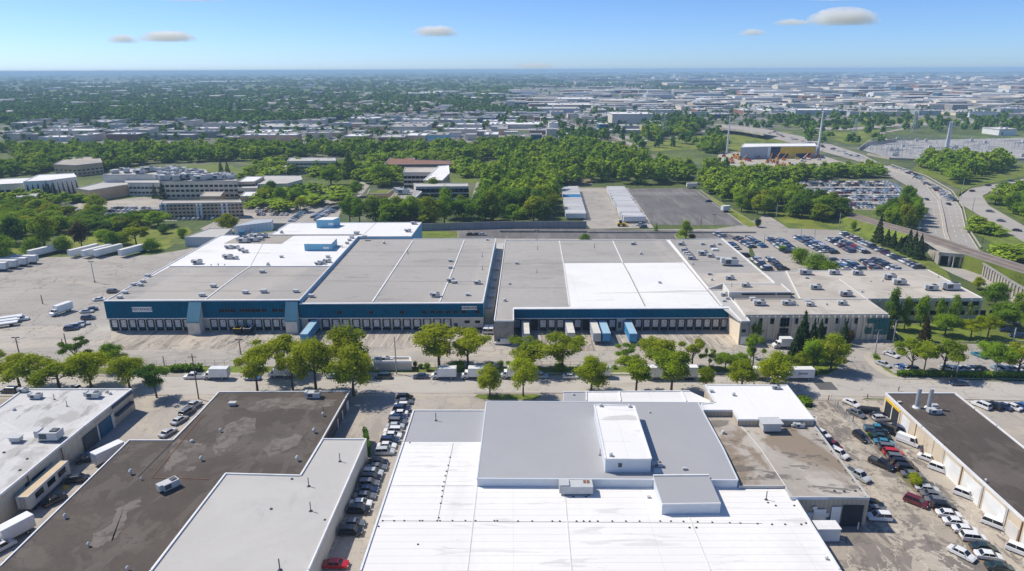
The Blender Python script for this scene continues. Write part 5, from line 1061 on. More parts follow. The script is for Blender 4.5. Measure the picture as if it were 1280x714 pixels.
#            L     W    H    hood  cabin rear  belt  rear deck
SPEC = {'sedan': (4.8, 1.84, 1.46, 1.25, .75, .92), 'suv': (4.75, 1.92, 1.75, 1.15, .10, 1.05), 'hatch': (4.2, 1.78, 1.52, 1.0, .12, .95), 'pickup': (5.7, 2.0, 1.88, 1.35, 2.1, 1.12), 'van': (5.4, 2.0, 2.15, .75, .06, 1.15), 'minivan': (5.1, 1.98, 1.76, .95, .08, 1.0)}
def car_meshes(tp, c):
    if (tp, c) in CAR: return CAR[(tp, c)]
    L, W, Hh, hood, rear, belt = SPEC[tp]; x0, x1 = -L / 2, L / 2
    prof = [(x0 + .02, .32), (x0, .62), (x0 + .10, belt - .04), (x0 + .3, belt), (x1 - hood, belt), (x1 - .35, belt - .16), (x1 - .06, belt - .30), (x1, .55), (x1 - .04, .30)]
    mb = MB(); n = len(prof); ys = [(-W / 2, .94, .97), (-W / 2 + .1, 1, 1), (W / 2 - .1, 1, 1), (W / 2, .94, .97)]
    for (y, kz, kx) in ys: mb.v += [(p[0] * kx, y, .30 + (p[1] - .30) * kz) for p in prof]
    for j in range(3):
        for i in range(n):
            k = (i + 1) % n; mb.f.append((j * n + i, j * n + k, (j + 1) * n + k, (j + 1) * n + i)); mb.m.append(0)
    mb.f.append(tuple(range(n))); mb.m.append(0); mb.f.append(tuple(range(4 * n - 1, 3 * n - 1, -1))); mb.m.append(0)
    # cabin: glass frustum under a painted roof
    ca, cb_ = x0 + rear + .05, x1 - hood + .12; slope_f = .75 if tp not in ('van',) else .45; slope_r = .55 if tp == 'sedan' else (.12 if tp in ('van', 'pickup') else .28)
    zt = Hh - .05; ta, tb = ca + slope_r, cb_ - slope_f; wb, wt = W / 2 - .09, W / 2 - .24
    gl = MB(); gl.v += [(ca, -wb, belt - .02), (cb_, -wb, belt - .02), (cb_, wb, belt - .02), (ca, wb, belt - .02), (ta, -wt, zt), (tb, -wt, zt), (tb, wt, zt), (ta, wt, zt)]
    gl.f += [(0, 1, 5, 4), (1, 2, 6, 5), (2, 3, 7, 6), (3, 0, 4, 7)]; gl.m += [0] * 4
    rf = len(mb.v); e = .03
    mb.v += [(ta - e, -wt - e, zt), (tb + e, -wt - e, zt), (tb + e, wt + e, zt), (ta - e, wt + e, zt), (ta + .12, -wt + .12, Hh), (tb - .16, -wt + .12, Hh), (tb - .16, wt - .12, Hh), (ta + .12, wt - .12, Hh)]
    mb.f += [(rf, rf + 1, rf + 5, rf + 4), (rf + 1, rf + 2, rf + 6, rf + 5), (rf + 2, rf + 3, rf + 7, rf + 6), (rf + 3, rf, rf + 4, rf + 7), (rf + 4, rf + 5, rf + 6, rf + 7)]; mb.m += [0] * 5
    for sy in (-1, 1):   # pillars
        for (xa, xb) in ((ca + .02, ta + .02), ((ca + cb_) / 2 - .1, (ta + tb) / 2), (cb_ - .05, tb - .02)):
            mb.tube((xa, sy * (wb + .005), belt), (xb, sy * (wt + .005), zt + .01), .05, .045, 4, 0, False)
    if tp == 'van':   # blind sides
        for sy in (-1, 1): mb.poly([(ca + .1, sy * (wb + .01), belt), (cb_ - 1.3, sy * (wb + .01), belt), (tb - 1.0, sy * (wt + .012), zt), (ta, sy * (wt + .012), zt)])
    if tp == 'pickup':
        mb.box((x0 + rear / 2 + .06, 0), rear - .3, W - .36, belt - .01, belt + .004, 0, 1)
        for sy in (-1, 1): mb.box((x0 + rear / 2 + .05, sy * (W / 2 - .12)), rear, .12, belt, belt + .1, 0, 0)
        mb.box((x0 + .08, 0), .1, W - .3, belt, belt + .1, 0, 0)
    mb.box((x1 - .03, 0), .1, W * .82, .30, .5, 0, 2); mb.box((x0 + .03, 0), .1, W * .82, .32, .5, 0, 2)
    for sy in (-1, 1): mb.box((cb_ - .45, sy * (W / 2 + .06)), .14, .2, belt + .02, belt + .16, 0, 0)
    LAMP[(tp, c)] = [('headlight', x1 - .09, sy * (W / 2 - .3), belt - .42) for sy in (-1, 1)] + [('taillight', x0 + .04, sy * (W / 2 - .22), belt - .28) for sy in (-1, 1)]
    body = mb.mesh('body', [paint(c), M['unitd'], M['dock']]); win = gl.mesh('windows', M['carglass'])
    CAR[(tp, c)] = (body, win, [(x1 - .92, W / 2 - .13), (x0 + .92, W / 2 - .13)]); return CAR[(tp, c)]
RS = random.Random(3)
ncars = 0
def car(px, py, rz, c, tp, label, group=None, full=True, z=0.03, jit=0.0):
    global ncars; ncars += 1
    g = G(px, py, 0.6); g.z = z; body, win, wh = car_meshes(tp, c)
    t = thing('parked_car' if group != 'traffic' else 'car', label, {'pickup': 'pickup truck', 'van': 'van'}.get(tp, 'car'), g, group, math.radians(rz) + RS.uniform(-jit, jit))
    inst('body', body, t); inst('windows', win, t)
    if full:
        wm = wheel_mesh()
        for (x, y) in wh:
            for sy in (-1, 1): inst('wheel', wm, t, (x, sy * y, .33))
        for (k, x, y, z_) in LAMP[(tp, c)]: inst(k, lamp_mesh(k), t, (x, y, z_))
    else:
        inst('wheels', lotwheels(tp), t)
    return t
LW_ = {}
def lotwheels(tp):
    if tp not in LW_:
        mb = MB(); wh = car_meshes(tp, 'black')[2]
        for (x, y) in wh: 
            for sy in (-1, 1): mb.tube((x, sy * y - .11, .33), (x, sy * y + .11, .33), .33, .33, 8)
        LW_[tp] = mb.mesh('wheels', M['black'])
    return LW_[tp]
TPN = {'sedan': 'sedan', 'suv': 'SUV', 'hatch': 'hatchback', 'pickup': 'pickup', 'van': 'van', 'minivan': 'minivan'}
# row between the grey roof and the white factory
rowA = [(506, 497, 'black', 'suv'), (505, 502, 'grey', 'sedan'), (501.7, 506.5, 'white', 'hatch'), (501.7, 511.5, 'navy', 'suv'), (499, 516.5, 'white', 'sedan'), (497, 521.5, 'navy', 'sedan'), (497, 527.2, 'grey', 'suv'), (494, 532.5, 'silver', 'sedan'), (491, 538.4, 'white', 'suv'), (490.3, 544, 'white', 'sedan'), (487, 551, 'navy', 'suv'), (483.4, 557, 'white', 'sedan'), (481, 564.5, 'silver', 'suv'),
        (472.5, 577.5, 'black', 'sedan'), (471, 584, 'grey', 'sedan'), (466, 591.3, 'silver', 'suv'), (463.7, 597.5, 'black', 'suv'), (461, 604.6, 'grey', 'suv'), (458.7, 612, 'navy', 'sedan'), (456, 620, 'grey', 'sedan'), (451, 629, 'white', 'sedan'), (448.6, 637.5, 'black', 'suv'), (442, 654, 'grey', 'sedan'), (438.5, 664, 'black', 'suv'), (420, 705, 'red', 'sedan')]
for i, (x, y, c, t) in enumerate(rowA):
    car(x, y, 0 if i not in (2, 4, 8) else 180, c, t, f"{c} {TPN[t]}, {ordw(i + 1)} from the street in the long row beside the white factory", 'cars in the long row beside the white factory', True, .03, .04)
# west alley
for (x, y, r, c, t, lb) in [(241, 507.5, 74, 'silver', 'pickup', 'silver pickup nearest the street in the west alley'), (233.7, 515, 74, 'grey', 'suv', 'dark grey SUV second from the street in the west alley'), (224, 525, 72, 'silver', 'sedan', 'silver sedan third from the street in the west alley'), (210, 540.5, 70, 'silver', 'sedan', 'silver sedan standing alone by the edge of the brown roof'),
                          (125, 564, 25, 'black', 'sedan', 'black sedan deepest in the shade of the tan workshop wall'), (116, 569, 22, 'blue', 'sedan', 'dark blue sedan between two black cars under the tan wall'), (109, 574, 20, 'black', 'sedan', 'black sedan with bright bonnet in shade beside the empty bays'), (97, 599, 20, 'black', 'suv', 'black SUV by the end of the tan trailer'), (68, 625, 62, 'black', 'sedan', 'black sedan with pale stripes beside the tan trailer'), (2, 684, 62, 'white', 'suv', 'white SUV cut by the left edge below the box truck')]:
    car(x, y, r, c, t, lb, None, True, .03)
# right yard
rowY = [(1095, 536.5, 'teal', 'pickup'), (1099, 541.5, 'black', 'sedan'), (1102, 546, 'dark green', 'sedan'), (1105.5, 553, 'teal', 'sedan'), (1111, 560, 'grey', 'suv'), (1117, 566.5, 'red', 'suv'), (1122, 573, 'grey', 'suv'), (1128, 579, 'black', 'suv'), (1134, 586, 'black', 'suv'), (1141, 593.5, 'grey', 'sedan'), (1154, 605, 'dark green', 'sedan'), (1159, 611, 'silver', 'sedan'), (1166, 618.5, 'grey', 'sedan'), (1172, 626, 'grey', 'sedan'), (1179, 633, 'black', 'suv'), (1186, 642.5, 'white', 'sedan'), (1195, 652.5, 'white', 'sedan'), (1207, 662, 'white', 'sedan'), (1217, 672, 'white', 'suv'), (1230, 684.5, 'dark green', 'sedan'), (1236, 694.5, 'white', 'sedan'), (1250, 709, 'dark green', 'sedan')]
for i, (x, y, c, t) in enumerate(rowY): car(x, y, -13, c, t, f"{c} {TPN[t]}, {ordw(i + 1)} from the street in the slanted row along the weedy fence", 'cars in the slanted row along the weedy fence', True, .05, .03)
for (x, y, r, c, t, lb) in [(1076.5, 546.5, -80, 'black', 'suv', 'black SUV facing the weedy fence beside the teal cars'), (1102, 580, -55, 'black', 'pickup', 'black pickup at the kerb left of the fence row'), (1072.5, 594, -62, 'silver', 'pickup', 'silver pickup alone in the cracked yard'), (1145, 627, -45, 'maroon', 'suv', 'maroon SUV beside the green bush'), (1202, 691.5, -55, 'white', 'sedan', 'white sedan alone left of the lower fence row'),
                          (1126, 538, -55, 'navy', 'minivan', 'dark blue minivan by the yellow-striped bay'), (1110, 538, -55, 'black', 'van', 'black van at the corner of the garage block'), (1135, 551.5, -52, 'white', 'van', 'white van behind the dark minivan at the garage wall'), (1153, 558, 80, 'navy', 'suv', 'dark blue car with white bonnet against the garages'), (1160.5, 573, -48, 'white', 'sedan', 'white sedan, third from the yellow bay along the garages'), (1175, 586, -47, 'white', 'suv', 'white SUV, fourth from the yellow bay along the garages'), (1207, 618, -47, 'white', 'suv', 'white SUV parked by two closed garage doors'), (1245, 655, -46, 'white', 'minivan', 'white minivan at the lower garages'), (1275, 688, -46, 'white', 'suv', 'white SUV cut by the right edge at the lower garages'),
                          (1064.5, 503.6, -62, 'white', 'sedan', 'white sedan just off the street in the east yard'), (1071, 516.5, -62, 'grey', 'sedan', 'dark grey sedan behind the white one near the street'), (1101, 523, 0, 'silver', 'hatch', 'silver hatchback by the scrapped cars'), (1099, 518.5, 12, 'black', 'sedan', 'black wrecked car heaped beside the open bay'), (1118, 511.5, 65, 'light blue', 'sedan', 'pale blue car half inside the yellow-striped bay'),
                          (1027, 541.5, -62, 'white', 'sedan', 'white sedan tight along the stained-roof workshop, first of three'), (1041, 557, -60, 'maroon', 'suv', 'dark maroon SUV along the stained-roof workshop, second of three'), (1048.5, 567, -58, 'white', 'suv', 'white SUV along the stained-roof workshop, third of three'), (1090, 629, -25, 'black', 'sedan', 'black sedan at the back of the workshop corner'), (1094, 637, -10, 'grey', 'sedan', 'dark grey sedan between black sedan and white SUV'), (1099, 646, 175, 'white', 'suv', 'white SUV beside the open workshop door')]:
    car(x, y, r, c, t, lb, None, True, .05)
for i, (x, c, t) in enumerate([(1227, 'white', 'suv'), (1240, 'black', 'suv'), (1253, 'navy', 'sedan'), (1265, 'white', 'sedan'), (1277, 'blue', 'suv'), (1291, 'grey', 'sedan')]): car(x, 506.5 + i * .5, 115, c, t, f"{c} {TPN[t]}, {ordw(i + 1)} in the row behind the brown garage roof", 'cars behind the brown garage roof', True)
# street
for (x, y, r, c, t, lb) in [(242, 470.5, 180, 'white', 'pickup', 'white pickup in front of the box van by the hedge'), (316, 472.5, 180, 'blue', 'sedan', 'blue sedan under the big street tree'), (478.5, 470.5, 180, 'dark green', 'minivan', 'dark green minivan at the kerb below the grey hut'), (526, 470.5, 180, 'navy', 'sedan', 'dark navy sedan between the hut and the box trucks'), (675.5, 470, 0, 'light blue', 'suv', 'pale blue SUV at the kerb near the chain fence'), (713, 470.5, 0, 'white', 'sedan', 'white sedan parked behind the pale blue SUV'), (1198.5, 478.8, 180, 'navy', 'sedan', 'dark navy sedan driving on the right part of the street'), (95, 484.5, 150, 'white', 'sedan', 'white sedan glimpsed under the far left street trees'), (12, 488, 180, 'black', 'suv', 'black SUV at the left edge below the trees'), (418, 470, 180, 'light blue', 'sedan', 'pale blue car behind the large street trunks')]:
    car(x, y, r, c, t, lb, None, True, .04)
# office lot
for i, (x, c, t) in enumerate([(1130, 'white', 'sedan'), (1141, 'grey', 'sedan'), (1184, 'white', 'suv'), (1195, 'light blue', 'sedan'), (1206.5, 'white', 'sedan'), (1215, 'navy', 'sedan'), (1225, 'black', 'sedan'), (1249, 'light blue', 'suv'), (1261, 'silver', 'sedan'), (1268, 'white', 'sedan'), (1276, 'grey', 'sedan')]): car(x, 460 + (i > 1) * .5, 115, c, t, f"{c} {TPN[t]}, {ordw(i + 1)} from the left along the clipped hedge", 'cars nosed up to the clipped hedge', True)
for (x, y, r, c, t, lb) in [(1114, 443, -60, 'white', 'sedan', 'white sedan nearest the curved path in the office lot'), (1104, 455, -60, 'silver', 'sedan', 'silver sedan in the corner of the office lot'), (1126, 458.5, 100, 'blue', 'hatch', 'blue hatchback in the corner of the office lot'), (1148, 441, -60, 'silver', 'sedan', 'silver sedan behind the first lot tree'), (1224, 443.5, 110, 'teal', 'sedan', 'teal sedan left of the shady lot tree'), (1243, 441.5, 110, 'silver', 'suv', 'silver SUV behind the shady lot tree'), (1263, 442, 110, 'navy', 'suv', 'navy SUV at the right end of the upper lot row'), (1259, 413, 160, 'navy', 'sedan', 'navy sedan by the lawn corner at the right'), (1272, 420, 160, 'navy', 'suv', 'navy SUV nearer than the sedan at the lawn corner'), (1265, 402.5, 130, 'grey', 'sedan', 'grey sedan beyond the lawn corner'), (943, 0, 0, 'x', 'x', '')]:
    if c != 'x': car(x, y, r, c, t, lb, None, True)
# by the teal warehouse
for (x, y, r, c, t, lb) in [(141.5, 364.5, 5, 'black', 'suv', 'black SUV by the side wall of the teal warehouse'), (124.5, 374, 10, 'white', 'sedan', 'white sedan left of the black SUV by the warehouse'), (113.5, 386.5, 200, 'navy', 'sedan', 'dark navy car behind the silver sedan near the ramp'), (108.5, 389, 10, 'silver', 'sedan', 'silver sedan in the group near the loading ramp'), (110, 397.5, 10, 'navy', 'suv', 'navy SUV in the group near the loading ramp'), (103, 404.5, 20, 'silver', 'sedan', 'silver sedan by the ramp rail'), (96, 407.5, 20, 'silver', 'suv', 'pale SUV by the ramp rail'), (89, 410.5, 15, 'navy', 'suv', 'navy SUV nearest the camera in the ramp group'), (601, 423.5, 80, 'silver', 'suv', 'silver SUV in the bay left of the alley'), (608, 413, 84, 'white', 'van', 'white van at the mouth of the alley'), (614.5, 413, 84, 'white', 'van', 'second white van at the alley mouth'), (628, 428, 180, 'white', 'van', 'white van before the grey end wall of the east warehouse'), (25, 399, 25, 'white', 'pickup', 'white pickup at the head of the flatbed trailers')]:
    car(x, y, r, c, t, lb, None, True)
for i, x in enumerate((588, 596, 603)): car(x, 293, 0, ('black', 'black', 'silver')[i], 'sedan', f"{('black', 'black', 'silver')[i]} sedan, {ordw(i + 1)} from left on the lane behind the middle warehouse", 'cars on the back lane', False)
# east staff lot
POOL = ['navy', 'navy', 'black', 'grey', 'grey', 'silver', 'silver', 'white', 'white', 'light blue', 'dark green', 'black', 'grey', 'silver', 'navy', 'black', 'white', 'grey', 'silver', 'navy', 'black', 'grey', 'blue', 'maroon']
lot = [((922, 297.6), (941, 309), 12), ((935.8, 296.3), (956, 308.5), 11), ((961, 297.6), (985, 315.5), 15), ((975, 298.5), (996, 315), 13), ((995, 295.5), (1030, 315), 17), ((1007, 295.5), (1044, 316), 18), ((1037, 298.6), (1066, 315), 13), ((1048, 298.3), (1084, 316), 15), ((1053, 291.5), (1150, 335), 34), ((1042, 324.5), (1059, 336.3), 10), ((1054, 326), (1078, 337), 10), ((1078.5, 325), (1098, 337), 10), ((1092, 324.5), (1121, 337.2), 12), ((961, 322.5), (980, 337), 12), ((943, 322.5), (960, 337), 11), ((953, 320.5), (975, 335), 0), ((895, 291.5), (904, 295.5), 3), ((914, 304), (922, 311.5), 4)]
for i, (a, b, n) in enumerate(lot):
    for k in range(n):
        if n > 6 and RS.random() < .06: continue
        t = (k + .5) / n; c = RS.choice(POOL); tp = RS.choice(['sedan', 'sedan', 'suv', 'suv', 'hatch', 'minivan', 'pickup'])
        if i == 7 and k in (8, 9): c = 'red'
        if i == 8 and k == 19: c = 'maroon'
        car(lerp(a[0], b[0], t), lerp(a[1], b[1], t), 8 if i % 2 else 188, c, tp, f"{c} {TPN[tp]}, {ordw(k + 1)} from far end, {ordw(i + 1)} row of the staff lot", 'cars of the staff lot', False, .04, .06)
car(931, 320, -8, 'black', 'van', 'black van alone between the office roof and the staff lot', None, False, .04)
print('cars', ncars)

# trucks and trailers
TM = {}
def boxmesh(name, mats_key, fn):
    if name not in TM: mb = MB(); fn(mb); TM[name] = mb.mesh(name.split('|')[0], [M[k] for k in mats_key])
    return TM[name]
def trailer(px, py, rz, L, label, side='whitetr', top='roofwhite2', group=None, z=.03, at=None, name='semi_trailer'):
    g = G(px, py) if at is None else at.copy(); g.z = z; t = thing(name, label, 'trailer', g, group, math.radians(rz)); Wd, h0, h1_ = 2.55, 1.15, 4.05
    def body(mb):
        mb.box((0, 0), L, Wd, h0, h1_, 0, 0, 1)
        for x in np.arange(-L / 2 + .6, L / 2, 1.2): 
            for sy in (-1, 1): mb.box((x, sy * (Wd / 2 + .012)), .06, .02, h0 + .1, h1_ - .1, 0, 0)
    inst('box_body', boxmesh(f'box_body|{L}{side}{top}', (side, top), body), t)
    def rails(mb):
        for sy in (-1, 1): mb.box((0, sy * (Wd / 2 - .04)), L + .04, .14, h1_ - .04, h1_ + .05, 0, 0); mb.box((0, sy * (Wd / 2)), L + .04, .08, h0 - .16, h0 + .04, 0, 0)
        for sx in (-1, 1): mb.box((sx * L / 2, 0), .1, Wd - .1, h1_ - .1, h1_ + .06, 0, 0)
    inst('top_rail', boxmesh(f'top_rail|{L}', ('greytr',), rails), t)
    def door(mb):
        for sy in (-1, 1): mb.box((-L / 2 - .03, sy * Wd / 4), .05, Wd / 2 - .1, h0 + .1, h1_ - .15, 0, 0)
        for y in (-.5, -.2, .2, .5): mb.box((-L / 2 - .07, y), .05, .05, h0 + .15, h1_ - .2, 0, 1)
    inst('rear_door', boxmesh(f'rear_door|{L}{side}', (side, 'unitd'), door), t)
    def chassis(mb):
        mb.box((0, 0), L - 1.0, 1.0, .85, 1.12, 0, 0)
        for sy in (-1, 1): mb.box((L / 2 - 3, sy * .8), .15, .15, .05, 1.1, 0, 0)
    inst('chassis', boxmesh(f'chassis|{L}', ('dock',), chassis), t)
    def wheels(mb):
        mb.tube((0, -1.2, .5), (0, 1.2, .5), .5, .5, 12, 0)
    for x in (-L / 2 + 1.6, -L / 2 + 2.9): inst('axle_wheels', boxmesh('axle_wheels|', ('black',), wheels), t, (x, 0, 0))
    return t
def boxtruck(px, py, rz, L, label, txt=None, z=.04, group=None, semi=False):
    g = G(px, py); g.z = z; t = thing('box_truck', label, 'truck', g, group, math.radians(rz)); bl = L - 2.2; Wd = 2.4
    inst('cargo_box', boxmesh(f'cargo_box|{L}', ('white', 'white'), lambda mb: mb.box((-1.1, 0), bl, Wd, .95, 3.65, 0, 0, 1)), t)
    def cab(mb):
        x0, x1 = L / 2 - 2.1, L / 2; P = [(x0, .5), (x0, 2.35), (x0 + .9, 2.45), (x0 + 1.25, 1.55), (x1 - .1, 1.3), (x1, .5)]; n = len(P)
        for y in (-1.0, 1.0): mb.v += [(p[0], y, p[1]) for p in P]
        mb.f += [tuple(range(n)), tuple(range(2 * n - 1, n - 1, -1))] + [(i, n + i, n + (i + 1) % n, (i + 1) % n) for i in range(n)]; mb.m += [0] * (n + 2)
    inst('cab', boxmesh(f'cab|{L}', ('white',), cab), t)
    def ws(mb):
        x0 = L / 2 - 2.1; mb.poly([(x0 + .93, -.9, 2.38), (x0 + .93, .9, 2.38), (x0 + 1.27, .9, 1.62), (x0 + 1.27, -.9, 1.62)])
        for sy in (-1, 1): mb.poly([(x0 + .25, sy * 1.012, 2.25), (x0 + .85, sy * 1.012, 2.25), (x0 + 1.1, sy * 1.012, 1.6), (x0 + .25, sy * 1.012, 1.6)])
    inst('windows', boxmesh(f'windows|{L}', ('carglass',), ws), t)
    inst('chassis', boxmesh(f'chassis_|{L}', ('dock',), lambda mb: mb.box((-.4, 0), L - 1.2, 1.1, .5, .93)), t)
    for x in (L / 2 - 1.3, -L / 2 + 1.6):
        for sy in (-1, 1): inst('wheel', boxmesh('truckwheel|', ('black', 'metal'), lambda mb: (mb.tube((0, -.14, 0), (0, .14, 0), .46, .46, 12, 0), mb.tube((0, -.15, 0), (0, .15, 0), .25, .25, 10, 1))), t, (x, sy * 1.05, .46))
    inst('rear_door', boxmesh(f'rear_door_|{L}', ('greytr',), lambda mb: mb.box((-1.1 - bl / 2 - .02, 0), .05, Wd - .2, 1.1, 3.5)), t)
    if txt:
        cu = bpy.data.curves.new('lettering', 'FONT'); cu.body = txt; cu.size = 1.25; cu.align_x = 'CENTER'; cu.align_y = 'CENTER'; cu.extrude = .01; cu.offset = .02; o = inst('lettering', letters(cu, 'navy'), t); o.rotation_euler = (math.pi / 2, 0, 0 if rz == 0 else math.pi); o.location = (-1.4, (-1.22 if rz == 0 else 1.22), 2.4)
    return t
boxtruck(271, 473.5, 180, 7.6, 'white box van parked behind the white pickup by the hedge')
boxtruck(555, 473, 180, 7.6, 'white box truck, first of three along the street trees'); boxtruck(591, 473, 180, 7.0, 'white box truck, second of three along the street trees'); boxtruck(641, 472.5, 180, 7.6, 'white box truck, third of three along the street trees')
boxtruck(752, 471.5, 180, 4.9, 'short white delivery truck half hidden by a street tree'); boxtruck(995, 474.2, 180, 9.6, 'white box truck with blue lettering at the drive entrance', 'Jevon'); boxtruck(946, 473.5, 180, 6.6, 'white box truck hidden among street trees left of the drive'); boxtruck(352, 471.5, 180, 7.6, 'white box truck behind the biggest street trees')
trailer(838, 473.5, 180, 15.5, 'white semi-trailer at the kerb behind three street trees', z=.04); boxtruck(977, 435, 180, 6.0, 'small white box truck beside the spruces by the office')
boxtruck(15, 675, 62 - 180, 8.2, 'white box truck by the tan wall at the lower left'); boxtruck(143, 573, 60, 9.0, 'white truck with long roof beside the brown roof edge')
t = boxtruck(77, 392, 250, 8.5, 'white box truck alone in the west truck yard')
# dock trailers
def docked(x, yfront, label, side, top, wallY, L=None):
    g = G(x, yfront); f = Vector((g.x, g.y, 0)); bpx = wallY - .9; L = L or (bpx - g.y); c = Vector((g.x, g.y + L / 2, 0)); return trailer(0, 0, 270, round(L, 1), label, side, top, 'trailers backed up to the dock doors', at=c)
docked(657.3, 431.5, 'pale trailer in the shaded first bay of the east warehouse', 'greytr', 'beigetr', yf3); docked(713.8, 430.5, 'pale trailer alone between open dock doors', 'greytr', 'beigetr', yf3); docked(746, 431, 'pale trailer beside the blue one', 'greytr', 'beigetr', yf3); docked(758, 431, 'light blue trailer, left one of the two blue at the docks', 'bluetr', 'lbluetr', yf3); docked(791, 431.4, 'light blue trailer, right one of the two blue at the docks', 'bluetr', 'lbluetr', yf3)
docked(381, 432, 'blue trailer at the blue door between the teal warehouses', 'bluetr', 'lbluetr', yf1)
# west yard trailers
for i, (x, y) in enumerate(((56, 319), (105.5, 318.5), (122, 319), (136, 318.5), (167.5, 318))): trailer(x, y, 66 + 180, 15.0, f'white trailer at the back of the west yard, {ordw(i + 1)} from left', group='white trailers along the west yard grass')
for i in range(4): g = G(-8 + i * 12.5, 338.5 - i * 3.0); trailer(0, 0, 178, 14.0, f'white trailer in the stack at the left edge, {ordw(i + 1)} from the camera', group='white trailers at the left edge', at=g)
for i in range(3):
    g = G(2 + i * 3 - 4, 409.5 - i * 4); t = thing('flatbed_trailer', f'pale flatbed trailer at the left edge, {ordw(i + 1)} from the camera', 'trailer', (g.x, g.y, .03), 'flatbed trailers at the left edge', math.radians(28)); inst('deck', MB().box((0, 0), 12, 2.5, 1.1, 1.5).mesh('deck', M['whitetr']), t); inst('wheels', MB().tube((-4, -1.1, .5), (-4, 1.1, .5), .5, .5, 10).tube((4, -1.1, .5), (4, 1.1, .5), .5, .5, 10).mesh('wheels', M['black']), t)
# trailer lot: two stacks side by side
D0, D1 = G(719.5, 274.5), G(712, 240)
for i in range(26):
    pt = D0.lerp(D1, i / 25); sd = 'bluetr' if i in (14, 15, 16) else 'whitetr'
    trailer(0, 0, 180 + (i % 3 - 1) * .6, 12.6, f"{'blue' if sd == 'bluetr' else 'white'} trailer, {ordw(i + 1)} from the near end of the left stack in the trailer lot", sd, 'bluetr' if sd == 'bluetr' else ('beigetr' if i % 7 == 5 else 'roofwhite2'), 'trailers stacked in the trailer lot', z=.06, at=pt)
D0, D1 = G(791.5, 278.5), G(769, 240)
for i in range(29):
    pt = D0.lerp(D1, i / 28) + Vector((RS.uniform(-.5, .5), 0, 0))
    trailer(0, 0, 180, 13.2, f"white trailer, {ordw(i + 1)} from the near end of the right stack in the trailer lot", 'whitetr', 'beigetr' if i % 5 == 3 else 'roofwhite2', 'trailers stacked in the trailer lot', z=.07, at=pt)
car(801, 281, 180, 'silver', 'pickup', 'silver pickup at the near end of the right trailer stack', None, False, .06); car(804, 283.5, 180, 'grey', 'suv', 'grey SUV at the near end of the right trailer stack', None, False, .06)
t = trailer(864.5, 235.5, 180, 8.0, 'cream camper at the far corner of the empty lot', 'beigetr', 'roofwhite2', z=.08, name='camper'); t['category'] = 'camper'
trailer(906.5, 265, 200, 5.5, 'small white trailer beside the grass edge of the empty lot', z=.08); car(886, 251.5, 10, 'navy', 'sedan', 'dark car alone on the empty lot', None, False, .08)
g = G(776, 283); t = thing('loader', 'yellow wheel loader at the end of the trailer stack', 'loader', (g.x, g.y, .06)); inst('chassis', MB().box((0, 0), 4.4, 2.0, .7, 2.0).mesh('chassis', M['yellowp']), t); inst('cab', MB().box((-.3, 0), 1.6, 1.6, 2.0, 3.5).mesh('cab', M['carglass']), t); inst('bucket', MB().box((3.0, 0), 1.2, 2.6, .2, 1.4).mesh('bucket', M['yellowp']), t)
for sx in (-1.4, 1.4):
    for sy in (-1, 1): inst('wheel', MB().tube((sx, sy - .3, .75), (sx, sy + .3, .75), .75, .75, 10).mesh('wheel', M['black']), t)
# open roll-off boxes at the west docks
for i, (x, y, m_) in enumerate(((297, 418.5, 'yellowp'), (309, 418.5, 'greytr'))):
    g = G(x, y); t = thing('open_container', ('dark open container with yellow rim at the west docks', 'dark open container with grey rim at the west docks')[i], 'container', (g.x, g.y + 3.4, .03)); mb = MB()
    mb.box((-1.2, 0), .12, 7, .4, 2.2); mb.box((1.2, 0), .12, 7, .4, 2.2); mb.box((0, -3.44), 2.28, .12, .4, 2.2); mb.box((0, 3.44), 2.28, .12, .4, 2.2); mb.box((0, 0), 2.28, 6.7, .4, .6); inst('body', mb.mesh('body', M['dock']), t)
    r = MB(); r.box((-1.2, 0), .22, 7.1, 2.21, 2.34); r.box((1.2, 0), .22, 7.1, 2.21, 2.34); r.box((0, -3.44), 2.1, .22, 2.21, 2.34); inst('rim', r.mesh('rim', M[m_]), t); inst('wheels', MB().tube((-.9, -2, .35), (.9, -2, .35), .35, .35, 8).tube((-.9, 2, .35), (.9, 2, .35), .35, .35, 8).mesh('wheels', M['black']), t)
# tan trailer with windows and white drum pile, lower left
a, b_ = G(35, 640), G(80, 598); d_ = b_ - a; rzz = math.atan2(d_.y, d_.x); c = (a + b_) / 2
tt = trailer(0, 0, math.degrees(rzz), round(d_.length + 1.5, 1), 'tan-topped semi-trailer with side windows beside the tan wall', 'greywall', 'tantop', at=c)
for k in (-3.5, .5, 4.2): inst('window', MB().box((k, -1.31), 2.6, .06, 2.2, 3.5).mesh('window', M['glass']), tt)
rp = thing('loading_platform', 'grey platform carrying white wrapped drums beside the tan wall', 'platform', (c.x - 3.2, c.y + 2.2, .03), None, rzz); inst('platform', MB().box((0, 0), 13, 2.4, .1, 2.6).mesh('platform', M['greywall']), rp)
for i in range(11):
    for j in (0, 1):
        dl = Vector((-5.8 + i * 1.15, -.55 + j * 1.1, 2.6)); dl.rotate(Matrix.Rotation(rzz, 3, 'Z')); tag(inst('drum', boxmesh('drum|', ('white', 'greytr'), lambda mb: (mb.tube((0, 0, 0), (0, 0, 1.0), .5, .5, 10, 0), mb.tube((0, 0, 1.0), (0, 0, 1.06), .42, .3, 10, 1))), None, rp.location + dl), 'white wrapped drum in the double row on the grey platform', 'drum', 'white drums on the platform')
g = G(82, 610); t = thing('sandbag', 'small yellow sandbag beside the black SUV', 'sandbag', (g.x, g.y, .02)); m_ = MB().tube((0, 0, 0), (0, 0, .5), .9, .5, 9).mesh('bag', M['yellow']); inst('bag', m_, t)
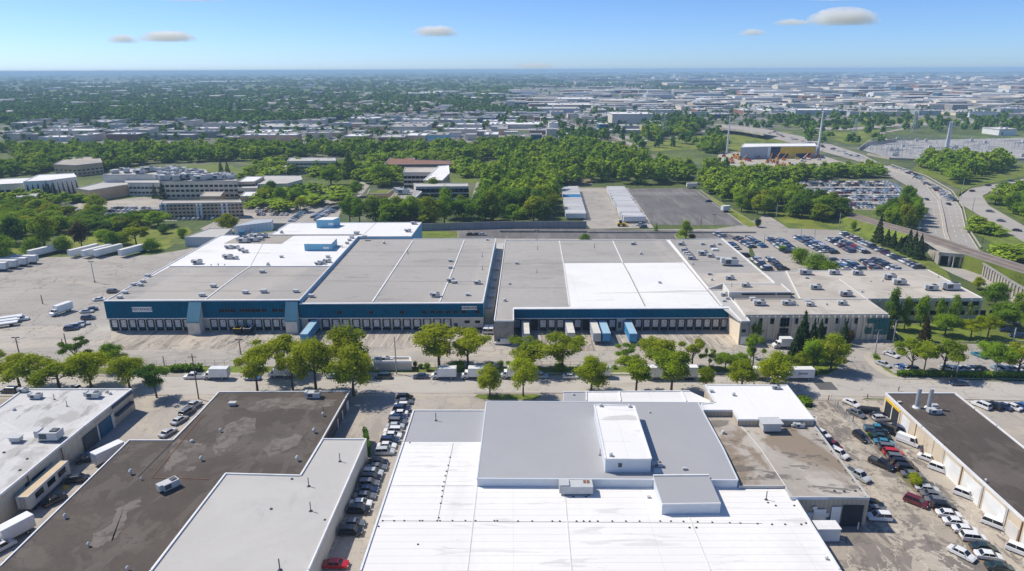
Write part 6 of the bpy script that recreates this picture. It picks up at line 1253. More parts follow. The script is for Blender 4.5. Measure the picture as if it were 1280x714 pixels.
for i, (x, y) in enumerate(((1022, 655), (1036.5, 675))):
    g = G(x, y); t = thing('storage_container', ('white storage box behind, against the white factory', 'white storage box nearer, beside the cracked yard')[i], 'container', (g.x - .6, g.y + .6, .04)); inst('box_body', MB().box((0, 0), 4.4, 2.6, .15, 2.9).mesh('box_body', M['whitetr']), t); inst('lid', MB().box((0, 0), 4.6, 2.8, 2.9, 3.02).mesh('lid', M['white']), t); inst('skid', MB().box((0, .9), 4.2, .2, 0, .15).box((0, -.9), 4.2, .2, 0, .15).mesh('skid', M['dock']), t)
g = G(1087, 516.5); t = thing('tank', 'dark scrapped tank lying near the street in the east yard', 'tank', (g.x, g.y, .04), None, -.25); inst('shell', MB().tube((-2.4, 0, .95), (2.2, 0, .95), .9, .9, 14).mesh('shell', M['dock']), t); inst('saddle', MB().box((-1.4, 0), .3, 1.6, 0, .5).box((1.3, 0), .3, 1.6, 0, .5).mesh('saddle', M['unitd']), t)

# uncountable far cars: auction lot, highway queues, campus lots
cm = MB(); cmats = [paint(c) for c in ('white', 'silver', 'grey', 'black', 'navy', 'light blue', 'maroon')] + [M['carglass']]
def tiny(x, y, rz, z, c=None):
    g = G(x, y, z); c = RS.choice([0, 0, 0, 1, 1, 2, 3, 4, 5, 6]) if c is None else c
    cm.box((g.x, g.y), 4.6, 1.85, z + .3, z + .95, rz, c); cm.box((g.x - .2 * math.cos(rz), g.y - .2 * math.sin(rz)), 2.5, 1.6, z + .95, z + 1.4, rz, 7, c)
ys = np.linspace(228, 260, 15)
for j, y in enumerate(ys):
    x0, x1 = lerp(985, 1058, (y - 228) / 32) - 2, lerp(1112, 1134, min(1, (y - 228) / 16)) - max(0, (y - 246) * 1.0)
    if j % 4 == 3 and j < 12: continue
    x = x0
    while x < x1:
        if RS.random() < .9: tiny(x, y + RS.uniform(-.3, .3), math.pi / 2 + RS.uniform(-.1, .3), .08)
        x += 2.75 / mpp(y)
for t in np.linspace(0, 1, 24): tiny(lerp(1118, 1133, t) , lerp(231, 254, t), RS.uniform(0, .2), .1, RS.choice([0, 0, 1, 5]))
for k in range(46): t = RS.random() ** .8; y = lerp(208, 252, t); x = lerp(1112, 1190, t ** .8) + RS.uniform(-2, 8); tiny(x, y, math.radians(-62 + 10 * t), .36)
for (x, y, r) in ((1158, 250, 80), (1185.5, 256, 80), (1187, 249, 70), (1235, 232.5, 10), (1215, 239.5, 20), (1237, 265, -40), (1251, 277, -38), (1271, 289, -35), (1264, 227, 10), (1155, 288, 20)): tiny(x, y, math.radians(r), .35, RS.choice([3, 4, 2]))
for k in range(60): t = RS.random(); x = lerp(905, 1095, t); y = np.interp(x, [905, 967, 992, 1035, 1075, 1100], [158.5, 166.2, 174, 185.5, 197.5, 208]); tiny(x, y + RS.uniform(-1.5, 1.5), math.radians(-55), .38)
for k in range(70): x = RS.uniform(0, 650); tiny(x, np.interp(x, [0, 200, 440, 650], [183, 180.5, 179, 178.6]) + RS.choice([.9, 1.8, 4.4, 5.3]), 0, .22)
for (x0, x1, y) in ((0, 90, 257.5), (0, 95, 261), (60, 210, 264.5), (100, 215, 269), (120, 190, 261), (225, 300, 274.5), (225, 295, 272), (322, 372, 265), (318, 360, 269), (322, 372, 262)):
    x = x0
    while x < x1:
        if RS.random() < .85: tiny(x, y, math.pi / 2 + RS.uniform(-.1, .1), .06)
        x += 2.9 / mpp(y)
for (a, b, n) in (((383, 262), (362, 279), 9), ((420, 259), (395, 277), 12), ((411, 260), (390, 274), 9), ((425, 258), (412, 268), 6)):
    for k in range(n): tiny(lerp(a[0], b[0], k / n), lerp(a[1], b[1], k / n), .1, .06)
for k in range(150): x = RS.uniform(700, 800); tiny(x, RS.uniform(152, 165) if x > 735 else RS.uniform(148, 156), RS.uniform(0, 3), .2)
for k in range(160): x = RS.uniform(0, 560); tiny(x, RS.uniform(164, 177.5), RS.uniform(0, 3), .2)
for k in range(200): x = RS.uniform(560, 720); tiny(x, RS.uniform(150, 177.5), RS.uniform(0, 3), .2)
o = inst('distant_cars', cm.mesh('distant_cars', cmats)); tag(o, 'crowd of tiny far cars on lots, campus lanes and highways', 'cars', kind='stuff')

# ------------------------------------------------------------------ poles, fences, pylons
def lamp_pole(px, base, top, label, kind='lamp', mat='pole2', group='light poles of the yards', r=.14):
    b = G(px, base); h = hgt(px, base, top); t = thing('light_pole' if kind == 'lamp' else 'utility_pole', label, 'lamp' if kind == 'lamp' else 'pole', (b.x, b.y, .02), group)
    inst('shaft', MB().tube((0, 0, 0), (0, 0, h), r * 1.4, r, 8).mesh('shaft', M[mat]), t)
    if kind == 'lamp':
        inst('base', MB().tube((0, 0, 0), (0, 0, .8), .32, .32, 8).mesh('base', M['concrete']), t)
        for s_ in (-1, 1): inst('lamp_head', MB().box((s_ * .75, 0), .9, .45, h - .15, h + .12).tube((0, 0, h), (s_ * .4, 0, h), .06, .06, 5).mesh('lamp_head', M['unitd']), t)
    elif kind == 'util':
        inst('crossarm', MB().box((0, 0), 2.4, .14, h - .9, h - .72).mesh('crossarm', M['pole']), t)
for (x, b_, t_, lb, kd, mt) in [(118.5, 353, 327, 'tall lamp in the west yard nearest the trailers', 'lamp', 'pole2'), (53.5, 380, 369, 'short post by the gravel strip of the west yard', 'post', 'pole'), (24.5, 444, 422, 'yard lamp at the far left above the street trees', 'lamp', 'pole'), (301, 443, 424.5, 'lamp before the west docks', 'lamp', 'pole'), (205.5, 457, 445, 'short post at the fence of the west docks', 'post', 'pole2'), (83, 432, 417, 'short post by the ramp rail', 'post', 'pole'), (79, 434, 424, 'rusty stub post by the ramp', 'post', 'rust'), (248.5, 499, 443, 'tall wooden pole at the alley entrance', 'util', 'pole'), (495.7, 467.5, 421, 'tall pole in front of the grey hut', 'post', 'pole2'), (1093.8, 442, 413, 'lamp at the curved path island', 'lamp', 'pole2'), (1116, 427, 400.5, 'white lamp at the office corner', 'lamp', 'polew'), (1194.5, 472, 446, 'lamp in the clipped hedge, left one', 'post', 'polew'), (1242, 472, 450, 'lamp in the clipped hedge, right one', 'post', 'polew'), (1266, 428, 410, 'lamp by the lawn corner', 'post', 'polew'), (1048, 288, 266, 'lamp on the grass above the staff lot', 'post', 'pole2'), (970, 273, 255, 'lamp at the far left of the staff lot grass', 'post', 'pole2'), (1001, 295, 284, 'lamp between the staff lot rows, left one', 'post', 'pole2'), (1018, 297, 285, 'lamp between the staff lot rows, right one', 'post', 'pole2'), (955, 305, 293, 'lamp by the first staff lot rows', 'post', 'pole2'), (912, 300, 290, 'lamp behind the office roof', 'post', 'pole2'), (876, 284, 272, 'post at the end of the low lane wall', 'post', 'pole'), (892, 280, 268, 'lamp on the empty lot', 'lamp', 'pole2'), (671, 302, 288, 'lamp behind the east warehouse', 'lamp', 'pole2'), (1188, 478, 470, 'small post at the kerb by the hedge', 'post', 'pole'), (1228, 303, 296, 'signal post beside the rails', 'post', 'unitd'), (1148, 290, 276, 'lamp at the highway edge by the spruces', 'post', 'pole2'), (1201, 248, 223, 'lamp on the slip road bend', 'lamp', 'pole2'), (1215, 265, 246, 'lamp on the slip road grass', 'post', 'pole2'), (1243, 255, 231, 'lamp within the ramp loop', 'post', 'pole2'), (1190, 335, 321, 'lamp before the underpass', 'post', 'polew'), (263, 293, 284, 'lamp behind the annex shed', 'post', 'polew'), (154, 291, 270, 'thin mast on the campus meadow', 'post', 'pole2')]:
    lamp_pole(x, b_, t_, lb, kd, mt)
# monopoles
for (x, b_, t_, r0, lb) in ((1022, 195, 139, 1.5, 'thick white steel monopole beside the yellow store'), (908.5, 192, 145, 1.2, 'white steel monopole left of the grey-sided store'), (76.5, 181, 158, .9, 'short white monopole by the left freeway'), (1181, 192, 152, 1.4, 'white double monopole standing in the substation'), (1183.5, 192, 152, 1.4, 'white double monopole standing in the substation')):
    g = G(x, b_); h = hgt(x, b_, t_); t = thing('power_monopole', lb, 'pylon', (g.x, g.y, .15), 'white steel monopoles'); inst('shaft', MB().tube((0, 0, 0), (0, 0, h), r0, r0 * .45, 12).mesh('shaft', M['polew']), t)
    for k in (.86, .92, .98): inst('crossarm', MB().tube((-3.4, 0, h * k), (3.4, 0, h * k), .16, .16, 6).mesh('crossarm', M['polew']), t)
    inst('base', MB().tube((0, 0, 0), (0, 0, 1.0), r0 * 1.3, r0 * 1.3, 12).mesh('base', M['concrete']), t)
def pylon(x, base, top, label):
    g = G(x, base); h = hgt(x, base, top); t = thing('transmission_tower', label, 'pylon', (g.x, g.y, .1), 'lattice transmission towers'); wd = h * .11; mb = MB(); prev = None
    for k in range(9):
        f_ = k / 8; z = h * f_; q_ = wd * (1 - f_) ** 1.2 + .5; ring = [Vector((a * q_, b * q_, z)) for a, b in ((-1, -1), (1, -1), (1, 1), (-1, 1))]
        if prev:
            for i in range(4): mb.tube(prev[i], ring[i], .2, .2, 4, 0, False); mb.tube(prev[i], ring[(i + 1) % 4], .12, .12, 4, 0, False); mb.tube(prev[(i + 1) % 4], ring[i], .12, .12, 4, 0, False)
        prev = ring
    inst('lattice_shaft', mb.mesh('lattice_shaft', M['metal']), t)
    for k, l in ((.70, 8), (.83, 6.5), (.95, 5)):
        m2 = MB()
        for s_ in (-1, 1): m2.tube((0, 0, h * k + 1.0), (s_ * l, 0, h * k), .16, .12, 4); m2.tube((0, 0, h * k - .6), (s_ * l, 0, h * k), .16, .12, 4)
        inst('crossarm', m2.mesh('crossarm', M['metal']), t)
pylon(830, 172, 144, 'lattice pylon among the trees below the overpass'); pylon(1142, 166, 140, 'lattice pylon on the grass before the substation'); pylon(1068, 168, 148, 'lattice pylon behind the highway, fainter one'); pylon(1202, 130, 101, 'tall lattice mast on the far right skyline'); pylon(966, 131, 116, 'dark lattice mast in the industrial belt')
# substation bus work: many like frames
rs2 = random.Random(9); k = 0
sb = thing('substation', 'substation yard packed with grey switchgear frames at the right', 'substation', G(1190, 188))
fm = MB(); fm.tube((-6, 0, 0), (-6, 0, 7), .22, .16, 5); fm.tube((6, 0, 0), (6, 0, 7), .22, .16, 5); fm.tube((-6.5, 0, 7), (6.5, 0, 7), .18, .18, 5)
for q_ in (-3, 0, 3): fm.tube((q_, 0, 5.0), (q_, 0, 7), .14, .14, 5)
fme = fm.mesh('bus_frame', M['metal']); tb_ = MB().box((0, 0), 3.4, 2.2, .3, 3.0).tube((-1, 0, 3.0), (-1, 0, 4.6), .3, .15, 6).tube((1, 0, 3.0), (1, 0, 4.6), .3, .15, 6).mesh('transformer', M['unit'])
for k in range(96):
    y = rs2.uniform(174.5, 198); x = rs2.uniform(1086 if y < 190 else 1110, 1290); p = G(x, y, .15) - OFF[sb.name]
    inst('bus_frame' if k % 4 else 'transformer', fme if k % 4 else tb_, sb, p, rs2.uniform(-.1, .1))
wallrun('concrete_wall', [(1074, 188), (1084, 181.5), (1120, 177.5)], 4.0, 1.0, 'concrete', 'pale wall curving round the left end of the substation', 'wall')
wallrun('concrete_wall', [(1084, 194), (1112, 199.5), (1180, 202.5), (1300, 200)], 2.0, 1.2, 'concrete', 'pale low wall along the front of the substation', 'wall')
# overpass
op = thing('overpass', 'light concrete overpass on dark piers left of the highway', 'bridge', G(930, 166))
A_, B_ = Gs([(902, 156.3), (935, 159.6), (968, 164.2)], 7.0), Gs([(894, 159.5), (928, 163.4), (955, 168)], 7.0)
MB().strip(A_, B_).build('deck', M['hwy'], op)
mb = MB()
for P in (A_, B_):
    for a, b_ in zip(P[:-1], P[1:]): mb.beam(a, b_, 1.0, 5.2, 8.2)
mb.build('parapet', M['concrete'], op)
for (x, y) in ((917, 166.5), (925, 167.8), (934, 169.3), (944, 171)): g = G(x, y); MB().box((g.x, g.y + 3), 2.2, 14, 0, 5.2).build('pier', M['concrete'], op)
wallrun('noise_wall', [(330, 181.2), (450, 180.2), (600, 179.6)], 1.6, .8, 'buff', 'pale barrier wall along the far freeway', 'wall')
# chain link fences
def cfence(pts, label, ht=2.2, step=3.0):
    P = Gs(pts, 0); t = thing('chain_link_fence', label, 'fence', P[0]); pm = MB().tube((0, 0, 0), (0, 0, ht), .05, .05, 5).mesh('post', M['pole2']); rl = MB(); wv = MB(); n = 0
    for a, b_ in zip(P[:-1], P[1:]):
        d = b_ - a; L = d.length; k = 0.0
        while k < L and n < 95: inst('post', pm, t, a + d * (k / L) - P[0]); k += step; n += 1
        for z in (ht - .04, ht * .5, .15): rl.tube(a + Vector((0, 0, z)), b_ + Vector((0, 0, z)), .028, .028, 4)
        m_ = int(L / .6)
        for i in range(m_):
            p = a + d * (i / m_); q_ = a + d * ((i + 1) / m_); wv.tube(p + Vector((0, 0, .1)), q_ + Vector((0, 0, ht)), .009, .009, 3, 0, False); wv.tube(q_ + Vector((0, 0, .1)), p + Vector((0, 0, ht)), .009, .009, 3, 0, False)
    rl.build('rail', M['pole2'], t); wv.build('wire_mesh', M['metal'], t)
cfence([(172, 459), (290, 457.5)], 'wire fence along the hedge before the west docks'); cfence([(520, 459.5), (640, 460), (745, 460)], 'wire fence along the street before the middle docks'); cfence([(1038, 502), (1085, 557), (1092, 565)], 'wire fence down the cracked east yard'); cfence([(120, 409), (97, 424)], 'low rail along the loading ramp', 1.2)
wd = struct('weed_strip', MB().strip(Gs([(1074, 536), (1092, 556), (1110, 580), (1140, 612), (1190, 662), (1236, 714), (1262, 745)], .06), Gs([(1083, 536), (1100, 556), (1119, 580), (1149, 612), (1204, 662), (1254, 714), (1282, 745)], .06)), M['dirt'])
# posts at yard edge, hydrant-like
for i, (x, y) in enumerate(((1035.5, 500), (1047, 508), (1057.5, 517.5), (1066, 527), (1084, 498.5), (1123, 489))): g = G(x, y); t = thing('bollard', f'short dark post, {ordw(i + 1)} from the street corner of the east yard', 'bollard', (g.x, g.y, .03), 'posts of the east yard'); inst('post', MB().tube((0, 0, 0), (0, 0, 1.3), .12, .12, 7).mesh('post', M['unitd']), t); inst('cap', MB().tube((0, 0, 1.3), (0, 0, 1.45), .16, .06, 7).mesh('cap', M['rust']), t)
g = G(1003.5, 505)
# ------------------------------------------------------------------ trees
def leaf_cloud(rng, clusters, n, size, flat=1.0):
    """clusters: (x,y,z,r,rz) -> folded leaf sprays as quads"""
    cl = np.array(clusters); wt = cl[:, 3] ** 2; idx = rng.choice(len(cl), n, p=wt / wt.sum()); c = cl[idx]
    d = rng.normal(size=(n, 3)); d /= np.linalg.norm(d, axis=1)[:, None]; d[:, 2] = np.where(rng.random(n) < .55, np.abs(d[:, 2]), d[:, 2])
    rad = c[:, 3] * (.38 + .86 * rng.random(n) ** .75) * np.where(rng.random(n) < .24, 1 + .75 * rng.random(n), 1.0)
    p = c[:, :3] + d * np.stack([rad, rad, rad * (c[:, 4] / c[:, 3])], 1)
    nrm = d * 1.0 + rng.normal(size=(n, 3)) * .42 + np.array([0, 0, .5]); nrm /= np.linalg.norm(nrm, axis=1)[:, None]
    a = np.cross(nrm, rng.normal(size=(n, 3))); a /= np.linalg.norm(a, axis=1)[:, None]; b = np.cross(nrm, a)
    s = size * (.6 + .8 * rng.random(n))[:, None]
    V = np.stack([p - a * s, p - b * s * .6 + nrm * s * .18, p + a * s, p + b * s * .6 - nrm * s * .1], 1).reshape(-1, 3)
    return V
def clusters_for(kind, rng):
    C = []
    if kind == 'round':
        for i in range(30):
            t = rng.random() * 6.28; u = rng.random(); z = 3.2 + 5.6 * u; rmax = 3.9 * math.sqrt(max(.05, 1 - ((z - 5.4) / 3.9) ** 2)); r = rmax * (.35 + .65 * rng.random()); k = .8 + .8 * rng.random(); C.append((r * math.cos(t), r * math.sin(t), z, k, k * .8))
        C.append((0, 0, 6.2, 2.1, 2.1)); C.append((0, 0, 8.4, 1.5, 1.3))
    elif kind == 'vase':
        for i in range(25):
            t = rng.random() * 6.28; z = 4.2 + 4.6 * rng.random(); rmax = 1.4 + 2.8 * (z - 3) / 5; r = rmax * (.3 + .7 * rng.random()); k = .7 + .65 * rng.random(); C.append((r * math.cos(t), r * math.sin(t), z, k, k * .7))
        C.append((0, 0, 7.2, 1.5, 1.4)); C.append((.8, -.5, 8.9, 1.3, .9))
    elif kind == 'flat':
        for i in range(24):
            t = rng.random() * 6.28; r = 4.0 * math.sqrt(rng.random()); z = 8.3 - r * r * .11 - rng.random() * 2.6; k = .75 + .65 * rng.random(); C.append((r * math.cos(t), r * math.sin(t), z, k, k * .6))
    elif kind == 'column':
        for i in range(13):
            t = rng.random() * 6.28; z = 2.0 + 7.4 * i / 12; rmax = 3.4 * math.sin(min(1, (10.6 - z) / 6) * 1.57); r = rmax * (.2 + .6 * rng.random()); k = .9 + .8 * rng.random(); C.append((r * math.cos(t), r * math.sin(t), z, k, k))
    elif kind == 'sparse':
        for i in range(11):
            t = rng.random() * 6.28; z = 4.0 + 5.3 * rng.random(); r = 3.8 * (.3 + .7 * rng.random()); k = .6 + .5 * rng.random(); C.append((r * math.cos(t), r * math.sin(t), z, k, k * .8))
    elif kind == 'bush':
        for i in range(10):
            t = rng.random() * 6.28; r = 3.4 * rng.random(); z = 2 + 5.5 * rng.random() * (1 - r / 7); k = 1.6 + .9 * rng.random(); C.append((r * math.cos(t), r * math.sin(t), z, k, k))
        C.append((0, 0, 4.5, 3, 3.4))
    return C
def conifer_leaves(rng, n):
    z = 10 * (1 - np.sqrt(rng.random(n) * .985)) ; z = np.clip(z + .4, .5, 10); t = rng.random(n) * 6.28
    lay = np.sin(z * 4.4 + 1.2 * np.sin(t * 3)) * .18 + np.sin(t * 7 + z * 2) * .12
    r = (10.1 - z) / 9.6 * 4.6 * (.72 + lay + .3 * rng.random(n)); p = np.stack([r * np.cos(t), r * np.sin(t), z - r * .22], 1)
    out = np.stack([np.cos(t), np.sin(t), -.35 + .3 * rng.normal(size=n)], 1); out /= np.linalg.norm(out, axis=1)[:, None]
    side = np.cross(out, np.array([0, 0, 1.0]) + rng.normal(size=(n, 3)) * .4); side /= np.linalg.norm(side, axis=1)[:, None]
    s = (.35 + .4 * rng.random(n))[:, None]
    return np.stack([p - out * s, p - side * s * .5, p + out * s * 1.2, p + side * s * .5], 1).reshape(-1, 3)
TV = {}
def tree_mesh(kind, var, leafmat, dens):
    key = (kind, var, leafmat, dens)
    if key in TV: return TV[key]
    rng = np.random.default_rng(hash((kind, var)) % 99991 if False else sum(ord(c) for c in kind) * 31 + var)
    if kind == 'conifer': V = conifer_leaves(rng, dens); C = []
    else: C = clusters_for(kind, rng); V = leaf_cloud(rng, C, int(dens * 2.5), {3000: .22, 1500: .30, 800: .42}.get(dens, .5) * (.8 if kind == 'sparse' else 1))
    cm_ = np_mesh('crown', V, len(V) // 4, M[leafmat])
    mb = MB()
    if kind == 'conifer': mb.tube((0, 0, 0), (0, 0, 9.6), .28, .04, 7)
    elif kind == 'bush': mb.tube((0, 0, 0), (0, 0, 3), .35, .15, 6)
    else:
        mb.tube((0, 0, -.05), (.05, .03, 3.2), .30, .20, 8); mb.tube((.05, .03, 3.1), (0, 0, 6.8), .2, .08, 7)
        for c in sorted(C, key=lambda c: -c[3])[:9]: 
            z0 = min(c[2] - 1.2, 2.6 + rng.random() * 1.6); m_ = Vector((c[0] * .45, c[1] * .45, (z0 + c[2]) / 2 - .1)); mb.tube((.05, .03, z0), m_, .11, .075, 5, 0, False); mb.tube(m_, (c[0], c[1], c[2]), .075, .03, 5, 0, False)
    TV[key] = (cm_, mb.mesh('trunk', M['bark'])); return TV[key]
RT = random.Random(21); ntree = 0
def tree_at(loc, h, wd, kind, leafmat, label, group=None, dens=1500, name=None, cat='tree'):
    global ntree; ntree += 1
    cm_, tm = tree_mesh(kind, RT.randrange(4 if dens > 1000 else 5), leafmat, dens)
    t = thing(name or ('conifer' if kind == 'conifer' else ('bush' if kind == 'bush' else 'tree')), label, cat, loc, group, RT.uniform(0, 6.28)); ws_ = wd / {'vase': 7.6, 'sparse': 8.2, 'column': 7.0}.get(kind, 9.2); s = (ws_, ws_, h / 9.7)
    inst('trunk', tm, t, scale=s); inst('crown', cm_, t, scale=s); return t
def tree(px, base, top, wpx, kind, leafmat, label, group=None, dens=3000, name=None, cat='tree', z=.04):
    b = G(px, base); b.z = z; h = max(1.0, hgt(px, base, top)); return tree_at(b, h, wpx * mpp(base) * 1.06, kind, leafmat, label, group, dens, name, cat)
# south verge and north verge of the street
S_ = [(26, 488, 440, 52, 'flat', 'leafstreet'), (75, 487, 447, 50, 'flat', 'leafstreet'), (114, 484, 443, 42, 'round', 'leaflime'), (162, 485, 449, 38, 'round', 'leafstreet'), (196, 497, 459, 27, 'vase', 'leafdark'), (322, 489, 440, 34, 'vase', 'leafstreet'), (366.6, 489, 441, 36, 'sparse', 'leafstreet'), (395, 488, 426, 50, 'round', 'leafstreet'), (442, 495, 437, 48, 'round', 'leafstreet'), (612.5, 495.5, 457, 32, 'round', 'leafstreet'), (654, 495.5, 450, 33, 'round', 'leaflime'), (739, 490, 447, 42, 'round', 'leaflime'), (795, 490.5, 450, 36, 'vase', 'leaflime'), (839, 489, 441, 42, 'vase', 'leaflime'), (882, 486, 460, 22, 'round', 'leaflime'), (927, 485, 452, 36, 'round', 'leaflime'), (967, 484, 441, 46, 'round', 'leaflime')]
for i, (x, b, t, wd, k, m) in enumerate(S_): tree(x, b, t - 1, wd * (1.15 if x < 460 else 1.06), k, m, f"leafy street tree, {ordw(i + 1)} from the left on the near side of the street", 'trees on the near side of the street')
N_ = [(97, 456, 425, 33, 'sparse', 'leafdark'), (141, 461, 431, 32, 'round', 'leafmid'), (-3, 455, 437, 20, 'round', 'leafstreet'), (348, 466, 413, 52, 'flat', 'leafstreet'), (435, 463, 408, 52, 'round', 'leafstreet'), (549, 459, 413, 46, 'vase', 'leafstreet'), (585, 458.5, 417, 38, 'vase', 'leafstreet'), (660, 463, 427, 42, 'vase', 'leafstreet'), (703, 463.5, 422, 38, 'vase', 'leafstreet'), (782.5, 454, 432, 28, 'sparse', 'leafmid'), (821, 459, 425, 40, 'vase', 'leafstreet'), (865, 460, 425, 30, 'sparse', 'leafstreet'), (886, 460, 436, 14, 'sparse', 'leafmid'), (906, 463, 442, 24, 'round', 'leafmid'), (925, 463, 441, 24, 'round', 'leafmid'), (941, 457, 421, 22, 'sparse', 'leafmid')]
N_.sort()
for i, (x, b, t, wd, k, m) in enumerate(N_): tree(x, b, t, wd * 1.12, k, m, f"leafy street tree, {ordw(i + 1)} from the left on the far verge by the fence", 'trees on the far verge of the street')
for i, (x, b, t, wd) in enumerate(((1000, 449, 391, 26), (1012, 452, 402, 20), (1021.5, 446, 401, 22), (993, 452, 410, 18))): tree(x, b, t, wd, 'conifer', 'leafcon', f"tall dark spruce before the office front, {('tallest one', 'in the middle of the clump', 'right one of the clump', 'shortest, left one')[i]}", 'spruces before the office', 3000)
tree(1054, 431, 403, 15, 'conifer', 'leafcon', 'dark conifer against the office wall right of the spruces'); tree(1062, 428, 410, 12, 'bush', 'leafrust', 'dark reddish shrub by the office wall', None, 1500)
for i, (x, b, t, wd, k, m) in enumerate([(1038, 464, 420, 42, 'round', 'leafstreet'), (1016, 464, 425, 28, 'round', 'leafmid'), (1000, 466, 440, 24, 'round', 'leafstreet')]): tree(x, b, t, wd, k, m, f"broad tree on the island before the spruces, {ordw(i + 1)} from the right", 'trees on the spruce island')
W_ = [(945, 424, 399, 20, 'round', 'leafmid'), (938, 447, 421, 16, 'sparse', 'leafmid')]
for i, (x, b, t, wd, k, m) in enumerate(W_): tree(x, b, t, wd, k, m, ('round tree in the shade right of the tan end wall', 'thin pale tree before the tan end wall')[i])
O_ = [(1112, 411, 366, 19, 'column', 'leafdark'), (1130, 412, 377, 15, 'column', 'leafmid'), (1150, 408, 374, 17, 'column', 'leafmid'), (1172, 405, 377, 12, 'column', 'leafmid'), (1191, 405, 373, 15, 'column', 'leafmid'), (1211, 403, 379, 11, 'sparse', 'leafmid')]
for i, (x, b, t, wd, k, m) in enumerate(O_): tree(x, b, t, wd, k, m, f"narrow tree against the tan rear wing, {ordw(i + 1)} from the left", 'narrow trees along the rear wing', 1500)
L_ = [(1181, 419, 393, 30, 'round', 'leafmid'), (1213, 423, 397, 27, 'flat', 'leaflime'), (1234, 423, 391, 27, 'flat', 'leaflime'), (1254, 409, 378, 37, 'round', 'leafmid'), (1243, 383, 354, 34, 'round', 'leafmid'), (1279, 393, 363, 26, 'round', 'leafmid'), (1222, 362, 347, 16, 'round', 'leafstreet'), (1290, 420, 390, 30, 'round', 'leafmid')]
LT = ['round tree on the office lawn behind the brown-leaved one', 'lime flat-topped tree on the lawn, left of two', 'lime flat-topped tree on the lawn, right of two', 'large dark tree at the corner of the rear wing', 'large tree below the ribbed retaining wall', 'tree cut by the right edge below the retaining wall', 'small bright tree before the retaining wall', 'tree cut by the right edge beside the lawn corner']
for i, (x, b, t, wd, k, m) in enumerate(L_): tree(x, b, t, wd, k, m, LT[i])
tree(1155, 426, 396, 15, 'conifer', 'leafrust', 'small brownish conifer on the office lawn')
for i, (x, b, t, wd, k, m) in enumerate([(1138, 467, 422, 40, 'flat', 'leafstreet'), (1155, 463, 427, 25, 'flat', 'leafmid'), (1178, 467, 420, 46, 'flat', 'leafstreet'), (1243, 469, 424, 42, 'flat', 'leafmid'), (1272, 469, 426, 40, 'flat', 'leafstreet')]): tree(x, b, t, wd, k, m, f"spreading flat-topped tree along the clipped hedge, {ordw(i + 1)} from the left", 'trees along the clipped hedge')
for i, (x, b, t, wd) in enumerate(((1000, 329, 308, 27), (1019, 335, 315, 31), (1035, 341, 325, 25))): tree(x, b, t, wd, 'bush', 'leafmid', f"round bushy tree within the staff lot, {ordw(i + 1)} from the left", 'bushy trees in the staff lot', 1500)
for i, (x, b, t, wd) in enumerate(((1097, 303, 272, 15), (1108, 308, 287, 12), (1116, 310, 289, 11), (1124, 314, 296, 11), (1134, 318, 287, 15), (1141, 321, 290, 14), (1148, 324, 293, 14), (1066, 289, 273, 9))): tree(x, b, t, wd, 'conifer' if i < 7 else 'bush', 'leafcon' if i < 7 else 'leafmid', f"dark spruce between staff lot and tracks, {ordw(i + 1)} from the left" if i < 7 else 'small round tree on the grass above the staff lot', 'spruces between staff lot and tracks' if i < 7 else None, 1500)
tree(857, 299, 279, 17, 'column', 'leafmid', 'lone leafy tree behind the roof corner, by the lane', None, 1500); tree(865, 299, 292, 10, 'bush', 'leafrust', 'low dark shrub beside the lone lane tree', None, 800); tree(731, 300, 292, 14, 'bush', 'leafmid', 'round shrub at the back edge of the east warehouse', None, 800)
tree(947, 284, 271, 9, 'bush', 'leafcon', 'dark round shrub at the edge of the staff lot', None, 800); tree(820, 289, 279, 5, 'conifer', 'leafmid', 'small conifer in the low lane wall gap', None, 800); tree(978, 313.5, 306, 12, 'bush', 'leafmid', 'low shrub at the end of a staff lot row', None, 800)
tree(1142, 608, 590, 17, 'bush', 'leaflime', 'bright green bush growing through the fence row of cars', None, 1500); tree(1086, 548, 540, 7, 'bush', 'leafmid', 'weedy shrub at the top of the fence row', None, 800)
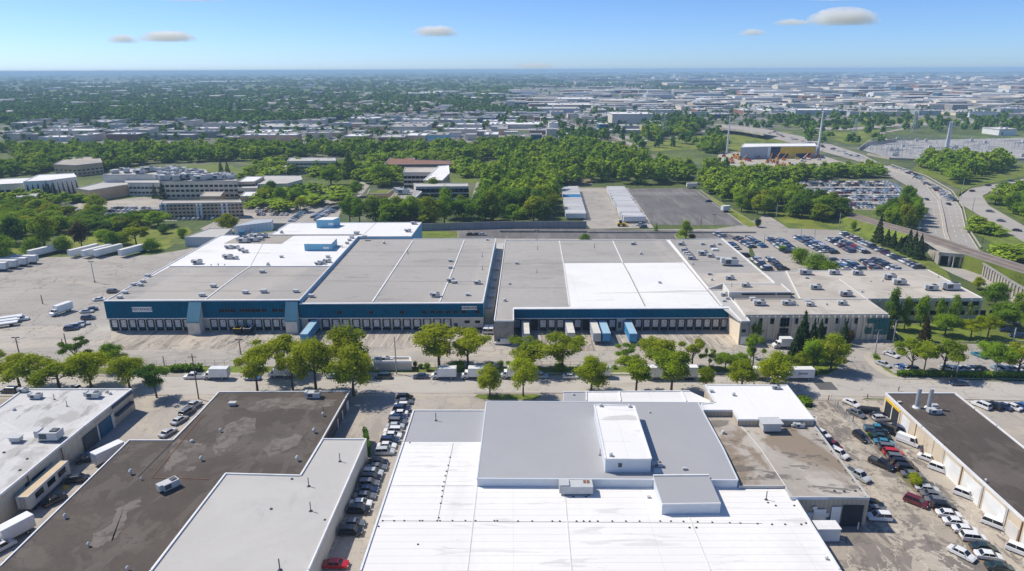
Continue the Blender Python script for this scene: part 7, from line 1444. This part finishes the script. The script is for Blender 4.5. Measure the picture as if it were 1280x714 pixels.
# campus trees with a look of their own
K_ = [(121, 265, 243, 28, 'round', 'leaflime', 'bright round tree by the campus car park'), (57, 312, 269, 36, 'round', 'leafstreet', 'tall bright tree left of the rust-coloured one'), (103, 311, 277, 26, 'round', 'leafrust', 'rust-brown tree behind the west trailers'), (171, 308, 280, 33, 'flat', 'leafstreet', 'spreading oak alone on the meadow'), (286, 292, 268, 27, 'round', 'leafstreet', 'pale green tree beside the annex shed'), (20, 305, 272, 40, 'round', 'leafdark', 'big dark tree at the left edge above the stacked trailers'), (5, 330, 296, 30, 'round', 'leafmid', 'grey-green tree at the left edge beside the stacked trailers'), (142, 312, 290, 22, 'round', 'leafmid', 'small tree behind the middle west trailers'), (190, 314, 296, 20, 'bush', 'leafmid', 'shrub by the right-hand west trailer'), (80, 314, 293, 24, 'bush', 'leafmid', 'shrub mass behind the left west trailers'), (128, 300, 286, 22, 'bush', 'leafmid', 'shrub at the far edge of the meadow left of the oak'), (205, 292, 281, 16, 'bush', 'leafdark', 'dark shrub at the far edge of the meadow right of the oak'), (228, 297, 284, 14, 'bush', 'leafmid', 'shrub between the meadow and the ribbed shed'), (150, 306, 290, 24, 'bush', 'leafstreet', 'bright shrub just left of the oak on the meadow'), (40, 318, 296, 26, 'bush', 'leafmid', 'shrub beside the stacked left trailers'), (-5, 318, 290, 30, 'round', 'leafdark', 'dark tree cut by the left edge behind the stacked trailers'),
      (414, 232, 207, 35, 'round', 'leafmid', 'large round tree on the middle of the campus'), (335, 250, 232, 18, 'round', 'leafmid', 'tree before the curved-front college building'), (340, 247, 226, 14, 'round', 'leafdark', 'dark tree left of the campus lane'), (372, 252, 234, 26, 'round', 'leafmid', 'round tree on the campus lawn by the lane'), (350, 256, 234, 16, 'round', 'leafmid', 'slim tree on the campus lawn'), (445, 246, 226, 22, 'round', 'leafmid', 'round tree at the end of the campus lane'), (376, 265, 247, 18, 'round', 'leafstreet', 'tree above the campus car rows'), (337, 253, 235, 30, 'round', 'leafstreet', 'broad tree left of the campus lane'), (477, 232, 205, 32, 'round', 'leafmid', 'large tree left of the dark framed slab'), (512, 231, 212, 22, 'round', 'leafdark', 'dark tree before the dark framed slab'), (543, 252, 222, 26, 'round', 'leafstreet', 'bright tree before the column-fronted building'), (437, 222, 190, 26, 'conifer', 'leafdark', 'tall dark poplar clump behind the large round campus tree')]
for (x, b, t, wd, k, m, lb) in K_: tree(x, b, t, wd, k, m, lb, None, 1500)
for i, (x, b, t, wd) in enumerate(((277, 219, 199, 8), (285, 219, 201, 8), (194, 248, 230, 8), (204, 249, 228, 10), (236, 243, 230, 7), (243, 244, 231, 7), (250, 243, 231, 7), (61, 247, 227, 9), (69, 247, 227, 10), (145, 210, 184, 14))): tree(x, b, t, wd, 'conifer', 'leafcon', f"dark campus conifer, {ordw(i + 1)} counted from the lawn past the college front to the white hall", 'campus conifers', 800)
# hedges and bushes on the street
def hedge(pts, wd, ht, mat, label, dens=3.0):
    P = Gs(pts, 0); Vs = []; rng = np.random.default_rng(len(label)); L = sum((b - a).length for a, b in zip(P[:-1], P[1:]))
    for a, b in zip(P[:-1], P[1:]):
        d = b - a; n = int(d.length * 46 * dens / 3); t = rng.random(n)[:, None]; nn = Vector((-d.y, d.x, 0)).normalized(); u = (rng.random(n) - .5)[:, None] * wd; z = ht * rng.random(n) ** .4
        p = np.array(a) + t * np.array(d) + u * np.array(nn); p[:, 2] = z
        q_ = rng.normal(size=(n, 3)); q_ /= np.linalg.norm(q_, axis=1)[:, None]; r_ = np.cross(q_, rng.normal(size=(n, 3))); r_ /= np.linalg.norm(r_, axis=1)[:, None]; s = (.22 + .2 * rng.random(n))[:, None]
        Vs.append(np.stack([p - q_ * s, p - r_ * s, p + q_ * s, p + r_ * s], 1).reshape(-1, 3))
    V = np.concatenate(Vs); o0 = P[0]; t = thing('hedge', label, 'hedge', o0); inst('foliage', np_mesh('foliage', V - np.array(o0), len(V) // 4, M[mat]), t); st_ = MB()
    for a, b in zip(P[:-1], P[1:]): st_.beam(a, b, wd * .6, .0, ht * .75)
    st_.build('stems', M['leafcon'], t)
hedge([(214, 464), (252, 463.5)], 2.6, 2.0, 'leafmid', 'loose hedge behind the white pickup on the far verge'); hedge([(1122, 470), (1295, 473)], 1.8, 1.7, 'leafmid', 'long clipped hedge between street and office lot'); hedge([(1001, 499), (1011, 509)], 3.0, 1.5, 'leafmid', 'dense hedge plot at the corner of the white-roofed block')
hedge([(457, 550), (461.5, 572)][::-1], 1.0, 3.6, 'leafdark', 'ivy-like climbing hedge at the corner of the pale grey roof'); hedge([(962, 455), (990, 466), (1020, 468)], 4, 1.2, 'leafmid', 'low shrubs under the island trees')
for i, (x, b, t, wd) in enumerate(((519, 459, 451, 7), (526, 460.5, 454, 7), (534, 463, 452, 9), (572, 463, 450, 22), (613, 457, 452, 7), (626, 459, 450, 9), (635, 457, 451, 7), (768, 461, 456, 6), (890, 462, 456, 8), (700, 463, 455, 22), (205, 466, 460, 12), (1094, 447, 442, 7))): tree(x, b, t, wd, 'bush', 'leafmid' if i not in (0, 1) else 'leafdark', f"trimmed verge bush, {ordw(i + 1)} in order from the grey hut along the street", 'trimmed bushes of the street verge', 800)
print('named trees', ntree)

# woods: nearest trees one by one, the rest as one mass
def inpoly(x, y, P):
    c = False; j = len(P) - 1
    for i in range(len(P)):
        if (P[i][1] > y) != (P[j][1] > y) and x < (P[j][0] - P[i][0]) * (y - P[i][1]) / (P[j][1] - P[i][1]) + P[i][0]: c = not c
        j = i
    return c
woods = [
    ('wood behind the trailer lot', [(418, 283), (690, 281), (694, 238), (700, 233), (752, 228), (800, 231), (862, 229), (866, 222), (800, 205), (760, 192), (700, 186), (600, 188), (640, 214), (604, 224), (606, 250), (592, 272), (530, 274), (484, 273), (440, 273), (418, 277)], 10.0, (10, 16)),
    ('wood strip along the freeway', [(20, 196), (60, 191), (300, 188.5), (640, 187), (640, 196), (580, 206), (560, 198), (480, 198), (430, 196), (300, 202), (170, 206), (130, 196), (60, 204), (20, 204)], 10.5, (8, 14)),
    ('tree belt between empty lot and tracks', [(872, 236), (884, 214), (905, 218), (940, 233), (1000, 249), (1050, 268), (1060, 282), (1020, 278), (975, 266), (935, 271)], 9.0, (8, 13)),
    ('tree belt above the auction lot', [(905, 218), (985, 217), (1100, 214), (1108, 222), (1010, 226), (985, 229), (940, 226)], 8.0, (7, 10)),
    ('tree clump by the slip road', [(1150, 212), (1155, 204), (1215, 206), (1262, 206), (1262, 213), (1228, 219), (1200, 234), (1190, 230), (1180, 220)], 8.0, (9, 16)),
    ('trees between auction lot and highway', [(1118, 270), (1136, 256), (1143, 250), (1144, 284), (1138, 292), (1100, 282), (1092, 277)], 6.5, (8, 14)),
    ('trees inside the ramp loop', [(1243, 256), (1246, 240), (1275, 236), (1300, 240), (1300, 282), (1285, 278)], 8, (5, 9)),
    ('campus trees by the car park', [(-20, 292), (-20, 262), (20, 256), (60, 262), (100, 272), (196, 277), (205, 284), (165, 290), (100, 293), (60, 290), (10, 302)], 11, (5.5, 8.5)),
    ('campus trees at the left', [(-20, 215), (30, 206), (66, 206), (66, 214), (40, 218), (-20, 224)], 9, (7, 12)),
    ('shrubs below the slip road', [(1212, 288), (1218, 282), (1248, 290), (1250, 296), (1225, 298)], 7, (4, 7)), ('shrubs below the rails', [(1240, 322), (1290, 312), (1290, 330), (1262, 332)], 7, (3, 6)),
    ('campus trees around the lanes', [(300, 262), (320, 240), (400, 236), (446, 246), (440, 255), (376, 258), (330, 272)], 16, (4.5, 7.5)), ('trees around the brown campus block', [(40, 214), (66, 196), (130, 192), (172, 206), (160, 212), (100, 212)], 10, (7, 12)),
    ('campus trees among the buildings', [(300, 228), (320, 206), (355, 203), (360, 214), (425, 212), (480, 208), (478, 214), (506, 218), (500, 232), (455, 238), (450, 226), (400, 222), (380, 218)], 12, (6, 10)), ('campus trees at the left hall', [(-20, 262), (-20, 252), (30, 250), (96, 249), (120, 254), (20, 260)], 11, (5, 8)), ('trees round the school', [(430, 206), (480, 196), (520, 197), (600, 196), (600, 206), (570, 210), (566, 222), (600, 224), (598, 206)], 11, (7, 10)), ('trees by the overpass', [(806, 176), (800, 168), (865, 162), (875, 166), (840, 174)], 14, (9, 16)), ('trees by the overpass', [(872, 192), (876, 184), (905, 184), (905, 192)], 9, (9, 15)), ('trees by the left freeway', [(-20, 192), (60, 188), (60, 184), (-20, 186)], 10, (6, 10))]
pts = []
for wi, (nm, px, sp, hh) in enumerate(woods):
    W = [tuple(p[:2]) for p in Gs(px)]; x0, x1 = min(p[0] for p in W), max(p[0] for p in W); y0, y1 = min(p[1] for p in W), max(p[1] for p in W)
    y = y0
    while y < y1:
        x = x0
        while x < x1:
            xx, yy = x + RT.uniform(-.45, .45) * sp, y + RT.uniform(-.45, .45) * sp
            if inpoly(xx, yy, W) and RT.random() < .93: pts.append((yy, xx, RT.uniform(*hh), wi, sp))
            x += sp
        y += sp
pts.sort(); nind = 300 - ntree; print('wood points', len(pts), 'single', nind)
near_w = [p for p in pts if p[3] in (0, 2, 3, 4, 5, 6, 7)]
single = set(near_w[:nind])
for (y, x, h, wi, sp) in single:
    k = RT.choice(['round', 'round', 'round', 'column']); m = RT.choice(['leafmid', 'leafmid', 'leafmid', 'leafstreet', 'leafdark']); tree_at(Vector((x, y, .03)), h * 1.1, sp * RT.uniform(1.15, 1.7), k, m, f"green leafy tree of the {woods[wi][0]}, one of many alike", woods[wi][0], 1500)
rest = [p for p in pts if p not in single]
def mass(name, P, matname, templ, nleaf, leafsize, label, seed):
    """P: (x, y, height, width) of every tree of a mass; V stacked leaf quads"""
    rng = np.random.default_rng(seed); T = []
    for k in range(templ): T.append(leaf_cloud(rng, clusters_for(['round', 'column', 'round'][k % 3], rng), nleaf, leafsize).reshape(-1, 3))
    P = np.array(P); pick = rng.integers(0, templ, len(P)); out = []
    for k in range(templ):
        Q = P[pick == k]
        if not len(Q): continue
        a = rng.random(len(Q)) * 6.28; ca, sa = np.cos(a)[:, None], np.sin(a)[:, None]; X, Y, Z = T[k].T; sx = (Q[:, 3] / 9.2)[:, None]; sz = (Q[:, 2] / 9.7)[:, None]
        V = np.stack([Q[:, 0:1] + (ca * X - sa * Y) * sx, Q[:, 1:2] + (sa * X + ca * Y) * sx, Z * sz - .3], 2); out.append(V.reshape(-1, 3))
    V = np.concatenate(out); o = inst(name, np_mesh(name, V, len(V) // 4, M[matname])); return tag(o, label, 'woods', kind='stuff')
mass('woodland', [(x, y, h * 1.1, max(9, sp) * RT.uniform(1.1, 1.75)) for (y, x, h, wi, sp) in rest], 'leafwood', 6, 420, .72, 'woods and shrub belts spreading around the campus and freeway', 5)
far = []
for i in range(6200):   # leafy suburb to the horizon
    t = RT.random(); yb = 91.5 + 63 * t ** 1.25; xm = np.interp(yb, [91, 100, 108, 125, 140, 158], [1320, 760, 640, 640, 560, 330]); x = RT.uniform(-40, xm)
    if 131 < yb < 147 and 330 < x < 560 and RT.random() < .6: continue
    if math.sin(x * .043 + yb * .9) + math.sin(x * .017 - yb * .37 + 2) + .7 * math.sin(x * .11 + yb * 1.7) < -.75 and RT.random() < .85: continue
    g = G(x, yb); s = mpp(yb); wd = max(13 + 9 * RT.random(), 6.5 * s * RT.uniform(.7, 1.5)); far.append((g.x, g.y, min(26, RT.uniform(9, 14) + s * .6), wd))
for i in range(330): x = RT.uniform(0, 560); yb = RT.uniform(148, 177); g = G(x, yb); far.append((g.x, g.y, RT.uniform(6, 11), RT.uniform(7, 13)))
for i in range(1500): x = RT.uniform(560, 1300); yb = 96 + 66 * RT.random() ** .9; g = G(x, yb); s = mpp(yb); far.append((g.x, g.y, RT.uniform(6, 11), max(9, s * RT.uniform(2, 5))))
for (x0, x1, y0, y1, n) in ((1000, 1110, 146, 182, 60), (760, 900, 166, 186, 45), (1130, 1290, 150, 166, 50), (560, 672, 130, 144, 420), (640, 860, 101, 110, 500), (800, 925, 109, 118, 320), (806, 880, 150, 163, 90), (960, 1010, 150, 156, 40), (700, 760, 170, 178, 60), (738, 745, 140, 152, 8), (660, 680, 128, 131, 10), (778, 800, 120, 128, 30), (1010, 1290, 96, 99, 160)):
    for i in range(n):
        x = RT.uniform(x0, x1); yb = RT.uniform(y0, y1)
        if (x0, y0) == (560, 130) and yb < 130 + (x - 560) * .1: continue
        g = G(x, yb); s = mpp(yb); far.append((g.x, g.y, RT.uniform(8, 14), max(11, s * 4)))
mass('distant_woods', far, 'leaffar', 5, 90, 1.6, 'leafy suburb and far woods fading blue towards the horizon', 8)

# ------------------------------------------------------------------ clouds
def cloud(px, py, wpx, hpx, dist, label, dens, seed):
    d = Vector(_f * FPX + _R * (px - 640) - _U * (py - 357)).normalized(); c = Vector((0, 0, H)) + d * dist; sx = wpx / FPX * dist / 2; sz = hpx / FPX * dist / 2
    m = bpy.data.materials.new('cloud_vapour'); m.use_nodes = True; nt = m.node_tree; nt.nodes.remove(nt.nodes['Principled BSDF']); v = nt.nodes.new('ShaderNodeVolumePrincipled'); v.inputs['Color'].default_value = (1, 1, 1, 1); v.inputs['Anisotropy'].default_value = .0
    tc = nt.nodes.new('ShaderNodeTexCoord').outputs['Object']; mp = _scale(nt, tc, (1.0, 1.0, .8)); mpv = nt.nodes.new('ShaderNodeVectorMath'); mpv.operation = 'ADD'; nt.links.new(mp, mpv.inputs[0]); mpv.inputs[1].default_value = (seed * 7.3, seed * 3.1, seed)
    n = _noise(nt, mpv.outputs[0], 2.3, 6, .64, .5); ln = nt.nodes.new('ShaderNodeVectorMath'); ln.operation = 'LENGTH'; nt.links.new(tc, ln.inputs[0])
    zs_ = nt.nodes.new('ShaderNodeSeparateXYZ'); nt.links.new(tc, zs_.inputs[0])
    e = _math(nt, 'SUBTRACT', n, _math(nt, 'MULTIPLY', _math(nt, 'POWER', ln.outputs['Value'], 2.0), .42)); dn = _math(nt, 'MULTIPLY', _math(nt, 'MULTIPLY', _ramp(nt, e, .08, .46), _ramp(nt, zs_.outputs[2], -.3, .85)), dens * 5.5); nt.links.new(dn, v.inputs['Density']); nt.links.new(v.outputs[0], nt.nodes['Material Output'].inputs['Volume'])
    import bmesh
    bm = bmesh.new(); bmesh.ops.create_icosphere(bm, subdivisions=3, radius=1.0); me = bpy.data.meshes.new('cloud'); bm.to_mesh(me); bm.free(); me.materials.append(m)
    o = inst('cloud', me, None, c, 0, (sx, sx * .55, sz)); tag(o, label, 'cloud')
for i, (x, y, wp, hp, dn, lb) in enumerate([(154, 52, 34, 15, .0032, 'small soft cloud at the far left'), (210, 49.5, 64, 19, .0034, 'flat white cloud right of the smallest left one'), (545, 43, 58, 21, .0030, 'lone white cloud left of the middle'), (1054, 27, 80, 30, .0034, 'largest bright cloud high at the right'), (989, 30, 44, 11, .0026, 'thin wisp left of the largest cloud'), (940, 43, 34, 12, .0026, 'faint wisp above the white monopole'), (667, 85, 60, 14, .0012, 'faint cloud bank touching the horizon'), (245, 0, 70, 12, .0014, 'faint wisp at the top edge left'), (1040, -1, 60, 9, .0014, 'faint wisp at the top edge right')]): cloud(x, y, wp, hp, 16000, lb, dn, i + 1)

# ------------------------------------------------------------------ haze: one even box of air round camera and scene
hm = bpy.data.materials.new('haze'); hm.use_nodes = True; nt = hm.node_tree; nt.nodes.remove(nt.nodes['Principled BSDF']); pv = nt.nodes.new('ShaderNodeVolumePrincipled')
pv.inputs['Color'].default_value = (.50, .73, 1.0, 1); pv.inputs['Density'].default_value = .00012; pv.inputs['Anisotropy'].default_value = .0; nt.links.new(pv.outputs[0], nt.nodes['Material Output'].inputs['Volume'])
mb = MB(); mb.box((0, S / 2 - 500), 2 * S + 400, S + 1400, -1, 96)
o = inst('haze', mb.mesh('haze', hm)); tag(o, 'pale blue summer haze', 'haze', kind='stuff')
